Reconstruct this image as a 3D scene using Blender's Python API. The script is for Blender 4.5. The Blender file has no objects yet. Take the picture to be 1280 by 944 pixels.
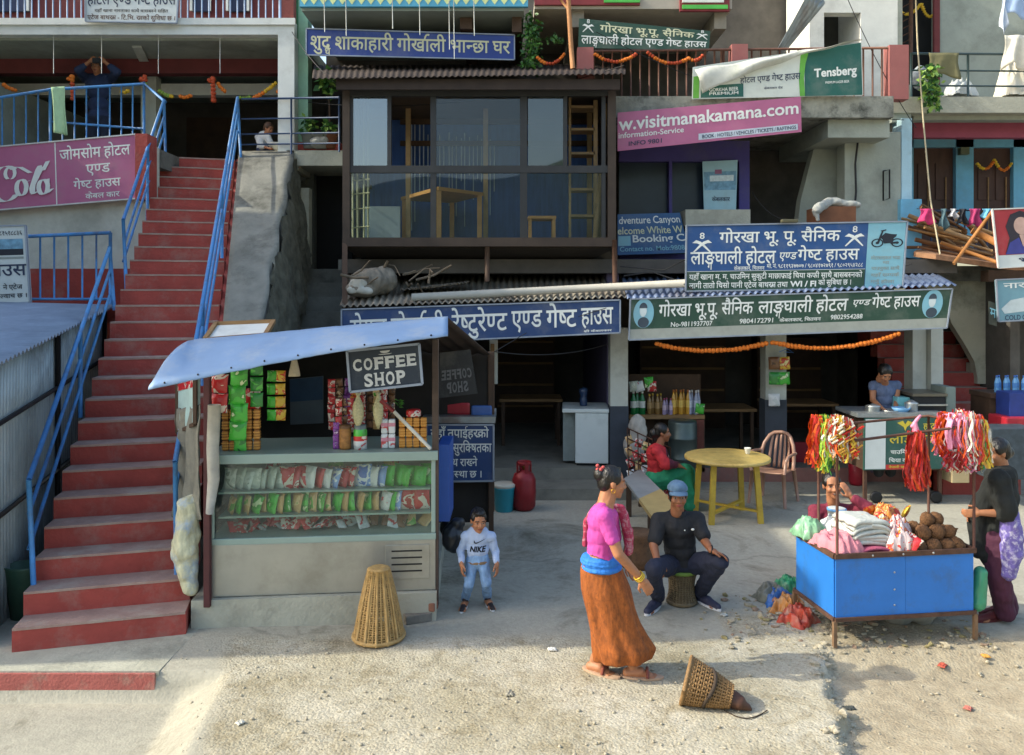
import bpy, bmesh, math, random
import numpy as np
from mathutils import Vector, Matrix, Quaternion, noise as mnoise
random.seed(7)
S = bpy.context.scene
COL = S.collection
R = math.radians
# ---------------------------------------------------------------- camera, sky, sun, exposure
H, YH, F = 2.65, 372.0, 1000.0
cd = bpy.data.cameras.new("camera"); cam = bpy.data.objects.new("camera", cd); COL.objects.link(cam)
cam.location = (0, 0, H); cam.rotation_euler = (R(90), 0, 0)
cd.sensor_width = 36; cd.lens = 36 * F / 1280; cd.shift_y = -(472 - YH) / 1280
cd.clip_start = .05; cd.clip_end = 2000
S.camera = cam
EL, AZ = R(35), R(5)
wd = bpy.data.worlds.new("World"); S.world = wd; wd.use_nodes = True
nt = wd.node_tree
sky = nt.nodes.new("ShaderNodeTexSky"); sky.sky_type = 'NISHITA'; sky.sun_disc = False
sky.sun_elevation = EL; sky.sun_rotation = R(265); sky.air_density = 1.3; sky.dust_density = 3.0; sky.ozone_density = 1.0
nt.links.new(sky.outputs[0], nt.nodes["Background"].inputs[0])
nt.nodes["Background"].inputs[1].default_value = .15
sl = bpy.data.lights.new("sun", 'SUN'); sun = bpy.data.objects.new("sun", sl); COL.objects.link(sun)
sl.energy = 2.1; sl.angle = R(.6); sl.color = (1, .94, .77)
sd = Vector((math.cos(EL) * math.cos(AZ), math.cos(EL) * math.sin(AZ), -math.sin(EL)))
sun.rotation_euler = (-sd).to_track_quat('Z', 'Y').to_euler(); sun.location = (-20, -2, 20)
S.view_settings.view_transform = 'Standard'; S.view_settings.look = 'None'
S.view_settings.exposure = 1.22; S.view_settings.gamma = 1; S.view_settings.use_curve_mapping = False
S.cycles.max_bounces = 8; S.cycles.transparent_max_bounces = 16
S.cycles.use_denoising = True
# ---------------------------------------------------------------- helpers: pixels of the photograph to metres
def P(px, py, D): return Vector(((px - 640) / F * D, D, H - (py - YH) / F * D))
def GD(py, z=0.): return (H - z) * F / (py - YH)
def PG(px, py, z=0.): return P(px, py, GD(py, z))
def lin(h):
    if isinstance(h, str):
        h = h.lstrip('#'); h = [int(h[i:i + 2], 16) for i in (0, 2, 4)]
    return tuple((c / 255 / 12.92) if c / 255 < .04045 else ((c / 255 + .055) / 1.055) ** 2.4 for c in h)
# ---------------------------------------------------------------- materials
MATS = {}
def mat(key, col='#888888', rough=.7, metal=0., var=.18, vs=6., bump=0., bs=60., dirt=None, spec=.5, alpha=1., stretch=None, attr=False):
    if key in MATS: return MATS[key]
    m = bpy.data.materials.new(key); m.use_nodes = True; n = m.node_tree; L = n.links.new
    b = n.nodes["Principled BSDF"]; c = lin(col) if not isinstance(col, tuple) else col
    b.inputs["Roughness"].default_value = rough; b.inputs["Metallic"].default_value = metal
    b.inputs["Specular IOR Level"].default_value = spec; b.inputs["Alpha"].default_value = alpha
    if any(w in key for w in ('blouse', 'polo', 'trousers', 'sweat', 'denim', 'skirt', 'shawl', 'sleeve', '_cloth', 'shirt', '_top', 'print', 'satin', 'sack', 'tarp', 'bundle', 'maroon_s')): bump = bump or .55; bs = 16 if bump == .55 else bs; stretch = stretch or (1.6, 1.6, .6)
    tc = n.nodes.new("ShaderNodeTexCoord"); src = tc.outputs["Object"]
    if stretch:
        mp = n.nodes.new("ShaderNodeMapping"); mp.inputs["Scale"].default_value = stretch; L(src, mp.inputs[0]); src = mp.outputs[0]
    nz = n.nodes.new("ShaderNodeTexNoise"); nz.inputs["Scale"].default_value = vs; nz.inputs["Detail"].default_value = 6; nz.inputs["Roughness"].default_value = .65
    L(src, nz.inputs[0])
    rp = n.nodes.new("ShaderNodeValToRGB"); rp.color_ramp.elements[0].position = .28; rp.color_ramp.elements[1].position = .72
    rp.color_ramp.elements[0].color = tuple(x * (1 - var) for x in c) + (1,); rp.color_ramp.elements[1].color = tuple(min(1, x * (1 + var)) for x in c) + (1,)
    L(nz.outputs[0], rp.inputs[0]); out = rp.outputs[0]
    if dirt:
        dc, amt, ds = dirt
        n2 = n.nodes.new("ShaderNodeTexNoise"); n2.inputs["Scale"].default_value = ds; n2.inputs["Detail"].default_value = 8; n2.inputs["Roughness"].default_value = .7
        L(tc.outputs["Object"], n2.inputs[0])
        r2 = n.nodes.new("ShaderNodeValToRGB"); r2.color_ramp.elements[0].position = .5; r2.color_ramp.elements[1].position = .68
        r2.color_ramp.elements[0].color = (0, 0, 0, 1); r2.color_ramp.elements[1].color = (amt, amt, amt, 1)
        L(n2.outputs[0], r2.inputs[0])
        mx = n.nodes.new("ShaderNodeMixRGB"); L(r2.outputs[0], mx.inputs[0]); L(out, mx.inputs[1]); mx.inputs[2].default_value = lin(dc) + (1,)
        out = mx.outputs[0]
    L(out, b.inputs["Base Color"])
    if bump:
        n3 = n.nodes.new("ShaderNodeTexNoise"); n3.inputs["Scale"].default_value = bs; n3.inputs["Detail"].default_value = 5; L(src, n3.inputs[0])
        bp = n.nodes.new("ShaderNodeBump"); bp.inputs["Strength"].default_value = bump; bp.inputs["Distance"].default_value = .02
        L(n3.outputs[0], bp.inputs["Height"]); L(bp.outputs[0], b.inputs["Normal"])
    MATS[key] = m; return m
def print_mat(key, cols, rough=.3, sc=9., sharp=.04):
    '''glossy printed foil: patches of two or three colours, shifted at random from packet to packet'''
    if key in MATS: return MATS[key]
    m = bpy.data.materials.new(key); m.use_nodes = True; n = m.node_tree; L = n.links.new; b = n.nodes["Principled BSDF"]; b.inputs["Roughness"].default_value = rough; b.inputs["Specular IOR Level"].default_value = .7
    tc = n.nodes.new("ShaderNodeTexCoord"); oi = n.nodes.new("ShaderNodeObjectInfo"); mu = n.nodes.new("ShaderNodeVectorMath"); mu.operation = 'SCALE'; mu.inputs[3].default_value = 9
    cx = n.nodes.new("ShaderNodeCombineXYZ"); [L(oi.outputs["Random"], cx.inputs[k]) for k in range(3)]; L(cx.outputs[0], mu.inputs[0]); ad = n.nodes.new("ShaderNodeVectorMath"); L(tc.outputs["Object"], ad.inputs[0]); L(mu.outputs[0], ad.inputs[1])
    nz = n.nodes.new("ShaderNodeTexNoise"); nz.inputs["Scale"].default_value = sc; nz.inputs["Detail"].default_value = 2.5; nz.inputs["Distortion"].default_value = .8; L(ad.outputs[0], nz.inputs[0])
    rp = n.nodes.new("ShaderNodeValToRGB"); e = rp.color_ramp.elements; k = len(cols); pos = [.0, .54, .63, .72][:k]
    while len(e) < k: e.new(.5)
    rp.color_ramp.interpolation = 'CONSTANT'
    for q_, p_, c_ in zip(e, pos, cols): q_.position = p_; q_.color = lin(c_) + (1,)
    L(nz.outputs[0], rp.inputs[0]); L(rp.outputs[0], b.inputs["Base Color"])
    n3 = n.nodes.new("ShaderNodeTexNoise"); n3.inputs["Scale"].default_value = 32; n3.inputs["Detail"].default_value = 3; L(ad.outputs[0], n3.inputs[0]); bp = n.nodes.new("ShaderNodeBump"); bp.inputs["Strength"].default_value = .6; bp.inputs["Distance"].default_value = .01; L(n3.outputs[0], bp.inputs["Height"]); L(bp.outputs[0], b.inputs["Normal"])
    MATS[key] = m; return m
def glass_mat(key, tint='#9fb0b0', refl=.25, dens=.0, rough=.02):
    if key in MATS: return MATS[key]
    m = bpy.data.materials.new(key); m.use_nodes = True; n = m.node_tree; L = n.links.new
    n.nodes.remove(n.nodes["Principled BSDF"]); o = n.nodes["Material Output"]
    tr = n.nodes.new("ShaderNodeBsdfTransparent"); tr.inputs[0].default_value = lin(tint) + (1,)
    gl = n.nodes.new("ShaderNodeBsdfGlossy"); gl.inputs["Roughness"].default_value = rough; gl.inputs[0].default_value = (.9, .95, 1, 1)
    df = n.nodes.new("ShaderNodeBsdfDiffuse"); df.inputs[0].default_value = (.55, .6, .6, 1)
    fr = n.nodes.new("ShaderNodeLayerWeight"); fr.inputs[0].default_value = .35
    mr = n.nodes.new("ShaderNodeMapRange"); mr.inputs[3].default_value = refl; mr.inputs[4].default_value = .9 if refl > .05 else .45; L(fr.outputs["Fresnel"], mr.inputs[0])
    m1 = n.nodes.new("ShaderNodeMixShader"); m2 = n.nodes.new("ShaderNodeMixShader")
    nz = n.nodes.new("ShaderNodeTexNoise"); nz.inputs["Scale"].default_value = 3; nz.inputs["Detail"].default_value = 6
    tc = n.nodes.new("ShaderNodeTexCoord"); L(tc.outputs["Object"], nz.inputs[0])
    md = n.nodes.new("ShaderNodeMath"); md.operation = 'MULTIPLY'; md.inputs[1].default_value = dens * 2; L(nz.outputs[0], md.inputs[0])
    L(mr.outputs[0], m1.inputs[0]); L(tr.outputs[0], m1.inputs[1]); L(gl.outputs[0], m1.inputs[2])
    L(md.outputs[0], m2.inputs[0]); L(m1.outputs[0], m2.inputs[1]); L(df.outputs[0], m2.inputs[2]); L(m2.outputs[0], o.inputs[0])
    MATS[key] = m; return m
# ---------------------------------------------------------------- mesh collector
class MB:
    def __init__(s): s.v = []; s.f = []; s.m = []; s.sm = []
    def add(s, vs, fs, mi=0, smooth=False, T=None):
        o = len(s.v)
        for v in vs:
            v = Vector(v); s.v.append(T @ v if T else v)
        for k, f in enumerate(fs):
            s.f.append(tuple(o + i for i in f)); s.m.append(mi if isinstance(mi, int) else mi[k]); s.sm.append(smooth)
        return s
    def box(s, a, b, mi=0, T=None, bev=0):
        x0, y0, z0 = (min(a[i], b[i]) for i in range(3)); x1, y1, z1 = (max(a[i], b[i]) for i in range(3))
        if bev:
            g = min(bev, (x1 - x0) * .3, (y1 - y0) * .3, (z1 - z0) * .3); bm = bmesh.new(); bmesh.ops.create_cube(bm, size=1)
            for v in bm.verts: v.co = Vector(((x0 + x1) / 2 + v.co.x * (x1 - x0), (y0 + y1) / 2 + v.co.y * (y1 - y0), (z0 + z1) / 2 + v.co.z * (z1 - z0)))
            bmesh.ops.bevel(bm, geom=bm.edges[:], offset=g, segments=2, affect='EDGES', profile=.6)
            bm.verts.index_update(); s.add([v.co.copy() for v in bm.verts], [[v.index for v in f.verts] for f in bm.faces], mi, False, T); bm.free(); return s
        vs = [(x0, y0, z0), (x1, y0, z0), (x1, y1, z0), (x0, y1, z0), (x0, y0, z1), (x1, y0, z1), (x1, y1, z1), (x0, y1, z1)]
        return s.add(vs, [(0, 3, 2, 1), (4, 5, 6, 7), (0, 1, 5, 4), (1, 2, 6, 5), (2, 3, 7, 6), (3, 0, 4, 7)], mi, False, T)
    def bar(s, p, q, w=.04, h=None, mi=0, up=(0, 0, 1)):
        p = Vector(p); q = Vector(q); d = q - p; l = d.length; d.normalize(); u = Vector(up)
        if abs(d.dot(u)) > .98: u = Vector((0, 1, 0))
        a = d.cross(u).normalized(); b = a.cross(d); h = h or w
        T = Matrix((a, d, b)).transposed().to_4x4(); T.translation = p
        return s.box((-w / 2, 0, -h / 2), (w / 2, l, h / 2), mi, T)
    def tube(s, pts, r=.02, seg=8, mi=0, cap=True):
        pts = [Vector(p) for p in pts]; n = len(pts); rr = r if hasattr(r, '__len__') else [r] * n
        vs = []; fs = []; ref = None
        for i in range(n):
            d = (pts[min(i + 1, n - 1)] - pts[max(i - 1, 0)]).normalized()
            if ref is None: ref = Vector((0, 0, 1)) if abs(d.z) < .9 else Vector((1, 0, 0))
            a = d.cross(ref)
            if a.length < 1e-4: a = d.cross(Vector((.3, .8, .5)))
            a.normalize(); b = a.cross(d); ref = b
            for k in range(seg):
                t = 2 * math.pi * k / seg; vs.append(pts[i] + rr[i] * (math.cos(t) * a + math.sin(t) * b))
        for i in range(n - 1):
            for k in range(seg): fs.append((i * seg + k, i * seg + (k + 1) % seg, (i + 1) * seg + (k + 1) % seg, (i + 1) * seg + k))
        if cap: fs.append(tuple(range(seg))); fs.append(tuple((n - 1) * seg + k for k in reversed(range(seg))))
        return s.add(vs, fs, mi, True)
    def lathe(s, prof, c=(0, 0, 0), seg=20, mi=0, T=None, sy=1., cap=True):
        vs = []; fs = []; c = Vector(c)
        for r, z in prof:
            for k in range(seg):
                t = 2 * math.pi * k / seg; vs.append(c + Vector((r * math.cos(t), r * sy * math.sin(t), z)))
        n = len(prof); mm = []
        for i in range(n - 1):
            for k in range(seg):
                fs.append((i * seg + k, i * seg + (k + 1) % seg, (i + 1) * seg + (k + 1) % seg, (i + 1) * seg + k)); mm.append(mi if isinstance(mi, int) else mi[i])
        if cap:
            fs.append(tuple(reversed(range(seg)))); fs.append(tuple((n - 1) * seg + k for k in range(seg))); mm += [mm[0], mm[-1]]
        return s.add(vs, fs, mm, True, T)
    def ell(s, c, r, seg=14, rings=8, mi=0, T=None, jit=0):
        prof = []; vs = []; fs = []; c = Vector(c); r = Vector(r) if hasattr(r, '__len__') else Vector((r, r, r))
        for i in range(rings + 1):
            a = math.pi * i / rings - math.pi / 2
            for k in range(seg):
                t = 2 * math.pi * k / seg; q = Vector((math.cos(a) * math.cos(t), math.cos(a) * math.sin(t), math.sin(a)))
                if jit: q *= 1 + jit * mnoise.noise(q * 2.3 + c * 7)
                vs.append(c + Vector((q.x * r.x, q.y * r.y, q.z * r.z)))
        for i in range(rings):
            for k in range(seg): fs.append((i * seg + k, i * seg + (k + 1) % seg, (i + 1) * seg + (k + 1) % seg, (i + 1) * seg + k))
        return s.add(vs, fs, mi, True, T)
    def prism(s, poly, dv, mi=0, smooth=False):
        dv = Vector(dv); n = len(poly); vs = [Vector(p) for p in poly] + [Vector(p) + dv for p in poly]
        return s.add(vs, [tuple(range(n)), tuple(reversed(range(n, 2 * n)))] + [((i + 1) % n, i, n + i, n + (i + 1) % n) for i in range(n)], mi, smooth)
    def grid(s, fn, nu, nv, mi=0, smooth=True, thick=None):
        vs = [fn(i / nu, j / nv) for j in range(nv + 1) for i in range(nu + 1)]
        fs = [(j * (nu + 1) + i, j * (nu + 1) + i + 1, (j + 1) * (nu + 1) + i + 1, (j + 1) * (nu + 1) + i) for j in range(nv) for i in range(nu)]
        if thick:
            t = Vector(thick); o = len(vs); ring = [i for i in range(nu + 1)] + [(j * (nu + 1) + nu) for j in range(1, nv + 1)] + [nv * (nu + 1) + i for i in range(nu - 1, -1, -1)] + [j * (nu + 1) for j in range(nv - 1, 0, -1)]
            vs = vs + [Vector(v) + t for v in vs]; fs = fs + [tuple(o + i for i in reversed(f)) for f in fs] + [(ring[(k + 1) % len(ring)], ring[k], o + ring[k], o + ring[(k + 1) % len(ring)]) for k in range(len(ring))]
        return s.add(vs, fs, mi, smooth)
    def build(s, name, mats, parent=None, kind=None):
        me = bpy.data.meshes.new(name); me.from_pydata([tuple(v) for v in s.v], [], s.f)
        me.polygons.foreach_set("material_index", s.m); me.polygons.foreach_set("use_smooth", s.sm)
        for m in (mats if isinstance(mats, (list, tuple)) else [mats]): me.materials.append(m)
        me.update()
        return link(name, me, parent, kind)
def base_matrix(o): return Matrix.LocRotScale(o.location, o.rotation_euler, o.scale)
def link(name, me, parent=None, kind=None):
    o = bpy.data.objects.new(name, me); COL.objects.link(o)
    if parent is not None:
        o.parent = parent
        if parent.parent is None: o.matrix_parent_inverse = base_matrix(parent).inverted()
    if kind: o["kind"] = kind
    return o
def tag(o, label, cat, group=None):
    o["label"] = label; o["category"] = cat
    if group: o["group"] = group
    return o
def thing(name, label, cat, loc=(0, 0, 0), group=None, rz=0):
    o = bpy.data.objects.new(name, None); COL.objects.link(o); o.location = loc; o.rotation_euler = (0, 0, rz); o.empty_display_size = .2
    return tag(o, label, cat, group)
def children(o): return [c for c in COL.objects if c.parent == o]
def dup(o, loc=None, rz=None, label=None, group=None, scale=None, mats=None, rot=None):
    r = o.copy(); COL.objects.link(r)
    if loc is not None: r.location = loc
    if rz is not None: r.rotation_euler = (0, 0, rz)
    if rot is not None: r.rotation_euler = rot
    if scale is not None: r.scale = (scale, scale, scale) if not hasattr(scale, '__len__') else scale
    if label: r["label"] = label
    if group: r["group"] = group
    if mats and r.data:
        key = (r.data.name,) + tuple(m.name for m in mats)
        if key not in DUPMESH:
            d = r.data.copy(); d.materials.clear()
            for m in mats: d.materials.append(m)
            DUPMESH[key] = d
        r.data = DUPMESH[key]
    for c in KIDS(o):
        d = c.copy(); COL.objects.link(d); d.parent = r
        for g in KIDS(c):
            e = g.copy(); COL.objects.link(e); e.parent = d
    return r
DUPMESH = {}
def KIDS(o): return [c for c in o.children]
def hang(a, b, sag, n=12):
    a = Vector(a); b = Vector(b); return [a.lerp(b, t / n) - Vector((0, 0, sag * 4 * (t / n) * (1 - t / n))) for t in range(n + 1)]
# ---------------------------------------------------------------- lettering: glyph outlines from Blender's own font, Devanagari shaped here
_G = {}
def _rawmesh(body, off):
    c = bpy.data.curves.new("t", "FONT"); c.body = body; c.offset = off; c.resolution_u = 3; c.fill_mode = 'FRONT'
    o = bpy.data.objects.new("t", c); COL.objects.link(o); dg = bpy.context.evaluated_depsgraph_get(); e = o.evaluated_get(dg)
    m = e.to_mesh(); v = np.array([p.co[:2] for p in m.vertices]) if len(m.vertices) else np.zeros((0, 2)); f = [tuple(p.vertices) for p in m.polygons]
    e.to_mesh_clear(); bpy.data.objects.remove(o); bpy.data.curves.remove(c); return v, f
MARKS = set("ािीुूृेैोौंँः्") - set("ािीः")
def glyph(ch, off):
    k = (ch, off)
    if k not in _G:
        v, f = _rawmesh(ch, off)
        if ch == ' ': adv = .25
        elif ch in "ंँेैुूृ्": adv = 0
        elif len(v) == 0: adv = .3
        else:
            v2, _ = _rawmesh(ch + ch, off); adv = v2[:, 0].max() - v[:, 0].max()
        _G[k] = (v, f, adv)
    return _G[k]
def clipx(v, f, x1):
    bm = bmesh.new(); vv = [bm.verts.new((p[0], p[1], 0)) for p in v]
    for q in f:
        try: bm.faces.new([vv[i] for i in q])
        except ValueError: pass
    bmesh.ops.bisect_plane(bm, geom=bm.verts[:] + bm.edges[:] + bm.faces[:], plane_co=(x1, 0, 0), plane_no=(1, 0, 0), clear_outer=True)
    bm.verts.index_update(); r = np.array([x.co[:2] for x in bm.verts]) if len(bm.verts) else np.zeros((0, 2)); g = [tuple(x.index for x in q.verts) for q in bm.faces]; bm.free(); return r, g
def half(ch, off):
    k = ('h' + ch, off)
    if k not in _G:
        v, f, adv = glyph(ch, off)
        if ch in "टठडढदहरङछ": _G[k] = (v, f, adv)
        else:
            x1 = adv - .2 * 1.0 if ch not in "कफ" else adv - .16
            r, g = clipx(v, f, x1); _G[k] = (r, g, x1)
    return _G[k]
def shape(s, off=0.):
    V = []; Fs = []; n = 0; x = 0.
    def put(g, dx=0., dy=0., sc=1., flip=False):
        nonlocal n
        v, f, a = g
        if len(v):
            w = v.copy()
            if flip: w[:, 0] = -w[:, 0]
            V.append(np.stack([w[:, 0] * sc + dx, w[:, 1] * sc + dy, np.full(len(w), (len(V) % 4) * .0006)], 1)); Fs.extend(tuple(i + n for i in q) for q in f); n += len(v)
        return a * sc
    i = 0; cons = lambda c: '\u0915' <= c <= '\u0939'
    while i < len(s):
        c = s[i]
        if cons(c):
            cl = [c]; i += 1
            while i + 1 < len(s) and s[i] == '्' and cons(s[i + 1]): cl.append(s[i + 1]); i += 2
            hal = False
            if i < len(s) and s[i] == '्': hal = True; i += 1
            ms = []
            while i < len(s) and s[i] in "ािीुूृेैोौंँः": ms.append(s[i]); i += 1
            reph = False
            if len(cl) > 1 and cl[0] == 'र': reph = True; cl = cl[1:]
            rak = False
            if len(cl) > 1 and cl[-1] == 'र': rak = True; cl = cl[:-1]
            if 'ि' in ms: x += put(glyph('ि', off), x); ms.remove('ि')
            sub = None
            if len(cl) == 2 and cl[0] in "दङटड": sub = cl[1]; cl = cl[:1]
            for h in cl[:-1]: x += put(half(h, off), x)
            x0 = x; a = put(glyph(cl[-1], off), x); x += a
            if sub: put(glyph(sub, off), x0 + .18, -.30, .55)
            if rak: put(_slash, x - a * .75, .0)
            if hal: put(glyph('्', off), x)
            for mk in ms:
                if mk in "ुू" and cl[-1] == 'र': put(glyph(mk, off), x + .22, .26, .9)
                elif mk == 'ा' or mk == 'ी' or mk == 'ः': x += put(glyph(mk, off), x)
                elif mk in 'ोौ': x += put(glyph('ा', off), x); put(glyph('े' if mk == 'ो' else 'ै', off), x)
                else: put(glyph(mk, off), x)
            if reph: put(glyph('े', off), x - .42, 0, 1, True)
        else:
            x += put(glyph(c, off), x); i += 1
    V = np.concatenate(V) if V else np.zeros((0, 3)); return V, Fs
_slash = (np.array([[0, .02], [.05, -.04], [.3, .2], [.27, .26]]), [(0, 1, 2, 3)], 0)
def lettering(mb, s, quad, reg, mi=0, off=.012, lift=.006, fill=True, slant=0, align='C'):
    """lay string s on the plane of quad (TL,TR,BR,BL), inside region (u0,v0,u1,v1), v downward"""
    v, f = shape(s, off)
    if not len(v): return
    TL, TR, BR, BL = quad; u0, v0, u1, v1 = reg
    x0, x1 = v[:, 0].min(), v[:, 0].max(); y0, y1 = v[:, 1].min(), v[:, 1].max()
    if any('\u0900' <= c <= '\u097f' for c in s): y0 = min(y0, -.25); y1 = max(y1, .85)
    else: y0 = min(y0, 0); y1 = max(y1, .69)
    W = (TR - TL).length * (u1 - u0); Hh = (BL - TL).length * (v1 - v0)
    sx = W / (x1 - x0); sy = Hh / (y1 - y0)
    if not fill: sx = min(sx, sy * 1.05)
    wu = sx * (x1 - x0) / (TR - TL).length; us = u0 if align == 'L' else (u0 + u1 - wu) / 2
    nrm = (TR - TL).cross(BL - TL).normalized()
    if nrm.y > 0: nrm = -nrm
    vs = []
    for p in v:
        u = us + ((p[0] - x0) + slant * (p[1] - y0)) / (x1 - x0) * wu; w = v1 - (p[1] - y0) / (y1 - y0) * (v1 - v0)
        vs.append(TL.lerp(TR, u).lerp(BL.lerp(BR, u), w) + nrm * (lift + p[2]))
    mb.add(vs, f, mi)
def on(quad, u, v, lift=0.):
    TL, TR, BR, BL = quad; nrm = (TR - TL).cross(BL - TL).normalized()
    if nrm.y > 0: nrm = -nrm
    return TL.lerp(TR, u).lerp(BL.lerp(BR, u), v) + nrm * lift
def patch(mb, quad, reg, mi=0, lift=.003):
    u0, v0, u1, v1 = reg; mb.add([on(quad, u0, v0, lift), on(quad, u1, v0, lift), on(quad, u1, v1, lift), on(quad, u0, v1, lift)], [(3, 2, 1, 0)], mi)
def polyp(mb, quad, pts, mi=0, lift=.004): mb.add([on(quad, u, v, lift) for u, v in pts], [tuple(range(len(pts)))], mi)
def disc(mb, quad, u, v, ru, rv, mi=0, lift=.004, n=28): polyp(mb, quad, [(u + ru * math.cos(2 * math.pi * k / n), v + rv * math.sin(2 * math.pi * k / n)) for k in range(n)], mi, lift)
def sign(name, label, cat, corners, Ds, face, frame, texts, thick=.035, fw=.018, patches=(), extra=None, lmats=None, group=None, part='board'):
    if not hasattr(Ds, '__len__'): Ds = [Ds] * 4
    q = [P(x, y, d) for (x, y), d in zip(corners, Ds)]
    c = sum(q, Vector()) / 4; root = thing(name, label, cat, (c.x, c.y, min(v.z for v in q)), group)
    nrm = (q[1] - q[0]).cross(q[3] - q[0]).normalized()
    if nrm.y > 0: nrm = -nrm
    mb = MB(); mb.prism([q[3], q[2], q[1], q[0]], -nrm * thick); pm = [face]
    for k, (reg, m) in enumerate(patches):
        if m not in pm: pm.append(m)
        patch(mb, q, reg, pm.index(m), .0025 + k * .0006)
    mb.build(part, pm, root)
    if frame:
        fb = MB(); o = nrm * .01; n = 4
        for i in range(4):
            a, b = q[i], q[(i + 1) % 4]; fb.bar(a + o * .2, b + o * .2, fw, .03, up=nrm)
        fb.build('frame', frame, root)
    lm = lmats or []; lb = MB()
    for t in texts:
        s, reg, m = t[:3]; kw = t[3] if len(t) > 3 else {}
        if m not in lm: lm.append(m)
        lettering(lb, s, q, reg, lm.index(m), **kw)
    if lb.v: lb.build('lettering', lm, root)
    if extra:
        eb = MB(); extra(eb, q, lm)
        if eb.v: eb.build('emblem' if texts else 'lettering', lm, root)
    return root
# ---------------------------------------------------------------- figures: one skin grown over capsules and ellipsoids
def cap_prim(p0, p1, r0, r1, seg=12):
    p0 = Vector(p0); p1 = Vector(p1); d = p1 - p0; L = d.length
    if L < 1e-5: d = Vector((0, 0, 1))
    d.normalize(); u = Vector((0, 0, 1)) if abs(d.z) < .9 else Vector((1, 0, 0)); a = d.cross(u).normalized(); b = a.cross(d)
    prof = [(r0 * math.cos(t), -r0 * math.sin(t)) for t in (math.pi / 2 * .98, 1.1, .6, .2)] + [(r1 * math.cos(t), L + r1 * math.sin(t)) for t in (0., .5, 1.1, math.pi / 2 * .98)]
    vs = []; fs = []
    for r, h in prof:
        for k in range(seg):
            t = 2 * math.pi * k / seg; vs.append(p0 + d * h + (a * math.cos(t) + b * math.sin(t)) * r)
    for i in range(len(prof) - 1):
        for k in range(seg): fs.append((i * seg + k, (i + 1) * seg + k, (i + 1) * seg + (k + 1) % seg, i * seg + (k + 1) % seg))
    fs.append(tuple(range(seg))); fs.append(tuple((len(prof) - 1) * seg + k for k in reversed(range(seg))))
    return vs, fs
def C(p0, p1, r0, r1=None): return ('c', p0, p1, r0, r1 if r1 is not None else r0)
def E_(c, r, M=None): return ('e', c, r, M)
def chain(pts, rs): return [C(pts[i], pts[i + 1], rs[i], rs[i + 1]) for i in range(len(pts) - 1)]
def blob(name, prims, mats, parent, voxel=.006, smooth=3, wr=0., wscale=9., colour=None, cut=None, wvec=(1, 1, 1)):
    mb = MB()
    for p in prims:
        if p[0] == 'c': mb.add(*cap_prim(p[1], p[2], p[3], p[4]))
        elif p[0] == 'e':
            T = Matrix.Translation(Vector(p[1])) @ (p[3].to_4x4() if p[3] is not None else Matrix()); mb.ell((0, 0, 0), p[2], 16, 10, T=T)
        else: mb.add(p[1], p[2])
    me = bpy.data.meshes.new("tmp"); me.from_pydata([tuple(v) for v in mb.v], [], mb.f); o = bpy.data.objects.new("tmp", me); COL.objects.link(o)
    bm = bmesh.new(); bm.from_mesh(me); bmesh.ops.remove_doubles(bm, verts=bm.verts[:], dist=1e-5); bmesh.ops.recalc_face_normals(bm, faces=bm.faces[:]); bm.to_mesh(me); bm.free()
    r = o.modifiers.new("r", 'REMESH'); r.mode = 'VOXEL'; r.voxel_size = voxel; r.adaptivity = 0
    if smooth:
        sm = o.modifiers.new("s", 'SMOOTH'); sm.iterations = smooth; sm.factor = .5
    dg = bpy.context.evaluated_depsgraph_get(); out = bpy.data.meshes.new_from_object(o.evaluated_get(dg)); bpy.data.objects.remove(o); bpy.data.meshes.remove(me)
    out.name = name; n = len(out.vertices); co = np.empty(n * 3, np.float32); out.vertices.foreach_get("co", co); co = co.reshape(-1, 3)
    if wr:
        no = np.empty(n * 3, np.float32); out.vertex_normals.foreach_get("vector", no); no = no.reshape(-1, 3); wv = Vector(wvec)
        for i in range(n):
            q = Vector(co[i]); q = Vector((q.x * wv.x, q.y * wv.y, q.z * wv.z)); w = mnoise.noise(q * wscale) * .65 + mnoise.noise(q * wscale * 2.3) * .35
            co[i] += no[i] * wr * w
        out.vertices.foreach_set("co", co.ravel())
    if cut:
        bm = bmesh.new(); bm.from_mesh(out)
        dead = [v for v in bm.verts if cut(v.co)]; bmesh.ops.delete(bm, geom=dead, context='VERTS'); bm.to_mesh(out); bm.free()
    out.materials.clear()
    for m in (mats if isinstance(mats, (list, tuple)) else [mats]): out.materials.append(m)
    k = len(out.polygons); out.polygons.foreach_set("use_smooth", [True] * k)
    if colour:
        pc = np.empty(k * 3, np.float32); out.polygons.foreach_get("center", pc); out.polygons.foreach_set("material_index", colour(pc.reshape(-1, 3)).astype(np.int32))
    else: out.polygons.foreach_set("material_index", [0] * k)
    out.update(); return link(name, out, parent)
def basis(fwd, tilt=0., up=(0, 0, 1)):
    f = Vector(fwd).normalized(); u = Vector(up); r = f.cross(u).normalized(); u = r.cross(f)
    M = Matrix((r, f, u)).transposed()
    return M @ Matrix.Rotation(tilt, 3, 'Y')
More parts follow.
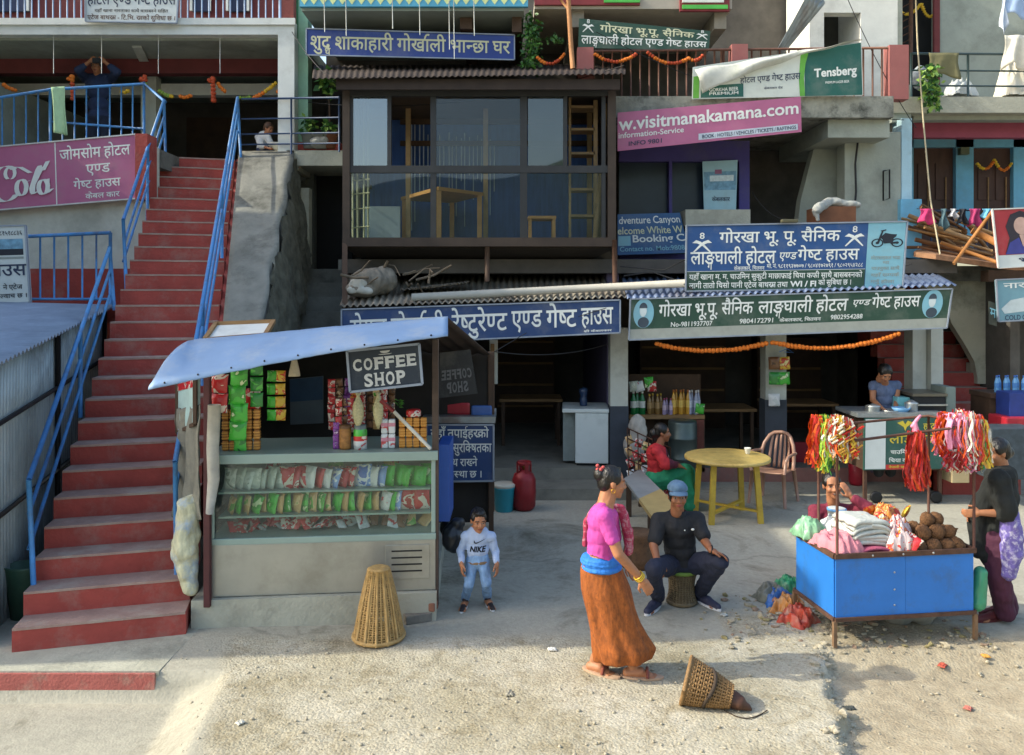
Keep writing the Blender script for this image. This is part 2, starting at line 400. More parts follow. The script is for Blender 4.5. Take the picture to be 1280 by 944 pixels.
def head_prims(c, M, s=1., child=False, smile=False):
    c = Vector(c); g = lambda x, y, z: c + M @ (Vector((x, y, z)) * s)
    e = lambda p, r: E_(g(*p), Vector(r) * s, M)
    L = [e((0, -.012, .028), (.074, .092, .085)), e((0, .028, -.03), (.06, .062, .07)), e((0, .05, -.075), (.034, .036, .032)), e((0, .066, -.092), (.02, .02, .017)),
         C(g(0, .088, .012), g(0, .103, -.022), .007 * s, .0115 * s), e((.012, .094, -.026), (.009, .01, .008)), e((-.012, .094, -.026), (.009, .01, .008)),
         e((0, .083, -.05), (.024, .012, .0065)), e((0, .082, -.06), (.02, .012, .0065))]
    for k in (-1, 1):
        L += [e((k * .03, .072, .03), (.026, .016, .009)), e((k * .036, .058, -.022), (.027, .03, .028)), e((k * .074, -.006, -.004), (.009, .019, .03)), e((k * .031, .068, .008), (.017, .014, .012))]
    L.append(C(g(0, -.02, -.05), g(0, -.032, -.15), .052 * s, .055 * s)); return L
def head_colour(c, M, s=1., smile=False, extra=None):
    Mi = np.array(M.transposed()); c = np.array(c)
    def col(p):
        q = (p - c) @ Mi.T / s; r = np.zeros(len(p))
        def inn(o, a): return (((q - np.array(o)) / np.array(a)) ** 2).sum(1) < 1
        for k in (-1, 1):
            r[inn((k * .031, .085, .008), (.0145, .03, .0068))] = 3; r[inn((k * .031, .085, .0075), (.0068, .03, .0066))] = 2
            r[inn((k * .032, .085, .03), (.023, .04, .0055))] = 2
        r[inn((0, .09, -.055), (.026, .03, .0105))] = 1
        if smile: r[inn((0, .09, -.054), (.019, .03, .0055))] = 3
        if extra is not None: r = extra(p, r)
        return r
    return col
def hair_prims(c, M, s=1., bun=None, longer=0.):
    c = Vector(c); g = lambda x, y, z: c + M @ (Vector((x, y, z)) * s); e = lambda p, r: E_(g(*p), Vector(r) * s, M)
    L = [e((0, -.022, .042), (.08, .09, .082)), e((0, -.055, .0), (.074, .055, .075))]
    for k in (-1, 1): L.append(e((k * .058, -.0, .035), (.024, .05, .045)))
    if longer: L.append(C(g(0, -.06, -.02), g(0, -.075, -.05 - longer), .055 * s, .04 * s))
    if bun: L += [e(bun[0], bun[1])]
    return L
def hand_prims(w, d, n, s=1., curl=.5, thumb=1, spread=.12):
    """w wrist, d pointing direction, n palm normal (fingers curl towards n)"""
    w = Vector(w); d = Vector(d).normalized(); n = Vector(n); n = (n - d * n.dot(d)).normalized(); a = d.cross(n)
    M = Matrix((a, d, n)).transposed(); g = lambda x, y, z: w + M @ (Vector((x, y, z)) * s)
    L = [E_(g(0, .048, 0), Vector((.04, .05, .015)) * s, M), E_(g(0, .075, .0), Vector((.04, .025, .013)) * s, M), C(g(0, -.01, 0), g(0, .03, 0), .024 * s, .026 * s)]
    for i, (x, l) in enumerate(((-.03, .068), (-.01, .08), (.011, .075), (.03, .058))):
        p = Vector((x, .085, 0)); an = curl * .5; dirx = x * spread * 12
        for j, fr in enumerate((.45, .32, .23)):
            q = p + Vector((math.sin(dirx) * .3, math.cos(an), math.sin(an))) * l * fr; L.append(C(g(*p), g(*q), (.0092 - j * .0009) * s, (.0083 - j * .0009) * s)); p = q; an += curl
    p = Vector((.03 * thumb, .025, .004)); q = Vector((.058 * thumb, .055, .014)); r = Vector((.06 * thumb, .085, .022)); L += [C(g(*p), g(*q), .013 * s, .0105 * s), C(g(*q), g(*r), .0105 * s, .0085 * s)]
    return L
def foot_prims(heel, toe, s=1., bare=True):
    h = Vector(heel); t = Vector(toe); d = t - h; L = d.length; f = d.normalized(); r = f.cross(Vector((0, 0, 1)))
    o = [C(h + Vector((0, 0, .032)) * s, h + d * .45 + Vector((0, 0, .04)) * s, .034 * s, .036 * s), C(h + d * .4 + Vector((0, 0, .035)) * s, h + d * .78 + Vector((0, 0, .02)) * s, .038 * s, .022 * s), C(h + d * .72 - r * .018 * s + Vector((0, 0, .02)) * s, h + d * .72 + r * .018 * s + Vector((0, 0, .02)) * s, .021 * s)]
    if bare:
        for i in range(5): b = h + d * .76 + r * ((i - 2) * .016 * s) + Vector((0, 0, .014 * s)); o.append(C(b, b + f * (.05 - abs(i - 1) * .007) * s, .011 * s, .009 * s))
    return o
# ---------------------------------------------------------------- shared materials
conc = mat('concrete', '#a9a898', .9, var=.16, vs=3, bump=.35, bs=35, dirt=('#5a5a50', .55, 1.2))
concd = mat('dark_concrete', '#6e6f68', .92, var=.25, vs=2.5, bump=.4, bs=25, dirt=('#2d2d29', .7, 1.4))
wallw = mat('white_plaster', '#c9ccc0', .9, var=.1, vs=2, bump=.15, bs=30, dirt=('#77776a', .45, .9))
wallg = mat('grey_plaster', '#9aa095', .92, var=.15, vs=2, bump=.2, bs=30, dirt=('#5c6056', .5, .8))
redp = mat('red_oxide_paint', '#9d433a', .8, var=.2, vs=4, bump=.3, bs=30, dirt=('#9a7a6e', .55, 2.6))
redtread = mat('worn_red_tread', '#a08478', .9, var=.2, vs=6, bump=.3, bs=50, dirt=('#a39a8c', .8, 3))
bluep = mat('blue_gloss_paint', '#4585c0', .45, var=.14, vs=12, dirt=('#5a4c46', .6, 5))
dark = mat('dark_wall', '#54504a', .95, var=.45, vs=1.5)  # one dark tone with random mottling
darkblue = mat('dark_blue_wall', '#2a3550', .9, var=.3, vs=1.5)
maroon = mat('maroon_paint', '#6a2f2f', .8, var=.2, vs=4)
wood = mat('wood', '#8a6a43', .7, var=.3, vs=4, stretch=(1, 1, 8), bump=.1)
woodd = mat('dark_wood', '#4a3728', .75, var=.3, vs=5, bump=.1)
woody = mat('ochre_wood', '#9c8058', .6, var=.25, vs=5, bump=.08)
steel = mat('steel', '#b5b8b5', .38, .75, var=.1, vs=8)
greysteel = mat('grey_painted_steel', '#8d9792', .45, .2, var=.1, vs=4, dirt=('#65695f', .4, 3))
rust = mat('rusty_iron', '#5b4133', .8, .2, var=.35, vs=18, bump=.2)
black = mat('black_iron', '#1d1e20', .6, .2, var=.3, vs=12)
white = mat('white_paint', '#d5d8d2', .6, var=.06, vs=5, dirt=('#8f8f85', .35, 2))
zinc = mat('zinc_sheet', '#8f9698', .45, .55, var=.25, vs=4, dirt=('#6a5040', .6, 2.5))
rustsheet = mat('rusty_sheet', '#3a302a', .8, .2, var=.35, vs=4, dirt=('#2b2320', .6, 3))
def stucco(key, col, **k): return mat(key, col, .85, var=.1, vs=3, bump=.12, bs=40, dirt=('#6b6b62', .3, 1.1), **k)
ltblue = stucco('sky_blue_plaster', '#6fb0cf'); pinkp = stucco('pink_plaster', '#9c605c'); greenp = stucco('pale_green_plaster', '#9cc6a8'); purple = stucco('purple_paint', '#4a4380')
# ---------------------------------------------------------------- ground: one sheet to the horizon
def ground_z(x, y):
    z = 0.
    e = 2.17 + (y - 5.5) * .27                     # broken slab edge towards the dirt
    e += .09 * mnoise.noise(Vector((0, y * 4, 3))) + .04 * mnoise.noise(Vector((2, y * 14, 3)))
    if y < 6.05:
        t = min(1, max(0, (x - e) / .035)); z -= .10 * t * min(1, (6.05 - y) / .25)
    a = min(1, max(0, (-2.0 - x + (5.66 - y) * .1) / .35)); b = min(1, max(0, (5.66 - y) / .02))
    z -= .2 * a * b
    return z
def axis(fine0, fine1, st, far):
    c = [fine0]; 
    while c[-1] < fine1: c.append(c[-1] + st)
    s = st; lo = []; x = fine0
    while x > -far: s *= 1.35; x -= s; lo.append(x)
    s = st; x = c[-1]
    while x < far: s *= 1.35; x += s; c.append(x)
    return lo[::-1] + c
xs = axis(-4.2, 4.6, .03, 400); ys = axis(4.3, 7.6, .025, 400)
gm = bpy.data.meshes.new('ground'); vs = []
for y in ys:
    for x in xs:
        z = ground_z(x, y)
        grav = min(1, max(0, (6.32 + .05 * mnoise.noise(Vector((x * 2, 5, 0))) - y) / .15)) * min(1, max(0, (x + 2.1 + (y - 5.6) * .25) / .12))
        if x > 1.7: grav = max(grav, min(1, max(0, (6.9 - abs(x - 2.6) * .25 + .3 * mnoise.noise(Vector((x * 1.7, y * 1.7, 0))) - y) / .3)))
        if -5 < x < 6 and 3 < y < 9: z += grav * (.006 * mnoise.noise(Vector((x * 9, y * 9, 0))) + .003 * mnoise.noise(Vector((x * 25, y * 25, 4)))) + .012 * mnoise.noise(Vector((x * 1.1, y * 1.1, 9)))
        dirt = min(1, max(0, (x - (2.17 + (y - 5.5) * .27) - .02) / .12)) if y < 6.5 else 0
        vs.append((x, y, z, grav, dirt))
nx = len(xs); fs = [(j * nx + i, j * nx + i + 1, (j + 1) * nx + i + 1, (j + 1) * nx + i) for j in range(len(ys) - 1) for i in range(nx - 1)]
gm.from_pydata([v[:3] for v in vs], [], fs); at = gm.attributes.new('gravel', 'FLOAT', 'POINT'); at.data.foreach_set('value', [v[3] for v in vs]); at = gm.attributes.new('dirt', 'FLOAT', 'POINT'); at.data.foreach_set('value', [v[4] for v in vs])
gm.polygons.foreach_set('use_smooth', [True] * len(fs))
def ground_mat():
    m = bpy.data.materials.new('ground'); m.use_nodes = True; n = m.node_tree; L = n.links.new; b = n.nodes["Principled BSDF"]; b.inputs["Roughness"].default_value = .95; b.inputs["Specular IOR Level"].default_value = .2
    tc = n.nodes.new("ShaderNodeTexCoord"); at = n.nodes.new("ShaderNodeAttribute"); at.attribute_name = 'gravel'
    def noise(sc, det=8, ro=.65, dist=0.):
        z = n.nodes.new("ShaderNodeTexNoise"); z.inputs["Scale"].default_value = sc; z.inputs["Detail"].default_value = det; z.inputs["Roughness"].default_value = ro; z.inputs["Distortion"].default_value = dist; L(tc.outputs["Object"], z.inputs[0]); return z.outputs[0]
    def ramp(s, stops):
        r = n.nodes.new("ShaderNodeValToRGB"); e = r.color_ramp.elements
        while len(e) < len(stops): e.new(.5)
        for q, (p, c) in zip(e, stops): q.position = p; q.color = lin(c) + (1,)
        L(s, r.inputs[0]); return r.outputs[0]
    def mixc(f, a, c, t='MIX'):
        x = n.nodes.new("ShaderNodeMixRGB"); x.blend_type = t
        if isinstance(f, float): x.inputs[0].default_value = f
        else: L(f, x.inputs[0])
        L(a, x.inputs[1]); L(c, x.inputs[2]); return x.outputs[0]
    con = ramp(noise(1.4), [(.3, '#8c8a7c'), (.5, '#a3a091'), (.7, '#b3af9d')])
    con = mixc(.55, con, ramp(noise(22), [(.3, '#8f8c80'), (.7, '#b2ad9d')]))
    st = ramp(noise(.9, 10, .75, .6), [(.0, '#ffffff'), (.52, '#ffffff'), (.66, '#a8a498'), (1., '#8f8b80')]); con = mixc(.8, con, st, 'MULTIPLY')
    vc = n.nodes.new("ShaderNodeTexVoronoi"); vc.feature = 'DISTANCE_TO_EDGE'; vc.inputs["Scale"].default_value = .3; mp = n.nodes.new("ShaderNodeMixRGB"); mp.inputs[0].default_value = .3
    nn = n.nodes.new("ShaderNodeTexNoise"); nn.inputs["Scale"].default_value = 3; nn.inputs["Detail"].default_value = 5; L(tc.outputs["Object"], nn.inputs[0]); L(tc.outputs["Object"], mp.inputs[1]); L(nn.outputs["Color"], mp.inputs[2]); L(mp.outputs[0], vc.inputs[0])
    crack = ramp(vc.outputs[0], [(.0, '#55534b'), (.003, '#d0d0d0'), (.006, '#ffffff')]); con = mixc(.3, con, crack, 'MULTIPLY')
    gr = ramp(noise(7, 10, .75), [(.28, '#9b9585'), (.5, '#b6b09f'), (.72, '#c6c1b0')])
    vo = n.nodes.new("ShaderNodeTexVoronoi"); vo.inputs["Scale"].default_value = 55; L(tc.outputs["Object"], vo.inputs[0])
    peb = ramp(vo.outputs["Color"], [(.1, '#9a9484'), (.5, '#b5af9d'), (.9, '#c6c1b0')]); gr = mixc(.45, gr, peb)
    big = ramp(noise(1.1, 6, .6), [(.35, '#cfc8b2'), (.65, '#ffffff')]); gr = mixc(.7, gr, big, 'MULTIPLY')
    spk = ramp(noise(38, 3, .8), [(.0, '#ffffff'), (.60, '#ffffff'), (.66, '#a39c8c'), (1., '#8f897a')]); gr = mixc(.75, gr, spk, 'MULTIPLY')
    pt2 = ramp(noise(2.6, 8, .8, .5), [(.0, '#b7ae9c'), (.38, '#d8d2c4'), (.5, '#ffffff'), (1., '#ffffff')]); gr = mixc(.8, gr, pt2, 'MULTIPLY')
    ad_ = n.nodes.new("ShaderNodeAttribute"); ad_.attribute_name = 'dirt'; soil = ramp(noise(5, 9, .75), [(.3, '#857a66'), (.5, '#a3977f'), (.7, '#b8ad95')]); gr = mixc(ad_.outputs["Fac"], gr, soil)
    L(mixc(at.outputs["Fac"], con, gr), b.inputs["Base Color"])
    h1 = noise(45, 6, .7); vs2 = n.nodes.new("ShaderNodeMath"); vs2.operation = 'MULTIPLY'; L(vo.outputs[0], vs2.inputs[0]); vs2.inputs[1].default_value = -.9
    ad = n.nodes.new("ShaderNodeMath"); L(h1, ad.inputs[0]); L(vs2.outputs[0], ad.inputs[1])
    ms = n.nodes.new("ShaderNodeMapRange"); ms.inputs[3].default_value = .2; ms.inputs[4].default_value = .45; L(at.outputs["Fac"], ms.inputs[0])
    bp = n.nodes.new("ShaderNodeBump"); bp.inputs["Distance"].default_value = .015; L(ms.outputs[0], bp.inputs["Strength"]); L(ad.outputs[0], bp.inputs["Height"]); L(bp.outputs[0], b.inputs["Normal"])
    return m
gm.materials.append(ground_mat()); link('ground', gm, kind='structure')
# hills across the valley behind the viewer, seen mirrored in the glass
mb = MB(); hm = mat('hill_forest', '#4f5d4c', .95, var=.3, vs=.05)
mb.grid(lambda u, v: ((u - .5) * 700, -260 - 160 * v, -2 + max(0, 1 - v * .0) * v * (60 + 75 * (u - .35) * 1.6 + 14 * mnoise.noise(Vector((u * 9, v * 3, 1))))), 60, 12); mb.build('hills', hm, kind='structure')
# gravel: loose stones lying on the road (nobody could count them)
mb = MB(); rr = random.Random(3)
for k in range(2200):
    px_, py_ = rr.uniform(225, 1290), 800 + 160 * rr.random() ** .9
    if px_ > 850 and rr.random() < .5: py_ = rr.uniform(775, 960)
    g = PG(px_, py_)
    if g.y > 6.25 and not (g.x > 1.9 and g.y < 6.9): continue
    s = .0025 + .012 * rr.random() ** 7
    if px_ > 960 and py_ < 830: s *= 1.5
    mb.ell((g.x, g.y, ground_z(g.x, g.y) + s * .3), (s, s * rr.uniform(.6, 1), s * rr.uniform(.5, .8)), 6, 4, jit=.5)
for k in range(260):
    y = rr.uniform(4.4, 6.1); x = 2.17 + (y - 5.5) * .27 + .09 * mnoise.noise(Vector((0, y * 4, 3))) + rr.gauss(.05, .05); s = .006 + .03 * rr.random() ** 3
    mb.ell((x, y, ground_z(x, y) + s * .3), (s, s * rr.uniform(.5, 1), s * rr.uniform(.4, .8)), 5, 3, jit=.9); mb.sm[-15:] = [False] * 15
mb.build('gravel', [mat('road_stone', '#a49c88', .9, var=.35, vs=30, bump=.2)], kind='stuff')
# litter and rubble heap at the cart's foot
mb = MB()
for k in range(900):
    a = rr.gauss(0, 1); px_, py_ = 985 + rr.gauss(0, 45), 775 + rr.gauss(0, 16)
    if rr.random() < .3: px_ = rr.uniform(1040, 1240); py_ = rr.uniform(775, 815)
    g = PG(px_, min(835, max(745, py_))); s = .005 + .032 * rr.random() ** 4
    mb.ell((g.x, g.y, ground_z(g.x, g.y) + s * .25), (s, s * rr.uniform(.5, 1), s * rr.uniform(.3, .7)), 5, 3, jit=1.1, mi=rr.choice((0, 0, 0, 0, 1, 2))); mb.sm[-15:] = [False] * 15
mb.build('rubble', [mat('rubble_stone', '#9b927c', .95, var=.35, vs=30), mat('rubble_brick', '#8a7460', .95, var=.3, vs=30), mat('dry_leaf', '#8a8058', .9, var=.4, vs=30)], kind='stuff')
# low landing with the red painted kerb
mb = MB()
mb.box((-6.5, 5.665, -.4), (-2.5, 6.6, .006)); mb.build('landing', conc, kind='structure')
mb = MB(); mb.box((-6.5, 5.645, -.25), (-2.52, 5.664, -.004), bev=.008); mb.build('kerb', mat('faded_red_paint', '#a35a52', .85, var=.2, vs=6, bump=.3, bs=50, dirt=('#9d8d7c', .7, 4)), kind='structure')
# ---------------------------------------------------------------- the red staircase
NS = 26
def st_D(i): return 6.12 + .239 * (i - 1)
def st_z(i): return .183 * i
def st_left(D): return -3.72 - .25 * (D - 6.1)
def st_right(D): return -2.56 - .28 * (D - 6.12)
root = thing('staircase', 'long straight flight of red painted concrete steps with blue railings', 'stairs', (-3.4, 6.1, 0))
mb = MB(); tb = MB()
for i in range(1, NS + 1):
    D = st_D(i); z = st_z(i); z0 = st_z(i - 1) - (.3 if i > 1 else 0.35)
    L0, R0 = st_left(D), st_right(D); sk = .28
    def c(x, d, zz): return Vector((x, d + (x - (L0 + R0) / 2) * sk, zz))
    d2 = D + .239 + .05
    poly = [c(L0, D, z0), c(R0, D, z0), c(R0 - .07, d2, z0), c(L0 - .06, d2, z0)]
    mb.prism(poly, (0, 0, z - z0))
    tb.grid(lambda u, v: c(L0 + .004, D - .006, z + .003).lerp(c(R0 - .004, D - .006, z + .003), u).lerp(c(L0 - .06, d2, z + .003).lerp(c(R0 - .07, d2, z + .003), u), v) + Vector((0, 0, .004 * mnoise.noise(Vector((u * 3, v, i))))), 8, 1, smooth=False, thick=(0, 0, -.02))
mb.build('riser', redp, root); tb.build('tread', redtread, root)
mb = MB()
for a, b in ((11, 26),):
    A0, A1 = st_D(a), st_D(b) + .2
    p = [Vector((st_right(A0) + .0, A0 + .17, st_z(a) - .25)), Vector((st_right(A1), A1 + .17, st_z(b) - .05))]
    q = [p[0] + Vector((.11, .03, .0)), p[1] + Vector((.11, .03, .0))]
    mb.prism([p[0] + Vector((0, 0, .14)), q[0] + Vector((0, 0, .14)), q[1] + Vector((0, 0, .1)), p[1] + Vector((0, 0, .1))], (0, 0, -.9))
mb.build('side_curb', redp, root)
def railing(name, label, runs, posts, mats, balusters=(), r=.022, rb=.011, group=None, cat='railing'):
    a = Vector(runs[0][0]); root = thing(name, label, cat, tuple(posts[0][0]) if posts else tuple(a), group)
    for k, pts in enumerate(runs):
        m = MB(); m.tube(pts, r if k == 0 else r * .75, 8); m.build('rail', mats, root)
    for p, q in posts:
        m = MB(); m.tube([p, q], r * .95, 8); m.build('post', mats, root)
    for p, q in balusters:
        m = MB(); m.tube([p, q], rb, 6); m.build('baluster', mats, root)
    return root
dz = Vector((0, 0, 1))
a, b = P(36, 600, 6.36), P(137, 310, 9.2); m1 = a.lerp(b, .55)
railing('stair_railing', 'blue pipe railing on the lower flight beside the corrugated shed', [[a, b], [a - dz * .27, b - dz * .27], [a - dz * .55, b - dz * .55]], [(P(42, 732, 6.36), a + dz * .0), (P(143, 388, 9.2), b + dz * .02), (m1 - dz * .85, m1)], bluep)
a, b = P(154, 275, 9.6), P(205, 125, 12.); railing('stair_railing', 'blue pipe railing on the upper flight beside the pink soft drink sign', [[a, b], [a - dz * .25 + Vector((.02, 0, 0)), b - dz * .25], [a - dz * .5, b - dz * .5]], [(P(158, 362, 9.6), a), (P(207, 198, 12.), b), (P(184, 278, 10.9) + Vector((0, 0, -.02)), a.lerp(b, .55))], bluep)
a, b = P(219, 578, 6.6), P(297, 122, 12.05); m1 = a.lerp(b, .62); m2 = a.lerp(b, .3)
railing('stair_railing', 'blue pipe railing running the whole flight behind the snack stall', [[a, b], [a - dz * .25, b - dz * .25], [a - dz * .5, b - dz * .5]], [(P(221, 735, 6.6), a), (P(301, 197, 12.05), b), (m1 - dz * .86, m1), (m2 - dz * .86, m2)], bluep)
# ---------------------------------------------------------------- hotel beside the stairs
root = thing('hotel_building', 'white and maroon hotel above the red stairs with its open veranda', 'building', (-6.5, 13, 0))
def part(name, m, fn, parent=None, kind=None): mb = MB(); fn(mb); return mb.build(name, m, parent if parent is not None else root, kind)
def bx(x0, x1, D0, D1, y0, y1, D=None):      # box by pixel bounds seen at depth D (front face), real thickness D0..D1
    D = D or D0; a = P(x0, y1, D); b = P(x1, y0, D); return (a.x, D0, a.z), (b.x, D1, b.z)
hw = (-15, st_left(11.1) - .02)
part('wall', wallw, lambda m: m.box((-15, 11.1, 3.05), (-4.98, 11.3, 4.76)))
part('wall', redp, lambda m: m.box((-15, 11.09, 1.), (-4.98, 11.3, 3.05)))
part('platform', redp, lambda m: (m.box((-9, 9.45, 2.35), (-4.62, 11.09, 2.55))))
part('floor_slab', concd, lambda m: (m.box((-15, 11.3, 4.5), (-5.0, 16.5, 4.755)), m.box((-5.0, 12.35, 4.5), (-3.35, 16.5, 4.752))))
part('slab_edge', white, lambda m: (m.box((-15, 12.2, 6.66), (-3.32, 12.36, 6.86)), m.box((-15, 12.16, 6.8), (-3.30, 12.199, 6.9))))
part('ceiling', wallg, lambda m: m.box((-15, 12.36, 6.62), (-3.34, 16.5, 6.84)))
part('beam', maroon, lambda m: m.box((-15, 13.3, 6.38), (-3.5, 13.5, 6.619)))
part('beam', white, lambda m: m.box((-15, 14.1, 6.22), (-3.5, 14.3, 6.42)))
part('pillar', white, lambda m: m.box((-3.57, 12.2, 4.755), (-3.32, 12.42, 6.66)))
part('pillar', wallw, lambda m: m.box(*bx(176, 195, 13.9, 14.1, 95, 200)))
part('bracket', wallw, lambda m: m.prism([P(160, 48, 12.5), P(172, 48, 12.5), P(190, 85, 13.9), P(178, 85, 13.9)], (0, .15, -.1)))
part('back_wall', dark, lambda m: (m.box((-15, 16.3, 4.76), (-3.3, 16.5, 6.62)), m.box((-3.42, 13.2, 4.76), (-3.3, 16.3, 6.62))))
part('door', woodd, lambda m: m.box((-6.6, 16.22, 4.76), (-5.6, 16.299, 6.3)))
part('wall', maroon, lambda m: m.box((-15, 13.2, 6.86), (-3.42, 13.35, 9.5)))
part('pillar', mat('red_brick', '#8a4a42', .85, var=.2, vs=14, bump=.3), lambda m: m.box(*bx(350, 367, 12.25, 12.5, -40, 27, 12.25)))
for x0, x1 in ((240, 262), (285, 310), (-5, 35)):
    w_ = part('window', darkblue, lambda m: m.box(*bx(x0, x1, 13.14, 13.199, -40, 14, 13.14))); part('frame', white, lambda m: (m.box(*bx(x0 - 2, x0 + 1, 13.11, 13.139, -40, 14, 13.14)), m.box(*bx(x1 - 1, x1 + 2, 13.11, 13.139, -40, 14, 13.14))), w_)
hooks = mat('maroon_hook', '#7a3434', .6)
for x in (28, 128, 222, 313): part('ceiling_hook', hooks, lambda m: m.tube([P(x - 10, 52, 12.8), P(x - 5, 55.5, 12.8), P(x, 56.5, 12.8), P(x + 5, 55.5, 12.8), P(x + 10, 52.5, 12.8)], [.01, .03, .035, .03, .012], 6))
for k, x in enumerate((67, 127, 198, 275)): part('hanging_wire', white, lambda m: m.tube([P(x, 44, 12.18), P(x, 92, 12.18)], .004, 5))
# unseen house added on the sun side, its heights stepped to shade the yard
root2 = thing('shade_house', 'unseen tall plain house added beyond the shed to shade the yard', 'house', (-11, 9, 0))
part('wall', wallg, lambda m: (m.box((-15, 5.35, -.3), (-8.2, 8.2, 7.75)), m.box((-15, 8.2, -.3), (-8.2, 10.35, 8.45)), m.box((-15, 10.35, -.3), (-8.2, 22, 6.1))), root2)
part('roof', zinc, lambda m: m.box((-15.3, 5.35, 7.75), (-8.2, 8.2, 7.85)), root2)
# railings of the hotel
a0, a1, a2 = P(-12, 124, 11.9), P(63, 112, 11.6), P(180, 105, 12.1)
bl = []
for (p, q, n) in ((a0, a1, 5), (a1, a2, 8)):
    for k in range(1, n): t = k / n; u = p.lerp(q, t); bl.append((Vector((u.x, u.y, 4.78)), u))
z_ = lambda v, z: Vector((v.x, v.y, z))
railing('veranda_railing', 'blue veranda railing with a pale green cloth hung over it', [[a0, a1, a2, P(207, 128, 12.)], [z_(a1, 5.2), z_(a2, 5.2)]], [(z_(a1, 4.76), a1), (z_(a2, 4.76), a2 + dz * .03)], bluep, bl)
a0, a1 = P(-20, 298, 9.5), P(138, 291, 9.5); bl = [(z_(a0.lerp(a1, k / 9), 2.63), a0.lerp(a1, k / 9)) for k in range(1, 9)]
railing('platform_railing', 'blue railing of the little platform above the shed roof', [[a0, a1], [z_(a0, 2.63), z_(a1, 2.63)]], [(z_(a1, 2.5), a1), (z_(a0, 2.5), a0)], bluep, bl)
a0, a1 = P(-40, -30, 12.25), P(350, -22, 12.25); bl = [(z_(a0.lerp(a1, k / 44), 6.88), a0.lerp(a1, k / 44)) for k in range(1, 44)]
railing('balcony_railing', 'pale blue balusters of the top floor balcony behind the white hotel board', [[a0, a1]], [(z_(a1, 6.88), a1)], mat('pale_blue_iron', '#8fa6c4', .5), bl)
# cloth over the rail
mb = MB(); tl = P(66, 110, 11.55); tr = P(83, 109, 11.6)
mb.grid(lambda u, v: tl.lerp(tr, u) + Vector((.05 * v + .012 * math.sin(u * 9 + v * 4), -.05 - .03 * math.sin(u * 7) * v, -.66 * v - (.05 * u if v > .9 else 0))), 8, 14, thick=(0, .006, 0))
tag(mb.build('towel', mat('pale_green_cloth', '#a8c79c', .9, var=.12, vs=14, bump=.15)), 'pale green towel hung over the blue veranda railing', 'towel')
# ---------------------------------------------------------------- retaining ramp, alley and walkway slab beside the stairs
root = thing('retaining_wall', 'sloping weathered concrete retaining wall beside the red stairs', 'wall', (-3.2, 9, 0))
mb = MB()
def rampf(u, v):
    D = 8.6 + v * 3.6; x0 = st_right(D) + .1; x1 = [-2.8, -3.05, -3.33][0] * (1 - v) + -3.33 * v + .05 * mnoise.noise(Vector((v * 9, 1, 2))); z = st_z(1 + (D - 6.12) / .239) + .05 - .25 * (1 - v)
    return Vector((x0 + (x1 - x0) * u, D + .02 * u, z + .02 * mnoise.noise(Vector((u * 3, v * 6, 0)))))
mb.grid(rampf, 8, 40, thick=(0, .05, -1.2)); mb.build('slope', mat('weathered_concrete', '#84837a', .93, var=.28, vs=2.5, bump=.5, bs=14, dirt=('#45453d', .8, 1.6)), root)
mb = MB()
mb.grid(lambda u, v: rampf(1, v) + Vector((.02 + .17 * u + .07 * mnoise.noise(Vector((u * 4, v * 30, 2))), .06 + .25 * u, -.02 - 1.5 * u + .12 * mnoise.noise(Vector((u * 5, v * 22, 7))))), 14, 70, smooth=False)
mb.build('rough_stone', mat('dark_stone', '#56564c', .95, var=.5, vs=7, bump=.8, bs=14), root)
# ---------------------------------------------------------------- guest house block in the middle
root = thing('guest_house', 'three storey guest house block over the two open fronted shops', 'building', (2, 11.6, 0))
def bd(name, m, *args):
    for a in args: o = part(name, m, lambda mb: mb.box(*a))
    return o
fl = mat('shop_floor', '#7d7b70', .9, var=.2, vs=2, bump=.2, dirt=('#4b4a44', .6, 1.3))
X0, XA, XB, X1 = -2.45, 1.5, 6.1, 6.4
bd('floor', fl, ((X0, 11.0, -.2), (XA, 16, .3)), ((XA, 11.52, -.2), (X1 - .3, 16, .2)))
bd('step', fl, ((X0 + 1.6, 10.45, -.1), (XA + .02, 11.0, .15)))
bd('red_step', mat('dusty_red_step', '#8f655c', .9, var=.15, vs=6, dirt=('#7d7468', .6, 4)), ((XA + .03, 11.5, -.1), (X1 - .45, 11.519, .2)))
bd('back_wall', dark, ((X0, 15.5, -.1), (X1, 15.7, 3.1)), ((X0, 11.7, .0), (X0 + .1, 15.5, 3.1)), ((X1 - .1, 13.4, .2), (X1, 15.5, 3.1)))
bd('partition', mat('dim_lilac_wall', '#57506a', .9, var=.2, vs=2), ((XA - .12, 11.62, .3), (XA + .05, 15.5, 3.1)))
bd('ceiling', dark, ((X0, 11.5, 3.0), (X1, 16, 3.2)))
pl = mat('pillar_paint', '#bfc2b8', .85, var=.1, vs=3, dirt=('#6f6f66', .4, 2)); pg_ = mat('pillar_grey', '#3d434c', .8, var=.2, vs=4)
def pillar(x0, x1, D, ym, yb, yt=410): bd('pillar', pl, bx(x0, x1, D, D + .25, yt, ym)); bd('pillar_base', pg_, bx(x0 - .6, x1 + .6, D - .012, D + .26, ym, yb))
pillar(763, 785, 11.1, 508, 602); pillar(957, 983, 11.45, 500, 585); pillar(1141, 1158, 11.3, 520, 590); pillar(1164, 1179, 11.2, 520, 590)
bd('wall', pl, bx(612, 622, 11.05, 11.2, 425, 480)); bd('door_post', wood, bx(613, 618, 11.0, 11.06, 430, 612))
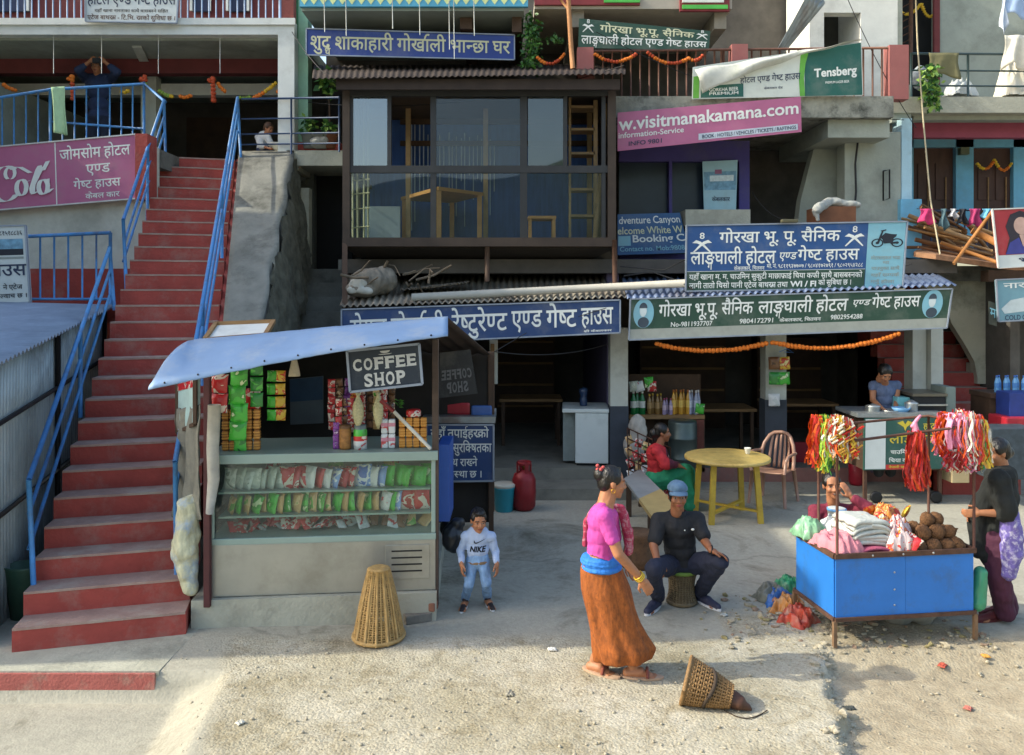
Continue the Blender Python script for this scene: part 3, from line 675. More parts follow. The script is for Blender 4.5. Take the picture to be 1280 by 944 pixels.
# alley doorway wall, grey stairs to it, walkway
bd('alley_wall', mat('dim_grey_wall', '#5d605a', .95, var=.3, vs=2, dirt=('#2b2c28', .6, 1.2)), bx(362, 392, 13.0, 13.2, 205, 470), bx(392, 440, 13.0, 13.2, 195, 215)); bd('alley_shade_panel', mat('doorway_shade', '#171716', .9, var=.2), bx(392, 440, 13.25, 13.35, 215, 380))  # near-black panel stands in for the shade inside the alley doorway
bd('alley_column', conc, bx(372, 386, 12.3, 12.5, 235, 330))
part('alley_step', concd, lambda m: [m.box((-3.4, 11.2 + k * .35, 0), (-2.3, 13.0, 2.0 + k * .22 + .22)) for k in range(5)])
bd('walkway', conc, bx(330, 372, 12.22, 13.3, 197, 213), bx(358, 428, 12.2, 13.3, 188, 207))
bd('walkway_kerb', redp, bx(350, 425, 12.4, 12.6, 178, 188))
# upper wall behind the glazed room, floors and eaves
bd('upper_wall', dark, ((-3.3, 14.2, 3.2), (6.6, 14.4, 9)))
bd('balcony_slab', mat('balcony_underside', '#8d988f', .9, var=.15, vs=1.5), ((P(376, 0, 11.7).x, 11.75, 6.86), (P(655, 0, 11.7).x, 14.2, 7.0)))
bd('green_pillar', greenp, bx(368, 385, 12.45, 12.7, -30, 196))
part('green_pillar_rib', mat('green_trim', '#3e7a55', .8), lambda m: m.box(*bx(366, 372, 12.40, 12.44, -30, 62)))
# turquoise scalloped fringe
turq = mat('turquoise_paint', '#58a9c8', .7, var=.12, vs=6); lem = mat('lemon_paint', '#cfd99a', .7)
def fringe(m):
    a, b = P(375, -2, 11.7), P(660, -12, 11.7); m.box((a.x, 11.68, 6.9), (b.x, 11.749, 7.15), 0)
    n = 24
    for k in range(n):
        x = a.x + (b.x - a.x) * (k + .5) / n; w = (b.x - a.x) / n / 2
        m.prism([(x - w, 11.672, 7.02), (x, 11.672, 6.925), (x + w, 11.672, 7.02)], (0, .006, 0), 1)
part('eave_fringe', [turq, lem], fringe)
for x, y in ((485, 18), (613, 21)):
    g = P(x, y, 12.9); part('ceiling_light', mat('violet_lamp_rim', '#4e4a7a', .5), lambda m: m.lathe([(.11, 6.79), (.12, 6.82), (.12, 6.858)], (g.x * 1.0, 13.0, 0), 16))
bd('soffit_beam', woodd, bx(575, 590, 12.0, 14.2, 22, 36), bx(640, 652, 12.0, 14.2, 20, 40))
# upper terrace behind the torn beer banner
bd('terrace_slab', mat('mossy_concrete', '#8b8c82', .95, var=.35, vs=3, bump=.4, bs=20, dirt=('#2d302a', .95, 3.2)), ((P(770, 0, 11.6).x, 11.6, 5.26), (P(1117, 0, 11.6).x, 14.2, 5.57)))
bd('terrace_beam', wallg, bx(1035, 1112, 11.75, 13.9, 150, 172, 11.75))
bd('upper_slab', mat('cream_underside', '#a9a294', .9, var=.1), ((P(668, 0, 12).x, 12.0, 6.98), (P(915, 0, 12).x, 14.2, 7.12)))
part('slab_trim', [mat('crimson_trim', '#7d2f33', .7), mat('leaf_green_trim', '#4fae4a', .7), white], lambda m: (m.box(*bx(668, 800, 11.95, 11.999, -5, 6), 0), m.box(*bx(755, 800, 11.93, 11.949, -8, 3), 1), m.box(*bx(850, 912, 11.95, 11.999, -5, 14), 0), m.box(*bx(853, 910, 11.93, 11.949, 6, 11), 1), m.box(*bx(853, 905, 11.93, 11.949, -6, 3), 2)))
bd('bracket_beam', mat('cream_beam', '#8d877a', .9), bx(715, 730, 12.1, 14.2, 6, 34), bx(893, 908, 12.1, 14.2, 12, 36))
for x0, x1, y0, y1 in ((722, 742, 59, 100), (915, 935, 55, 100), (1112, 1136, 56, 122)): bd('terrace_pillar', pinkp, bx(x0, x1, 11.9, 12.1, y0, y1 + (2 if x0 > 1000 else 25)))
whx = P(1012, 0, 13).x
bd('white_wall', stucco('bright_white_plaster', '#d9dad2'), ((whx, 13.0, 5.57), (P(1030, 0, 13).x, 14.1, 9)), ((P(1076, 0, 13).x, 13.0, 5.57), (P(1122, 0, 13).x, 14.1, 9)), ((P(1030, 0, 13).x, 13.0, 5.57), (P(1076, 0, 13).x, 13.2, 6.42)), ((P(1030, 0, 13).x, 13.0, 7.28), (P(1076, 0, 13).x, 13.2, 9)))
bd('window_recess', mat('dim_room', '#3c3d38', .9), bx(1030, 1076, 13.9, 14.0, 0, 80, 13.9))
part('zinc_chute', zinc, lambda m: m.grid(lambda u, v: P(1012, -12, 12.3).lerp(P(972, 62, 12.3), v) + Vector((.45 * u * (1 - v * .6), .5 * u, .03 * math.sin(u * 25))), 16, 6, thick=(0, .01, 0)))
# middle floor: purple framed ticket window, dark passage, slanted stair wall
bd('purple_wall', purple, bx(774, 937, 12.5, 12.6, 176, 202, 12.5), bx(924, 937, 12.5, 12.6, 202, 282, 12.5), bx(774, 862, 12.3, 12.45, 318, 340, 12.3), bx(836, 840, 12.48, 12.6, 202, 270, 12.5))
bd('purple_window', mat('dim_blue_glass', '#26323f', .25, var=.3, vs=1), bx(774, 924, 12.62, 12.7, 202, 330, 12.6))
bd('grey_wall', wallg, bx(1056, 1126, 12.2, 12.5, 165, 290, 12.2))
part('slanted_wall', wallg, lambda m: m.prism([P(1020, 176, 12.7), P(1062, 170, 12.7), P(1062, 300, 12.7), P(995, 300, 12.7), P(1001, 250, 12.7)], (0, .2, 0)))
bd('ledge', conc, bx(857, 938, 12.0, 12.6, 262, 282, 12.0))
part('meter_frame', black, lambda m: m.tube([P(1104, 214, 12.15), P(1112, 212, 12.15), P(1112, 248, 12.15), P(1104, 251, 12.15), P(1104, 214, 12.15)], .012, 5))
part('cable', black, lambda m: m.tube([P(1072, 178, 12.15), P(1069, 205, 12.15), P(1070, 240, 12.15), P(1068, 262, 12.15)], .016, 5))
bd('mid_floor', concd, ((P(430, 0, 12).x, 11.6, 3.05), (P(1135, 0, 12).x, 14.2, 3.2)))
# ---------------------------------------------------------------- corrugated awning roofs
def corrug(name, label, a0, a1, b1, b0, n, m, amp=.018, th=.004, cat='awning'):
    mb = MB(); nu = n * 6
    up = (Vector(a1) - Vector(a0)).cross(Vector(b0) - Vector(a0)).normalized(); up = up if up.z > 0 else -up
    mb.grid(lambda u, v: Vector(a0).lerp(Vector(a1), u).lerp(Vector(b0).lerp(Vector(b1), u), v) + up * amp * math.sin(2 * math.pi * u * n), nu, 3, thick=(0, 0, -th))
    return tag(mb.build(name, m), label, cat)
corrug('shop_awning', 'rusty corrugated awning over the dark blue restaurant board', P(424, 383, 10.45), P(783, 371, 10.45), P(772, 336, 13), P(440, 338, 13), 44, mat('dull_zinc', '#857f72', .75, .15, var=.35, vs=3, dirt=('#4a3a2e', .8, 2)))
corrug('shop_awning', 'bluish corrugated awning over the long green hotel board', P(784, 374, 10.35), P(1196, 356, 10.35), P(1160, 336, 12.2), P(775, 340, 12.2), 46, mat('blue_zinc', '#5f6f8c', .55, .3, var=.25, vs=3, dirt=('#4f4238', .6, 2)))
mb = MB(); mb.tube([P(515, 372, 10.6), P(862, 354, 10.6)], .055, 10); tag(mb.build('gutter_pipe', mat('pale_pipe', '#b0ada2', .6, var=.1, vs=5)), 'long pale drain pipe lying along the rusty corrugated awning', 'pipe')
mb = MB(); mb.tube([P(768, 300, 10.95), P(769, 371, 10.95)], .035, 8); tag(mb.build('support_post', rust), 'rusty post under the corner of the glazed room, next to the pink banner', 'post')
mb = MB(); mb.tube([P(609, 302, 11.0), P(609, 352, 11.0)], .035, 8); tag(mb.build('support_post', woodd), 'brown post under the middle of the glazed room', 'post')
mb = MB(); mb.bar(P(431, 300, 11), P(431, 388, 10.6), .07); tag(mb.build('support_post', woodd), 'brown post beside the roof junk under the glazed room', 'post')
# ---------------------------------------------------------------- glazed room on stilts
gA_ = glass_mat('room_glass', '#eef3f3', .012, .004)
root = thing('glazed_room', 'projecting brown framed glazed room with tables seen inside', 'room', (P(600, 305, 11).x, 11, P(600, 305, 11).z))
frm = mat('dark_frame', '#2a2c2d', .6, var=.25, vs=6); brn = mat('brown_frame', '#3d3229', .75, var=.25, vs=5)
gx0, gx1 = P(430, 0, 11).x, P(769, 0, 11).x; gz0, gz1 = P(0, 303, 11).z, P(0, 108, 11).z
bd('floor', mat('room_floor', '#5b4c3e', .85, var=.2), ((gx0, 11.02, gz0 - .06), (gx1, 13.3, gz0 + .03)))
part('underside', mat('dark_boards', '#2b2621', .9, var=.3, vs=4), lambda m: m.prism([(gx0, 11.05, gz0 - .061), (gx0 + .5, 13.3, gz0 - .5), (gx1 - .9, 13.3, gz0 - .5), (gx1, 11.05, gz0 - .061)], (0, 0, -.02)))  # underside in one dark brown tone
bd('back_wall', mat('deep_blue_boards', '#3a5c9c', .8, var=.3, vs=3, stretch=(6, 1, .6)), ((gx0, 13.0, gz0), (gx1, 13.1, gz1)))
bd('side_pane', gA_, ((gx0 - .01, 11.1, gz0 + .1), (gx0 - .004, 12.95, gz1)))
bd('side_rail', brn, ((gx0 - .03, 11.05, gz0 - .05), (gx0 + .03, 13, gz0 + .1)), ((gx0 - .03, 11.05, gz0 + 1.0), (gx0 + .03, 13, gz0 + 1.06)), ((gx0 - .03, 12, gz0), (gx0 + .03, 12.06, gz1)))
bd('side_wall', brn, ((gx1 - .02, 11.1, gz0), (gx1 + .02, 13, gz1)))
corr = MB(); ra, rb, rc, rd = P(390, 98, 10.65), P(782, 92, 10.65), P(782, 80, 13.3), P(392, 82, 13.3)
corr.grid(lambda u, v: ra.lerp(rb, u).lerp(rd.lerp(rc, u), v) + Vector((0, 0, .010 * math.sin(u * 2 * math.pi * 52))), 312, 3, thick=(0, 0, -.006)); corr.build('roof_sheet', rustsheet, root)
bd('eave_board', rustsheet, bx(420, 775, 10.75, 10.79, 99, 112, 10.75)); bd('inner_ceiling', mat('ceiling_boards', '#4b4238', .9), ((gx0, 11.05, gz1 - .02), (gx1, 13.1, gz1 + .02)))
for x0, x1 in ((428, 437), (760, 770)): bd('corner_post', brn, bx(x0, x1, 10.95, 11.05, 106, 306))
bd('sill', brn, bx(428, 770, 10.94, 11.06, 297, 308)); bd('lintel', frm, bx(428, 770, 10.96, 11.05, 106, 120)); bd('middle_rail', frm, bx(437, 760, 10.97, 11.04, 207, 216))
for x0, x1, y0, y1 in ((437, 441, 118, 210), (484, 489, 118, 210), (538, 545, 112, 300), (650, 659, 112, 300), (704, 709, 118, 210), (752, 757, 118, 300)): bd('mullion', frm, bx(x0, x1, 10.98, 11.03, y0, y1))
gA = glass_mat('room_glass', '#c2d0d2', .05, .015); gC = glass_mat('greenish_pane', '#8fa39c', .06, .03); gB = glass_mat('pale_pane', '#a9babf', .16, .05)  # gB mirrors more and carries a faint pale veil
for x0, x1, y0, y1, m in ((439, 486, 119, 208, gB), (543, 652, 112, 208, gA), (660, 706, 116, 208, gC), (437, 541, 215, 298, gA), (545, 652, 215, 298, gA), (659, 754, 215, 298, gA)): bd('pane', m, bx(x0, x1, 11.0, 11.006, y0, y1))
for x in (510, 607, 737): bd('inner_post', woody, bx(x - 3, x + 3, 12.2, 12.27, 112, 300, 12.2))
bd('inner_rail', woodd, bx(500, 750, 12.9, 12.96, 148, 155, 12.9), bx(500, 750, 12.9, 12.96, 176, 182, 12.9))
light_slit = mat('pale_slit', '#aab8cc', .7)
for k in range(22):
    x = 508 + k * 5.2 + rr.uniform(-.8, .8); bd('light_slit', light_slit, bx(x, x + 1.3, 12.94, 12.97, (140 if k < 5 else 170) + rr.uniform(-5, 8), rr.uniform(215, 290), 12.94))  # thin pale strips painted as light through slits in the boards
bd('shelf_frame', woody, bx(711, 714, 11.5, 11.56, 112, 300, 11.5), bx(742, 747, 11.5, 11.56, 125, 300, 11.5), *[bx(713, 744, 11.5, 11.8, y, y + 3, 11.5) for y in (132, 160, 190, 235, 268)])
part('pole', woody, lambda m: (m.tube([P(750, 300, 11.6), P(757, 130, 11.6)], .03, 6), m.tube([P(744, 300, 11.5), P(752, 215, 11.5)], .045, 6)))
part('bamboo_pole', mat('bamboo', '#a8a27c', .6, var=.2, vs=8), lambda m: [m.tube([P(x, 299, 11.25), P(x + rr.uniform(-1, 1), 122, 11.25)], .016, 6) for x in (441, 447, 455, 460)] + [m.tube([P(440, y, 11.2), P(462, y - 2, 11.2)], .01, 6) for y in (226, 243, 262, 285)])
bd('white_board', mat('whitewashed_board', '#aeb8bb', .8, var=.08), bx(455, 500, 11.9, 11.95, 258, 299, 11.9))
tb_ = thing('wooden_table', 'orange brown wooden table behind the glass of the projecting room', 'table', tuple(P(553, 298, 11.7)))
def wtable(m):
    a, b, c, d = P(499, 262, 11.6), P(556, 243, 11.5), P(603, 252, 12.1), P(552, 255, 12.6); zt = gz0 + .76
    q = [Vector((v.x, v.y, zt)) for v in (P(501, 0, 12.5), P(548, 0, 11.3), P(604, 0, 11.95), P(566, 0, 12.9))]; m.prism(q, (0, 0, .05)); return q
mb = MB(); q = wtable(mb); mb.build('tabletop', mat('table_orange', '#c08a4c', .5, var=.2, vs=5), tb_)
tc0 = sum(q, Vector()) / 4
for v in q: mb = MB(); mb.bar((v.x + (tc0.x - v.x) * .09, v.y + (tc0.y - v.y) * .09, gz0 + .03), (v.x + (tc0.x - v.x) * .09, v.y + (tc0.y - v.y) * .09, gz0 + .76), .07); mb.build('leg', mat('table_orange'), tb_)
st_ = thing('wooden_stool', 'small square wooden stool behind the lower glass of the room', 'stool', tuple(P(677, 298, 11.5)))
mb = MB(); a = P(660, 272, 11.4); b = P(695, 276, 11.4); mb.box((a.x, 11.35, a.z - .02), (b.x, 11.75, a.z + .02)); mb.build('seat', mat('table_orange'), st_)
for x in (a.x + .03, b.x - .03):
    for y in (11.4, 11.7): mb = MB(); mb.bar((x, y, gz0 + .03), (x, y, a.z - .02), .045); mb.build('leg', mat('table_orange'), st_)
# ---------------------------------------------------------------- terrace railings
a0, a1 = P(742, 63, 11.95), P(1112, 60, 11.95); br = mat('brown_iron', '#6b4a3c', .6, .2, var=.3, vs=12)
zb = 5.6; a0, a1 = P(742, 64, 11.95), P(1114, 60, 11.95)
bl = [(z_(a0.lerp(a1, k / 32), zb), a0.lerp(a1, k / 32)) for k in range(1, 32)]
railing('terrace_railing', 'brown iron bars of the terrace behind the torn beer banner', [[a0, a1]], [(z_(a0, zb), a0), (z_(a1, zb), a1), (z_(a0.lerp(a1, .43), zb), a0.lerp(a1, .43))], br, bl, r=.02, rb=.014)
a0 = P(302, 124, 12.15); a1 = P(424, 122, 12.15)
rs = []
for y in (124, 149, 168, 181): rs.append([P(302, y, 12.15), P(424, y - 2, 12.15)])
railing('walkway_railing', 'dark blue horizontal pipe railing of the walkway with potted plants', rs, [(P(364, 196, 12.15), P(364, 122, 12.15)), (P(424, 190, 12.15), P(424, 120, 12.15))], mat('dark_blue_iron', '#2f4668', .5, var=.2), r=.016)
# ---------------------------------------------------------------- house with the sky blue doors
root = thing('blue_house', 'house with sky blue plaster doors, grey upper wall and side stairs', 'building', (P(1210, 0, 14).x, 13, 0))
bd('upper_wall', wallg, bx(1172, 1400, 13.8, 14.0, -90, 130, 13.8)); bd('upper_wall', mat('rough_pale_plaster', '#b8b7a6', .95, var=.2, vs=4, bump=.8, bs=9), bx(1084, 1128, 13.2, 13.4, -60, 60, 13.2))
bd('door_shade_panel', mat('doorway_shade'), bx(1124, 1172, 14.1, 14.2, -60, 130, 14.1)); bd('door_frame', maroon, bx(1168, 1175, 13.74, 13.8, -60, 130, 13.74))  # near-black panel painted as the shade in the upper doorway
part('grille', rust, lambda m: (m.tube([P(1139, -20, 13.3), P(1138, 118, 13.3)], .035, 8), [m.tube([P(1121, y, 13.4), P(1138, y - 9, 13.3)], .01, 5) for y in range(-5, 70, 9)]))
bd('slab', conc, bx(1117, 1400, 12.3, 14.4, 121, 141, 12.3)); bd('slab_rib', wallg, bx(1142, 1400, 12.5, 12.7, 141, 150, 12.5))
bd('band', mat('rose_paint', '#93465a', .8, var=.1), bx(1142, 1400, 12.9, 13.05, 153, 172, 12.9))
bd('wall', ltblue, bx(1128, 1142, 13.9, 14.1, 166, 320, 13.9), bx(1195, 1217, 13.9, 14.1, 166, 320, 13.9), bx(1267, 1400, 13.9, 14.1, 166, 320, 13.9), bx(1128, 1400, 13.9, 14.1, 160, 184, 13.9))
bd('pillar', stucco('pale_blue_plaster', '#a9cad6'), bx(1127, 1140, 12.2, 12.5, 148, 262, 12.2)); bd('pillar', ltblue, bx(1122, 1148, 12.1, 12.5, 250, 330, 12.2))
bd('wall', wallg, bx(1117, 1141, 12.35, 12.6, 105, 152, 12.3))
for x0, x1 in ((1142, 1195), (1217, 1267)):
    dr = part('door', mat('brown_door', '#4a332a', .7, var=.25, vs=3, stretch=(4, 1, 1)), lambda m: (m.box(*bx(x0, x1, 14.0, 14.06, 184, 330, 14.0)), [m.box(*bx(x0 + 5 + k * 22, x0 + 22 + k * 22, 13.98, 13.999, 205, 250, 14.0)) for k in range(2)]))
    part('bar', wood, lambda m: [m.box(*bx(x0 + 16 + k * 22, x0 + 17.2 + k * 22, 13.95, 13.97, 222, 290, 14.0)) for k in range(2)], dr)
bd('switch_box', mat('olive_box', '#5d6650', .6), bx(1201, 1212, 13.8, 13.899, 184, 193, 13.8))
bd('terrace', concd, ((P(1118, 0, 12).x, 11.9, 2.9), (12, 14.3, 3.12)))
part('parapet', mat('worn_cream_wall', '#b3b09c', .92, var=.12, vs=2.5, bump=.2, dirt=('#5f6250', .7, 1.4)), lambda m: m.prism([P(1132, 322, 12.1), P(1172, 326, 12.1), P(1234, 343, 12.1), P(1234, 474, 12.1), P(1222, 474, 12.1), P(1218, 452, 12.1), P(1207, 432, 12.1), P(1190, 405, 12.1), P(1178, 372, 12.1), P(1132, 345, 12.1)], (0, .14, 0)))
bd('pier', mat('worn_cream_wall'), bx(1222, 1234.5, 12.095, 12.4, 455, 480, 12.095))
part('parapet_cap', mat('terracotta_dust', '#9a7355', .95, var=.3, vs=10, bump=.4), lambda m: m.prism([P(1142, 315, 11.7), P(1170, 318, 11.3), P(1250, 330, 11.4), P(1300, 335, 11.4), P(1300, 324, 12.4), P(1150, 310, 12.4)], (0, 0, -.07)))
part('side_step', redp, lambda m: [m.box((P(1176, 0, 10.8).x, 10.75 + k * .24, -.1), (P(1276 - k * 8.5, 0, 10.75 + k * .24).x, 13.4, .1 + .2 * (k + 1))) for k in range(10)])
part('side_tread', redtread, lambda m: [m.box((P(1176, 0, 10.8).x, 10.745 + k * .24, .1 + .2 * (k + 1)), (P(1276 - k * 8.5, 0, 10.75 + k * .24).x + .004, 11.0 + k * .24, .104 + .2 * (k + 1))) for k in range(10)])
part('stair_wall', redp, lambda m: m.box((P(1150, 0, 13).x, 13.4, 2.2), (P(1205, 0, 13).x, 13.5, 2.9)))
bd('shop_void', dark, ((P(1236, 0, 13).x, 13.6, 0), (13, 13.8, 2.9)), ((P(1236, 0, 12).x + .01, 11.5, 0), (P(1236, 0, 12).x + .15, 13.6, 2.9)))
bd('shop_lintel', woodd, bx(1236, 1400, 11.4, 11.6, 338, 352, 11.4))
a0, a1 = P(1140, 66, 12.35), P(1400, 66, 12.35)
railing('upper_railing', 'dark green pipe railing of the grey walled upper balcony', [[P(1140, y, 12.35), P(1400, y + 2, 12.35)] for y in (67, 88, 107)], [(P(1139, 122, 12.35), P(1139, 66, 12.35)), (P(1210, 122, 12.35), P(1210, 67, 12.35))], mat('dark_teal_iron', '#33484a', .5), r=.02)
a0, a1 = P(1150, 264, 12.6), P(1290, 262, 12.6); bl = [(P(1150 + k * 14, 312, 12.6), a0.lerp(a1, k / 10)) for k in range(1, 10)]
railing('door_railing', 'thin dark blue railing under the clothesline by the brown doors', [[a0, a1]], [(P(1150, 312, 12.6), a0)], mat('navy_iron', '#28334f', .5), bl, r=.012, rb=.012)
# ---------------------------------------------------------------- boards and their writing
def pnt(k, c, r=.5): return mat(k, c, r, var=.14, vs=2.2, bump=.05, bs=5, dirt=('#7d7c74', .32, 2.2))
W = mat('sign_white', '#dfe3de', .6, var=.05); Cr = mat('sign_cream', '#cfd0ae', .6, var=.08); DB = mat('sign_black', '#1c222e', .6); NB = mat('sign_navy', '#26344f', .6); RD = mat('sign_red', '#b1302e', .6); GRY = mat('sign_grey', '#8d9590', .6)
navy = pnt('board_navy', '#22406f'); royal = pnt('board_royal', '#233f8c'); dgreen = pnt('board_green', '#27493a'); cyanb = pnt('board_cyan', '#7fb6c6'); pinkb = pnt('board_pink', '#b4668a'); whiteb = pnt('board_white', '#c7cfce'); teal = pnt('board_teal', '#1f5a50'); frameg = mat('sign_frame', '#8f99a6', .5, .3)
def khukuri(mb, q, u, v, ru, rv, mi):
    for k in (-1, 1):
        pts = [(-.9, -.25), (-.45, -.2), (.05, .15), (.75, 1.0), (.85, .92), (.3, .1), (-.1, -.4), (-.55, -.62)]
        polyp(mb, q, [(u - k * ru * a, v + rv * b) for a, b in pts], mi, .005 + .001 * k)
    lettering(mb, '8', q, (u - ru * .22, v - rv * 1.55, u + ru * .22, v - rv * .75), mi)
def face_oval(mb, q, u, v, ru, rv, bg, dk, lt):
    disc(mb, q, u, v, ru, rv, bg, .004)
    disc(mb, q, u, v + rv * .62, ru * .55, rv * .36, dk, .005); disc(mb, q, u - ru * .05, v - rv * .18, ru * .34, rv * .42, lt, .006)
    polyp(mb, q, [(u + ru * (.4 * math.cos(t)) - ru * .05, v - rv * .35 + rv * .38 * -math.sin(t)) for t in [math.pi * k / 10 for k in range(11)]], dk, .0072)
sign('hotel_sign', 'royal blue board with one line of cream lettering under the turquoise eave', 'sign', [(383, 36), (643, 44), (643, 75), (383, 69)], 12.1, royal, frameg,
     [('शुद्ध शाकाहारी गोर्खाली भान्छा घर', (.02, .06, .98, .98), Cr)])
sign('hotel_sign', 'dark green board with crossed knives hung above the terrace garland', 'sign', [(724, 23), (888, 39), (886, 63), (723, 60)], 11.95, dgreen, None,
     [('गोरखा भू.पू. सैनिक', (.16, .06, .88, .52), Cr), ('लाङ्गघाली होटल एण्ड गेष्ट हाउस', (.02, .46, .98, .98), W)],
     extra=lambda m, q, l: (khukuri(m, q, .07, .28, .05, .18, 1), khukuri(m, q, .94, .28, .05, .18, 1)))
def moto(mb, q, lm):
    khukuri(mb, q, .072, .30, .05, .12, 0); khukuri(mb, q, .765, .24, .05, .12, 0)
    lm.append(DB); k = lm.index(DB); u0, v0, uw, vw = .845, .1, .14, .3
    def ring(cx, cy, r, w=.03):
        n = 20
        for i in range(n):
            a, b = 2 * math.pi * i / n, 2 * math.pi * (i + 1) / n
            polyp(mb, q, [(u0 + uw * (cx + rr_ * math.cos(t)), v0 + vw * (cy + rr_ * 1.1 * math.sin(t))) for rr_, t in ((r, a), (r, b), (r - w, b), (r - w, a))], k, .006)
    for cx in (.18, .82): ring(cx, .72, .2, .05); ring(cx, .72, .06, .06)
    polyp(mb, q, [(u0 + uw * a, v0 + vw * b) for a, b in ((.25, .45), (.42, .22), (.62, .28), (.8, .3), (.78, .4), (.7, .5), (.68, .72), (.4, .76), (.34, .55))], k, .007)
    polyp(mb, q, [(u0 + uw * a, v0 + vw * b) for a, b in ((.16, .7), (.3, .12), (.36, .12), (.24, .72))], k, .008); polyp(mb, q, [(u0 + uw * a, v0 + vw * b) for a, b in ((.26, .1), (.44, .04), (.44, .1), (.3, .16))], k, .009)
    polyp(mb, q, [(u0 + uw * a, v0 + vw * b) for a, b in ((.6, .7), (.82, .66), (.84, .76), (.6, .78))], k, .0095)
sign('guest_house_sign', 'big blue board with crossed knives and a motorcycle panel standing on the awning', 'sign', [(858, 282), (1134, 277), (1128, 360), (857, 364)], 10.5, pnt('board_blue', '#244f86'), frameg,
     [('गोरखा भू. पू. सैनिक', (.15, .05, .7, .34), W), ('लाङ्गघाली होटल', (.02, .33, .41, .68), W), ('एण्ड', (.42, .4, .5, .58), W, dict(slant=.2)), ('गेष्ट हाउस', (.51, .33, .79, .62), W),
      ('केबलकार, चितवन', (.22, .62, .36, .71), W), ('मो. नं. ९८११९३७७०७ / ९८०४१७२७९१ / ९८०२९५४२८८', (.37, .59, .81, .69), W),
      ('यहाँ खाना म. म. चाउमिन सुकुटी माछाफ्राई चिया कफी साथै बासबस्नको', (.015, .72, .81, .86), W), ('लागी तातो चिसो पानी एटेज बाथरूम तथा', (.015, .85, .47, .99), W), ('WI / FI', (.48, .87, .6, .96), W, dict(off=.03)), ('को सुबिधा छ ।', (.61, .83, .76, .97), W),
      ('मोटरसाइकल भाडा', (.845, .5, .98, .58), GRY), ('मा', (.9, .58, .93, .65), GRY), ('पाउनुका साथै', (.85, .66, .98, .74), GRY), ('यहाँ सम्पर्क', (.85, .76, .98, .84), GRY), ('गर्नु होला', (.85, .86, .96, .94), GRY)],
     patches=[((.825, .01, .995, .99), cyanb), ((0.005, .708, .822, .992), dgreen), ((0.005, .702, .822, .708), W)], extra=moto)
def faces(mb, q, lm):
    lm += [cyanb, mat('portrait_dark', '#3d4a55', .7), mat('portrait_light', '#c3cfd0', .7)]; b = lm.index(cyanb)
    face_oval(mb, q, .043, .36, .032, .36, b, b + 1, b + 2); face_oval(mb, q, .945, .37, .032, .36, b, b + 1, b + 2)
sign('guest_house_sign', 'long green board with two oval portraits over the marigold garland', 'sign', [(788, 374), (1190, 361), (1183, 410), (786, 425)], 10.3, dgreen, frameg,
     [('गोरखा भू.पू. सैनिक', (.09, .04, .385, .58), W), ('लाङ्गघाली होटल', (.4, .04, .68, .6), W), ('एण्ड', (.69, .16, .745, .4), W, dict(slant=.25)), ('गेष्ट हाउस', (.755, .04, .905, .52), W),
      ('No-9811937707', (.13, .6, .26, .72), W), ('9804172791', (.345, .58, .45, .7), W), ('केबलकार, चितवन', (.47, .58, .6, .72), W), ('9802954288', (.63, .56, .73, .68), W)],
     patches=[((0.003, .745, .997, .997), mat('bare_sheet', '#a3a79e', .55, .3, var=.12, vs=8))], extra=faces, thick=.05)
sign('restaurant_sign', 'dark blue restaurant board partly behind the snack stall roof', 'sign', [(427, 387), (775, 375), (775, 416), (427, 432)], 10.3, navy, frameg,
     [('सेयल गोर्खाली', (.03, .1, .37, .97), W), ('रेष्टुरेण्ट', (.395, .06, .595, .98), W), ('एण्ड', (.61, .06, .72, .9), W), ('गेष्ट', (.735, .02, .845, .95), W), ('हाउस', (.86, .04, .975, .9), W), ('श्री केबलकार', (.87, .86, .97, .96), W)], thick=.05)
sign('banner', 'torn white and green beer banner tied along the terrace bars', 'banner', [(866, 84), (1077, 53), (1079, 119), (865, 124)], 11.5, pnt('banner_white', '#c9d0c8'), None,
     [('Tensberg', (.715, .42, .965, .66), W, dict(off=.03)), ('PREMIUM LAGER BEER', (.78, .7, .92, .75), W), ('होटल एण्ड गेष्ट हाउस', (.28, .42, .635, .66), NB), ('केबलकार रोड', (.42, .74, .53, .82), NB), ('GORKHA BEER', (.1, .7, .27, .8), W), ('PREMIUM', (.1, .82, .27, .9), W)],
     patches=[((.66, .005, .995, .995), teal), ((.05, .62, .3, .97), teal), ((.005, .3, .04, .98), mat('beer_green', '#5fa23e', .6))], thick=.008,
     extra=lambda m, q, lm: (lm.append(mat('beer_green')), polyp(m, q, [(.64, .0), (.69, .0), (.665, .3), (.655, .6), (.66, .99), (.63, .99), (.625, .6), (.632, .3)], len(lm) - 1, .005)))
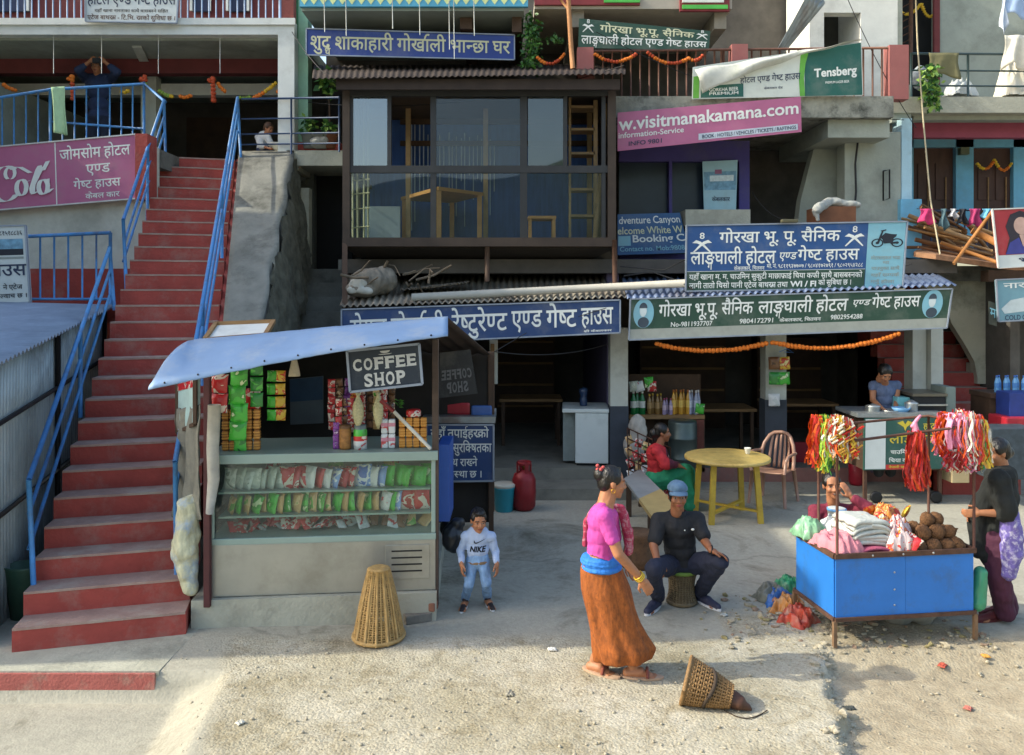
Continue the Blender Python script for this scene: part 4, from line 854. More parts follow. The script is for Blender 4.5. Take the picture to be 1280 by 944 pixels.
# torn flap folded over the banner
mb = MB(); A, B, Cc, Dd = P(868, 88, 11.42), P(1076, 51, 11.46), P(955, 108, 11.36), P(878, 117, 11.40)
mb.grid(lambda u, v: A.lerp(B, u).lerp(Dd.lerp(B, min(1, u * 1.0)), v * (1 - .75 * u)) + Vector((0, -.02 - .05 * math.sin(v * 3.1) - .02 * math.sin(u * 14 + v * 5), .012 * math.sin(u * 22))), 26, 8, thick=(0, .006, 0))
tag(mb.build('banner_flap', mat('banner_back', '#c8c9bf', .75, var=.1, vs=5, dirt=('#98a08a', .5, 4))), 'loose torn white flap folded down over the beer banner', 'banner flap')
sign('banner', 'pink website banner stretched below the torn beer banner', 'banner', [(772, 141), (1001, 121), (1002, 165), (772, 189)], 11.45, pinkb, None,
     [('w.visitmanakamana.com', (.005, .13, .985, .48), W, dict(off=.02)), ('information-Service', (.005, .53, .36, .68), W), ('BOOK : HOTELS / VEHICLES / TICKETS / RAFTINGS', (.46, .8, .97, .9), NB), ('INFO 9801', (.06, .78, .24, .9), NB)],
     patches=[((.44, .76, .98, .93), pnt('banner_pale', '#bfc9d4'))], thick=.008)
sign('adventure_sign', 'blue adventure booking board behind the big knife board', 'sign', [(772, 268), (850, 266), (862, 316), (772, 319)], 12.1, pnt('board_steelblue', '#2c5a8a'), None,
     [('dventure Canyon', (.02, .06, .97, .3), W), ('elcome White W', (.0, .32, .98, .5), Cr), ('Booking C', (.22, .52, .98, .76), W, dict(off=.02)), ('Contact no. Mob:9808', (.03, .8, .95, .92), cyanb)], patches=[((.01, .54, .19, .78), cyanb)])
sign('tour_poster', 'pale blue boat poster in the purple ticket window', 'poster', [(878, 202), (922, 200), (920, 262), (880, 262)], 12.4, pnt('poster_pale', '#9cc3cf'), None,
     [('केबलकार', (.25, .72, .8, .86), NB)], patches=[((.03, .22, .97, .6), mat('poster_river', '#6f9bb4', .6, var=.4, vs=14)), ((.2, .3, .9, .42), mat('poster_foam', '#cfdfe3', .6, var=.2, vs=20)), ((.35, .18, .55, .27), mat('poster_boat', '#8f5a78', .6))], thick=.01)
# soft drink board of the hotel
def script(mb, q, lm):
    cnt = [0]
    def st(pts, w=.014):
        n = len(pts)
        for i in range(n - 1):
            (a, b), (c, d) = pts[i], pts[i + 1]; dx, dy = c - a, d - b; l = math.hypot(dx, dy) or 1; w2 = w * (1 + .6 * abs(dy) / l)
            ox, oy = w2 * .5, w2 * .5
            polyp(mb, q, [(a - ox, b + oy * .3), (a + ox, b - oy * .3), (c + ox, d - oy * .3), (c - ox, d + oy * .3)], 0, .005 + .00025 * cnt[0]); cnt[0] += 1
    arc = lambda cx, cy, rx, ry, t0, t1, n=16: [(cx + rx * math.cos(t0 + (t1 - t0) * k / n), cy - ry * math.sin(t0 + (t1 - t0) * k / n)) for k in range(n + 1)]
    st([(-.0, .66), (.03, .5), (.06, .48)], .03); st(arc(.02, .63, .03, .14, 0, 6.3)); st([(.05, .5), (.04, .75), (.075, .7)])
    st(arc(.185, .6, .085, .28, .9, 5.6, 22), .026); st(arc(.215, .44, .03, .1, 4.2, -1.2, 10), .014); st([(.2, .34), (.28, .36), (.34, .46), (.42, .44), (.45, .3)], .018)
    st(arc(.285, .68, .03, .13, 0, 6.3), .018); st([(.31, .6), (.34, .58)], .012)
    st([(.35, .78), (.345, .7), (.385, .42), (.4, .36), (.41, .42), (.36, .66), (.355, .8), (.385, .76)], .016)
    st(arc(.42, .7, .028, .12, 0, 6.3), .018); st([(.448, .58), (.445, .8), (.475, .74)], .016); st([(.06, .92), (.12, .9), (.2, .86)], .014)
sign('soft_drink_sign', 'pink soft drink board of the hotel with white script', 'sign', [(-30, 186), (170, 168), (175, 248), (-30, 265)], 10.95, pinkb, mat('white_strip', '#c5c8c4', .5),
     [('जोमसोम होटल', (.52, .08, .96, .36), W), ('एण्ड', (.68, .36, .83, .6), W), ('गेष्ट हाउस', (.6, .6, .89, .82), W), ('केबल कार', (.67, .83, .88, .97), W)], patches=[((.49, .005, .497, .995), W)],
     extra=lambda m, q, lm: script(m, [on(q, 0, 0), on(q, 1, 0), on(q, 1, 1), on(q, 0, 1)], lm))
part_ = lambda: None
mb = MB(); mb.box(*bx(171, 186, 10.9, 11.2, 168, 250, 10.95)); tag(mb.build('stair_newel', redp), 'red painted end block beside the pink soft drink board', 'newel')
sign('hotel_sign', 'white hotel board with black lettering on the top floor balcony', 'sign', [(107, -22), (224, -24), (221, 29), (107, 27)], 12.1, whiteb, frameg,
     [('होटल एण्ड गेष्ट हाउस', (.02, .2, .98, .66), NB), ('यहाँ खाना नास्ताका साथै बासबस्ने सहित', (.1, .66, .9, .78), DB), ('एटेज बाथरूम - टि.भि. रुमको सुविधा छ ।', (.02, .8, .98, .98), mat('sign_brown', '#4a2f2a', .6))])
sign('lodge_sign', 'white lodge board with a small picture beside the platform railing', 'sign', [(-25, 283), (32, 282), (38, 378), (-22, 381)], 9.3, whiteb, frameg,
     [('९८१५१८८३६', (.36, .05, .92, .14), DB), ('हाउस', (.1, .45, .97, .7), NB), ('ने एटेज', (.45, .74, .86, .84), DB), ('ल्वाच छ ।', (.38, .86, .94, .95), DB)],
     patches=[((.3, .17, .92, .38), mat('poster_river')), ((.3, .3, .92, .38), DB), ((.3, .4, .92, .43), GRY)])
# boards of the corner shop
def model(mb, q, lm):
    lm += [mat('portrait_skin', '#b89a8e', .7), mat('portrait_hair', '#2e2a33', .7), mat('portrait_suit', '#3a3f86', .7)]; b = len(lm) - 3
    polyp(mb, q, [(.12, .78), (.2, .5), (.16, .3), (.24, .1), (.38, .04), (.52, .1), (.58, .3), (.56, .5), (.66, .78)], b + 1, .005)
    disc(mb, q, .38, .3, .105, .15, b, .006); polyp(mb, q, [(.12, .78), (.2, .58), (.33, .5), (.38, .66), (.46, .5), (.6, .56), (.85, .78)], b + 2, .007); polyp(mb, q, [(.34, .45), (.46, .45), (.42, .62), (.38, .66)], b, .008)
sign('portrait_sign', 'red advertising board with a dark haired portrait above the corner shop', 'sign', [(1240, 262), (1330, 258), (1335, 330), (1248, 335)], 10.9, pnt('board_red', '#a8333a'), mat('white_strip'),
     [('भरत', (.3, .82, .75, .97), NB)], patches=[((.005, .79, .995, .995), whiteb)], extra=model)
def truck(mb, q, lm):
    lm += [mat('truck_pale', '#b9c6c8', .7), DB]; b = lm.index(DB) - 1
    polyp(mb, q, [(.45, .3), (.95, .26), (.95, .75), (.45, .78)], b, .005); polyp(mb, q, [(.5, .36), (.9, .33), (.9, .5), (.5, .52)], b + 1, .006); disc(mb, q, .55, .78, .06, .1, b + 1, .0065); disc(mb, q, .85, .76, .06, .1, b + 1, .0065); polyp(mb, q, [(.05, .7), (.2, .5), (.4, .45), (.42, .78), (.1, .82)], b, .0055)
sign('shop_sign', 'grey blue board with a truck picture over the corner shop', 'sign', [(1245, 350), (1330, 346), (1330, 398), (1248, 402)], 10.9, pnt('board_greyblue', '#6f9aa8'), frameg, [('नारायणी', (.1, .04, .9, .26), W), ('COLD CEMENT', (.1, .86, .7, .98), NB)], extra=truck)
sign('small_sign', 'small dark board with blue marks on the corner shop pier', 'sign', [(1236, 376), (1246, 380), (1246, 408), (1236, 405)], 10.95, pnt('board_dark', '#3b4038'), None, [('म', (.1, .15, .9, .8), cyanb)], thick=.01)
# ---------------------------------------------------------------- snack stall
CB = Matrix.Translation((-2.434, 6.44, .235)) @ Matrix.Rotation(R(5.4), 4, 'Z')
def SL(x, y, z): return CB @ Vector((x, y, z))
mb = MB(); mb.prism([(-2.56, 6.38, -.05), (-.62, 6.56, -.05), (-.72, 8.6, -.05), (-2.76, 8.5, -.05)], (0, 0, .28)); mb.build('stall_plinth', conc, kind='structure')
cab = thing('display_cabinet', 'steel and glass snack counter with filled shelves and a vent grille', 'display cabinet'); ctop = cab
cm = mat('cabinet_steel', '#a6a7a0', .34, .6, var=.1, vs=3, bump=.04, bs=6, dirt=('#7a776a', .4, 2)); cfr = mat('cabinet_frame', '#8fa39a', .45, .1, var=.08, vs=4)
def cpart(name, m, *args, bev=.006): mb = MB(); [mb.box(a, b, bev=bev) for a, b in args]; return mb.build(name, m, cab)
cpart('base_panel', cm, ((0, .0, 0), (1.81, .7, .42)))
cpart('ledge', cfr, ((-.004, -.012, .42), (1.814, .72, .47)))
vg = cpart('vent_panel', cm, ((1.40, -.008, .1), (1.76, -.0005, .38)))
for k in range(4): mb = MB(); mb.box((1.45, -.011, .16 + k * .055), (1.70, -.0085, .172 + k * .055)); mb.build('vent_slot', black, vg)
cpart('top', cfr, ((-.02, -.03, 1.075), (1.83, .74, 1.15)))
for x in (0, 1.775): cpart('corner_post', cfr, ((x, 0, .471), (x + .035, .03, 1.0745)))
cpart('back_panel', mat('pale_cabinet_back', '#aebbb2', .5), ((0, .66, .471), (1.81, .7, 1.0745)))
for z in (.62, .82): cpart('shelf', mat('shelf_glass_edge', '#8fa69c', .3, .1), ((.04, .1, z - .016), (1.77, .64, z)), bev=.003)
mb = MB(); mb.box((.036, .008, .471), (1.774, .014, 1.0745)); mb.build('front_glass', glass_mat('cabinet_glass', '#f6faf7', .012, .008), cab)
for x in (.006, 1.8): mb = MB(); mb.box((x, .031, .471), (x + .005, .66, 1.0745)); mb.build('side_glass', glass_mat('cabinet_glass'), cab)
cab.matrix_world = CB; cab.location = CB.translation; cab.rotation_euler = (0, 0, R(5.4))
def crumple(name, c, w, d, h, m, label, cat, seed=1, rz=0., amp=.35, group=None):
    mb = MB(); c = Vector(c); T = Matrix.Translation(c) @ Matrix.Rotation(rz, 4, 'Z')
    def f(u, v):
        a, b = 2 * u - 1, 2 * v - 1; e = (max(0, 1 - abs(a) ** 2.6) * max(0, 1 - abs(b) ** 2.6)) ** .5; p = Vector((u * 3.1 + seed * 7.3, v * 2.7, seed))
        r = 1 - abs(mnoise.noise(p)) * 2.2; r2 = 1 - abs(mnoise.noise(p * 2.6)) * 2
        o = Vector((mnoise.noise(p * 1.7 + Vector((9, 0, 0))), mnoise.noise(p * 1.7 + Vector((0, 9, 0))), 0)) * .12
        return T @ Vector((a * w / 2 * (1 + o.x * 2), b * d / 2 * (1 + o.y * 2), max(-.004, h * e * (1 - amp + amp * r + amp * .4 * r2) + .006 * r2 * (1 - e))))
    mb.grid(f, 36, 30, smooth=True, thick=(0, 0, -.004)); return tag(mb.build(name, m), label, cat, group)
# packets
def foil(k, c, r=.32): return mat('foil_' + k, c, r, .15, var=.22, vs=26, bump=.15, bs=40)
PKC = dict(clear=('#b9c4b8', '#d5dcd2', '#8fa08f'), red=('#c0282a', '#d9cfc0', '#a51d22'), green=('#45b83a', '#3a9a30', '#cfe0b0'), tan=('#c29d66', '#d9bd8a', '#5fa53a'), blue=('#7d9fd8', '#dfe5ea', '#4a6fc0'), white=('#d9dcdc', '#c5cccc', '#c0454a'), darkgreen=('#2f8a3a', '#57c04a', '#1f5f2a'), brown=('#7a5230', '#4a2f1f', '#c9b08a'), purple=('#8a3f9a', '#5f2a6f', '#d9c0d9'), orange=('#d07f2a', '#c9421f', '#e0c060'), yellow=('#d9b53a', '#c9421f', '#e6dc9a'))
PK = {k: print_mat('packet_' + k, PKC[k]) for k, c in dict(clear='#b9c4b8', red='#b22c2c', green='#4fae3a', tan='#b89968', blue='#7d9fcf', white='#d0d4d4', darkgreen='#2f7a35', brown='#6d4a2e', purple='#7a3a86', orange='#c07c2c', yellow='#c9a437').items()}
def packet_mesh(name, w, h, t, two=True, wave=.01):
    mb = MB(); nu, nv = 8, 10
    for sgn in (-1, 1):
        vs = []
        for j in range(nv + 1):
            for i in range(nu + 1):
                u = i / nu * 2 - 1; v = j / nv * 2 - 1; th = t / 2 * max(0, (1 - abs(u) ** 2.4)) ** .6 * max(0, 1 - abs(v) ** 3.5) ** .8
                pin = 1 - .08 * (1 - abs(v) ** 2) * 0 - .06 * abs(u) * (1 - v * v)
                vs.append((u * w / 2 * pin, sgn * (th * (1 + .25 * mnoise.noise(Vector((u * 2, v * 3, sgn * 5))))) + wave * math.sin(u * 14) * (abs(v) > .88), (v + 1) / 2 * h))
        fs = [(j * (nu + 1) + i, j * (nu + 1) + i + 1, (j + 1) * (nu + 1) + i + 1, (j + 1) * (nu + 1) + i) for j in range(nv) for i in range(nu)]
        if sgn > 0: fs = [tuple(reversed(f)) for f in fs]
        mi = [1 if two and (2 < k // nu < 7) and 1 <= (k % nu) <= 6 else 0 for k in range(len(fs))]; mb.add(vs, fs, mi, True)
    me_o = mb.build(name, [PK['green'], PK['white']]); return me_o
pk0 = packet_mesh('snack_packet', .13, .17, .045)
USED = set()
def put_packet(src, pos, rz, tilt, mats, label, group, sc=1., cat='snack packet'):
    o = src if src.name not in USED else dup(src); USED.add(src.name)
    key = (src.name, tuple(m.name for m in mats))
    if key not in DUPMESH:
        d = src.data.copy(); d.materials.clear(); [d.materials.append(m) for m in mats]; DUPMESH[key] = d
    o.data = DUPMESH[key]; o.location = pos; o.rotation_euler = (tilt[0], tilt[1], rz); o.scale = (sc, sc, sc); return tag(o, label, cat, group)
q = random.Random(11); TH = R(5.4)
row3 = ['clear'] * 7 + ['red'] * 3 + ['white', 'red', 'white', 'blue', 'red', 'red', 'white', 'blue', 'white', 'blue'] + ['green'] * 6
labs = dict(clear=('pale clear snack packet standing on the top shelf of the glass counter', 'pale packets on the top shelf'), red=('red snack packet standing on the top shelf of the glass counter', 'red packets on the top shelf'),
            white=('white snack packet between the red ones on the top counter shelf', 'white packets on the top shelf'), blue=('pale blue snack packet between the red ones on the top shelf', 'pale blue packets on the top shelf'), green=('bright green snack packet standing on the top shelf of the counter', 'green packets on the top shelf'))
for k, c in enumerate(row3):
    x = .1 + k * 1.63 / (len(row3) - 1); put_packet(pk0, SL(x, .2 + q.uniform(-.02, .03), .822), TH + q.uniform(-.5, .1) - .35, (R(-14) + q.uniform(-.1, .1), q.uniform(-.1, .1)), [PK[c], PK['white' if c in ('red', 'blue') else 'clear' if c == 'clear' else 'green']], labs[c][0], labs[c][1], q.uniform(.92, 1.08))
for k, x in enumerate((.42, .55, .95, 1.42)):
    put_packet(pk0, SL(x, .38, .96), TH, (R(-75), q.uniform(-.4, .4)), [PK[('red', 'white', 'green', 'yellow')[k]], PK['brown']], ('red packet', 'white packet', 'green packet', 'yellow packet')[k] + ' lying flat on top of the upper row in the glass counter', None, 1.1)
for k in range(19):
    x = .11 + k * .066; c = 'darkgreen' if k % 2 else 'tan'
    put_packet(pk0, SL(x, .19 + q.uniform(-.015, .02), .622), TH - .9 + q.uniform(-.25, .25), (R(-8), q.uniform(-.28, .28)), [PK['green' if k % 2 else 'tan'], PK['tan']], ('green edged' if k % 2 else 'tan') + ' chip packet leaning in the middle shelf row', ('green edged' if k % 2 else 'tan') + ' packets on the middle shelf', q.uniform(.88, 1.0))
for k, (x, c) in enumerate(((1.37, 'white'), (1.42, 'green'), (1.47, 'blue'))): put_packet(pk0, SL(x, .19, .622), TH - .7, (R(-8), q.uniform(-.2, .2)), [PK[c], PK['white']], dict(white='white', green='light green', blue='pale blue')[c] + ' packet beside the red bags on the middle shelf', None, .95)
for k, x in enumerate((1.57, 1.69)): put_packet(pk0, SL(x, .19, .622), TH, (R(-8), 0), [PK['red'], PK['red']], 'big red bag at the end of the middle counter shelf', 'big red bags on the middle shelf', 1.12)
for k in range(26):
    x = .12 + k * .038 + q.uniform(-.01, .01); c = 'red' if q.random() < .75 else 'white'
    put_packet(pk0, SL(x, .12 + q.uniform(0, .2), .476 + (.03 if k > 8 else 0) * q.random()), TH + q.uniform(-1, 1), (R(-62) + q.uniform(-.3, .3), q.uniform(-.5, .5)), [PK[c], PK['brown' if q.random() < .3 else c]], ('small red' if c == 'red' else 'small white') + ' sachet in the heap on the lowest counter shelf', ('red' if c == 'red' else 'white') + ' sachets on the lowest shelf', q.uniform(.62, .85))
for k, (x, c) in enumerate(((1.12, 'white'), (1.22, 'white'), (1.27, 'brown'), (1.4, 'brown'), (1.45, 'white'), (1.5, 'brown'), (1.6, 'tan'), (1.69, 'tan'))):
    put_packet(pk0, SL(x, .16 + q.uniform(0, .12), .478), TH + q.uniform(-.6, .6), (R(-40), q.uniform(-.5, .5)), [PK[c], PK['brown']], dict(white='white and brown', brown='dark brown', tan='tan')[c] + ' bakery packet on the lowest counter shelf', dict(white='white', brown='dark brown', tan='tan')[c] + ' bakery packets on the lowest shelf', .8)
# goods standing on the counter
CT = 1.152
def lat(name, prof, mats, mi, pos, label, cat='jar', group=None, seg=14):
    mb = MB(); mb.lathe(prof, (0, 0, 0), seg, mi); o = mb.build(name, mats); o.location = pos; return tag(o, label, cat, group)
bis = foil('biscuit', '#a9702f', .4); bisr = foil('biscuit_red', '#8d2f25', .4)
def bstack(x, y, n, m, label, group, w=.052, h=.085):
    for k in range(n):
        mb = MB(); mb.box((-w / 2, -w / 2, 0), (w / 2, w / 2, h - .003), bev=.012)
        for j in range(3): mb.box((-w / 2 - .001, -w / 2 - .001, .015 + j * .022), (w / 2 + .001, w / 2 + .001, .022 + j * .022), 1)
        o = mb.build('biscuit_pack', [m, foil('biscuit_band', '#d9a250', .5)]); o.location = SL(x, y, CT + k * h); o.rotation_euler = (0, 0, TH + q.uniform(-.08, .08)); tag(o, label, 'biscuit pack', group)
for x in (.085, .145): bstack(x, .16, 4, bis, 'brown biscuit pack in the columns beside the wrapped white post', 'brown biscuit packs by the post')
for x in (.27, .335): bstack(x, .17, 4, bis, 'brown biscuit pack stacked under the red bag on the counter', 'brown biscuit packs under the red bag')
for x in (1.53, 1.59, 1.65, 1.71): bstack(x, .16, 3, foil('biscuit_orange', '#c58332', .4), 'orange biscuit pack stacked under the red tin on the counter', 'orange biscuit packs under the red tin')
for x in (1.385, 1.445):
    for k in range(2):
        mb = MB(); mb.box((-.028, -.03, 0), (.028, .03, .12), bev=.012); mb.box((-.0285, -.0305, .06), (.0285, .0305, .09), 1); o = mb.build('noodle_pack', [PK['white'], foil('pink', '#c98a9c')]); o.location = SL(x, .15, CT + k * .123); o.rotation_euler = (0, 0, TH); tag(o, 'white and pink noodle pack stacked on the counter', 'noodle pack', 'white and pink noodle packs')
put_packet(pk0, SL(.30, .17, CT + .34), TH, (0, 0), [PK['red'], PK['red']], 'red bag lying on the brown biscuit columns', None, 1.0)
put_packet(pk0, SL(.21, .12, CT), TH, (0, 0), [PK['darkgreen'], PK['darkgreen']], 'dark green bag standing between the biscuit columns', None, .8)
# hanging strips of packets
pkh = packet_mesh('chip_packet', .14, .155, .05)
for k in range(4): put_packet(pkh, SL(.205 + .012 * (k % 2), .05, CT + .1 + k * .148), TH + q.uniform(-.2, .2), (q.uniform(-.06, .06), q.uniform(-.06, .06)), [PK['green'], PK['orange'] if k % 2 else PK['white']], 'lime green chip packet in the hanging strip by the post', 'lime green chip packets hanging in a strip')
for k in range(2): put_packet(pkh, SL(.06, .03, CT + .33 + k * .16), TH, (0, q.uniform(-.08, .08)), [PK['red'], PK['white']], 'red packet hanging above the wrapped white post', 'red packets hanging above the wrapped post')
for k in range(3): put_packet(pkh, SL(.34, .13, CT + .36 + k * .13), TH, (0, 0), [PK['darkgreen'], PK['darkgreen']], 'dark green packet hanging above the red bag', 'dark green packets hanging above the red bag', .75)
for j, x in enumerate((1.0, 1.04, 1.09, 1.135)):
    for k in range(4): put_packet(pkh, SL(x, .2 + .02 * j, CT + .12 + k * .075), TH + q.uniform(-.5, .5), (q.uniform(-.1, .1), q.uniform(-.1, .1)), [PK['brown' if j % 2 else 'red'], PK['tan']], ('brown' if j % 2 else 'dark red') + ' sachet in the strips hung below the coffee board', ('brown' if j % 2 else 'dark red') + ' sachets hung in strips', .42)
for j in range(9):
    x = .9 + .065 * j; c = ('red', 'brown', 'purple', 'orange', 'red', 'brown', 'tan', 'red', 'brown')[j]
    for k in range(6): put_packet(pkh, SL(x, .5 + .04 * (j % 3), CT + .1 + k * .075), TH + q.uniform(-.5, .5), (q.uniform(-.1, .1), q.uniform(-.1, .1)), [PK[c], PK['tan']], dict(red='red', brown='brown', purple='purple', orange='orange', tan='tan')[c] + ' sachet in the strips hanging deeper inside the stall', dict(red='red', brown='brown', purple='purple', orange='orange', tan='tan')[c] + ' sachets hanging inside the stall', .46)
for j, (x, c) in enumerate(((.43, 'green'), (.5, 'yellow'), (.13, 'red'))):
    for k in range(4): put_packet(pkh, SL(x, .3, CT + .22 + k * .11), TH + q.uniform(-.3, .3), (q.uniform(-.06, .06), q.uniform(-.08, .08)), [PK[c], PK['white']], dict(green='small green', yellow='small yellow', red='small red')[c] + ' packet hanging behind the biscuit columns', dict(green='green', yellow='yellow', red='red')[c] + ' packets hanging behind the biscuits', .6)
for k in range(4): put_packet(pkh, SL(.985, .14, CT + k * .055), TH, (0, q.uniform(-.1, .1)), [PK['purple'], PK['purple']], 'purple sachet in the strip beside the cookie jar', 'purple sachets in a strip', .36)
puf = mat('puffed_rice_bag', '#b3ad84', .35, var=.35, vs=60, bump=.4, bs=90)
for x, lb in ((1.17, 'fuller pale bag of puffed snacks hanging beneath the coffee board'), (1.335, 'slimmer pale bag of puffed snacks hanging near the noodle packs')):
    mb = MB(); s_ = 1 if x < 1.2 else .88; mb.lathe([(.008, 0), (.03 * s_, .05), (.05 * s_, .12), (.045 * s_, .2), (.02, .255), (.012, .27), (.026, .3)], (0, 0, 0), 12, sy=.7); o = mb.build('snack_bag', puf); o.location = SL(x, .1, CT + .17); tag(o, lb, 'snack bag')
jar = glass_mat('jar_plastic', '#c8c0aa', .1, .1)
o = lat('cookie_jar', [(.045, 0), (.05, .02), (.05, .15), (.045, .165), (.047, .17), (.047, .2), (.01, .203)], [mat('cookies', '#9a6a35', .6, var=.5, vs=26), mat('jar_lid', '#6b4a2a', .5)], [0, 0, 0, 0, 1, 1], SL(1.06, .14, CT), 'jar of brown cookies standing on the snack counter')
o = lat('sweet_jar', [(.055, 0), (.057, .07), (.057, .071), (.057, .11), (.057, .111), (.057, .15), (.05, .165), (.05, .2), (.01, .203)], [PK['white'], PK['red'], PK['green'], mat('jar_lid_grey', '#6f7a78', .4)], [0, 0, 1, 1, 2, 2, 3, 3], SL(1.185, .13, CT), 'white, red and green striped sweet jar on the snack counter')
lat('round_tin', [(.06, 0), (.062, .01), (.062, .045), (.055, .055), (.01, .06)], [PK['red']], 0, SL(1.625, .17, CT + .262), 'red round tin lying on the orange biscuit packs', 'tin')
mb = MB()
for k in range(26): a = q.uniform(0, 6.3); p0 = Vector((0, 0, .02 + .06 * q.random())); p1 = p0 + Vector((math.cos(a) * .05, math.sin(a) * .04, q.uniform(-.0, .04))); mb.add([p0, p0.lerp(p1, .5) + Vector((0, .012, .01)), p1, p0.lerp(p1, .5) - Vector((0, .012, -.01))], [(0, 1, 2, 3)])
o = mb.build('green_herbs', mat('leaf_fresh', '#4f8a35', .6, var=.3, vs=20)); o.location = SL(1.5, .25, CT + .3); tag(o, 'bundle of fresh green herbs behind the orange biscuit packs', 'herbs')
mb = MB(); mb.tube([SL(1.36, -.02, CT + .42), SL(1.47, -.03, CT + .33)], .016, 8, 0); mb.tube([SL(1.47, -.03, CT + .33), SL(1.77, -.03, CT + .02)], .015, 8, 1); tag(mb.build('stick', [mat('dark_red_tape', '#7c2c2a', .6), mat('pale_plastic', '#c9c6b8', .5)]), 'slanting pale stick with a dark red end leaning over the counter goods', 'stick')
# frame, posts and roof of the stall
stl = thing('stall_shelter', 'snack stall shelter with a pale blue sheet metal awning on thin posts', 'stall', (-1.6, 7.2, .2)); root = stl
awn = mat('pale_blue_sheet', '#7c98ba', .6, .05, var=.1, vs=2.2, bump=.12, bs=5, dirt=('#a0aab4', .8, 1.6))
def awf(u, v):
    x = 185 + (560 - 185) * u; yb = 487 + (420 - 487) * u - 5 * math.sin(math.pi * u); yt = 429 + (396 - 429) * u + (52 * (1 - u / .14) ** 2 if u < .14 else 0) * .95
    xt = 190 + (560 - 190) * u; Df = 5.78 + .3 * u; Db = 6.35 + .2 * u - (.5 * (1 - u / .14) if u < .14 else 0)
    a = P(x, yb, Df); b = P(xt, yt, Db); return a.lerp(b, v) + Vector((0, -.008, .008)) * math.sin(v * 3.14) + Vector((0, -.004, .006)) * (mnoise.noise(Vector((u * 14, v * 2, 3))) + .5 * mnoise.noise(Vector((u * 40, v * 5, 1)))) + Vector((0, -.006 if u > .5 else 0, .004 if u > .5 else 0))
mb = MB(); mb.grid(awf, 50, 6, thick=(0, .006, -.006)); aw = mb.build('awning_sheet', awn, root)
mb = MB()
for k in range(9): c_ = awf((k + .5) / 9, .08); mb.ell(c_ + Vector((0, -.006, .004)), (.008, .006, .008), 8, 5)
mb.build('rivet', black, aw)
mb = MB(); r0, r1 = awf(.15, 1), awf(1, 1); r2, r3 = P(612, 441, 8.7), P(285, 430, 8.6)
mb.grid(lambda u, v: r0.lerp(r1, u).lerp(r3.lerp(r2, u), v) + Vector((0, 0, -.015 + .01 * math.sin(u * 120))), 120, 4, thick=(0, 0, -.008)); mb.build('roof_sheet', rustsheet, root)
for (x, y0, y1, D, m) in ((544, 424, 758, 6.62, mat('brown_post', '#4f4137', .8, var=.3, vs=8)), (258, 470, 760, 6.36, mat('maroon_post', '#4d2526', .7, var=.3, vs=6)), (614, 440, 640, 8.7, woodd), (286, 440, 700, 8.6, woodd)):
    mb = MB(); mb.box(*bx(x - 4, x + 4, D, D + .05, y0, y1, D), bev=.006); mb.build('post', m, root)
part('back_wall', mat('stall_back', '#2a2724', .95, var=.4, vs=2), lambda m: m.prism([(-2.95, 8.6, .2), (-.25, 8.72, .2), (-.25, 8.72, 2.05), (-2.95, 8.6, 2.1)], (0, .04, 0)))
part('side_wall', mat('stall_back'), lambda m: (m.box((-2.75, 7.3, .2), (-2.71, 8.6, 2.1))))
part('side_panel', mat('blue_panel', '#2450a0', .5, var=.1), lambda m: m.box(*bx(548, 562, 6.9, 7.35, 556, 652, 6.9)))
mb = MB(); c0 = P(368, 441, 6.5)
mb.lathe([(.015, -.03), (.02, -.05), (.045, -.16), (.048, -.19), (.044, -.19), (.014, -.05)], c0, 14); mb.tube([c0 + Vector((0, 0, .06)), c0 + Vector((0, 0, -.04))], .005, 5); tag(mb.build('cone_lamp', mat('cream_shade', '#b9ad93', .7)), 'small cream cone shaped lamp shade hanging under the stall awning', 'lamp shade')
sign('scenery_poster', 'dim blue and grey landscape poster on the back wall of the snack stall', 'poster', [(362, 474), (404, 470), (404, 529), (363, 531)], 8.4, mat('poster_grey', '#566066', .6, var=.2, vs=3), None, [], patches=[((.01, .01, .99, .5), mat('poster_night', '#2a4660', .6, var=.3, vs=4))], thick=.01)
# wrapped white post, tarp bundle, picture panel at the end of the stall
mb = MB(); mb.tube([P(268, 506, 6.33), P(266, 560, 6.33), P(267, 600, 6.33), P(262, 642, 6.34)], [.05, .048, .046, .03], 12); tag(mb.build('wrapped_post', mat('grey_white_wrap', '#a6a398', .85, var=.25, vs=6, bump=.4, bs=14)), 'post end wrapped in greyish white cloth at the end of the snack counter', 'post')
q2 = [P(222, 472, 6.9), P(244, 468, 6.5), P(244, 530, 6.5), P(222, 541, 6.9)]
pp = thing('picture_panel', 'dark framed pale picture panel with a red corner on the stall end', 'panel', tuple(q2[3])); mb = MB(); mb.prism([q2[3], q2[2], q2[1], q2[0]], (.03, .03, 0)); patch(mb, q2, (.02, .0, .98, .25), 1); mb.build('board', [mat('panel_aqua', '#a9c4c0', .6), PK['red']], pp); mb = MB(); [mb.bar(q2[i], q2[(i + 1) % 4], .03) for i in range(4)]; mb.build('frame', woodd, pp)
def cloth_lump(name, prims, m, label, cat, wr=.02, ws=8, vox=.012): return tag(blob(name, prims, m, None, vox, 2, wr, ws), label, cat)
mb = MB(); ta, tb2 = P(219, 512, 6.9), P(252, 505, 6.42)
mb.grid(lambda u, v: ta.lerp(tb2, u) + Vector((.035 * math.sin(u * 17 + v * 2) * (.5 + v) + .02 * mnoise.noise(Vector((u * 6, v * 5, 2))), -.03 * v, -.92 * v - .05 * mnoise.noise(Vector((u * 5, 1, 1))))), 30, 24, thick=(.006, 0, 0)); tag(mb.build('tarp_sheet', mat('grey_tarp', '#77756a', .85, var=.3, vs=5, dirt=('#a9a48f', .6, 3))), 'dull grey tarpaulin hanging folded on the stall end', 'tarpaulin')
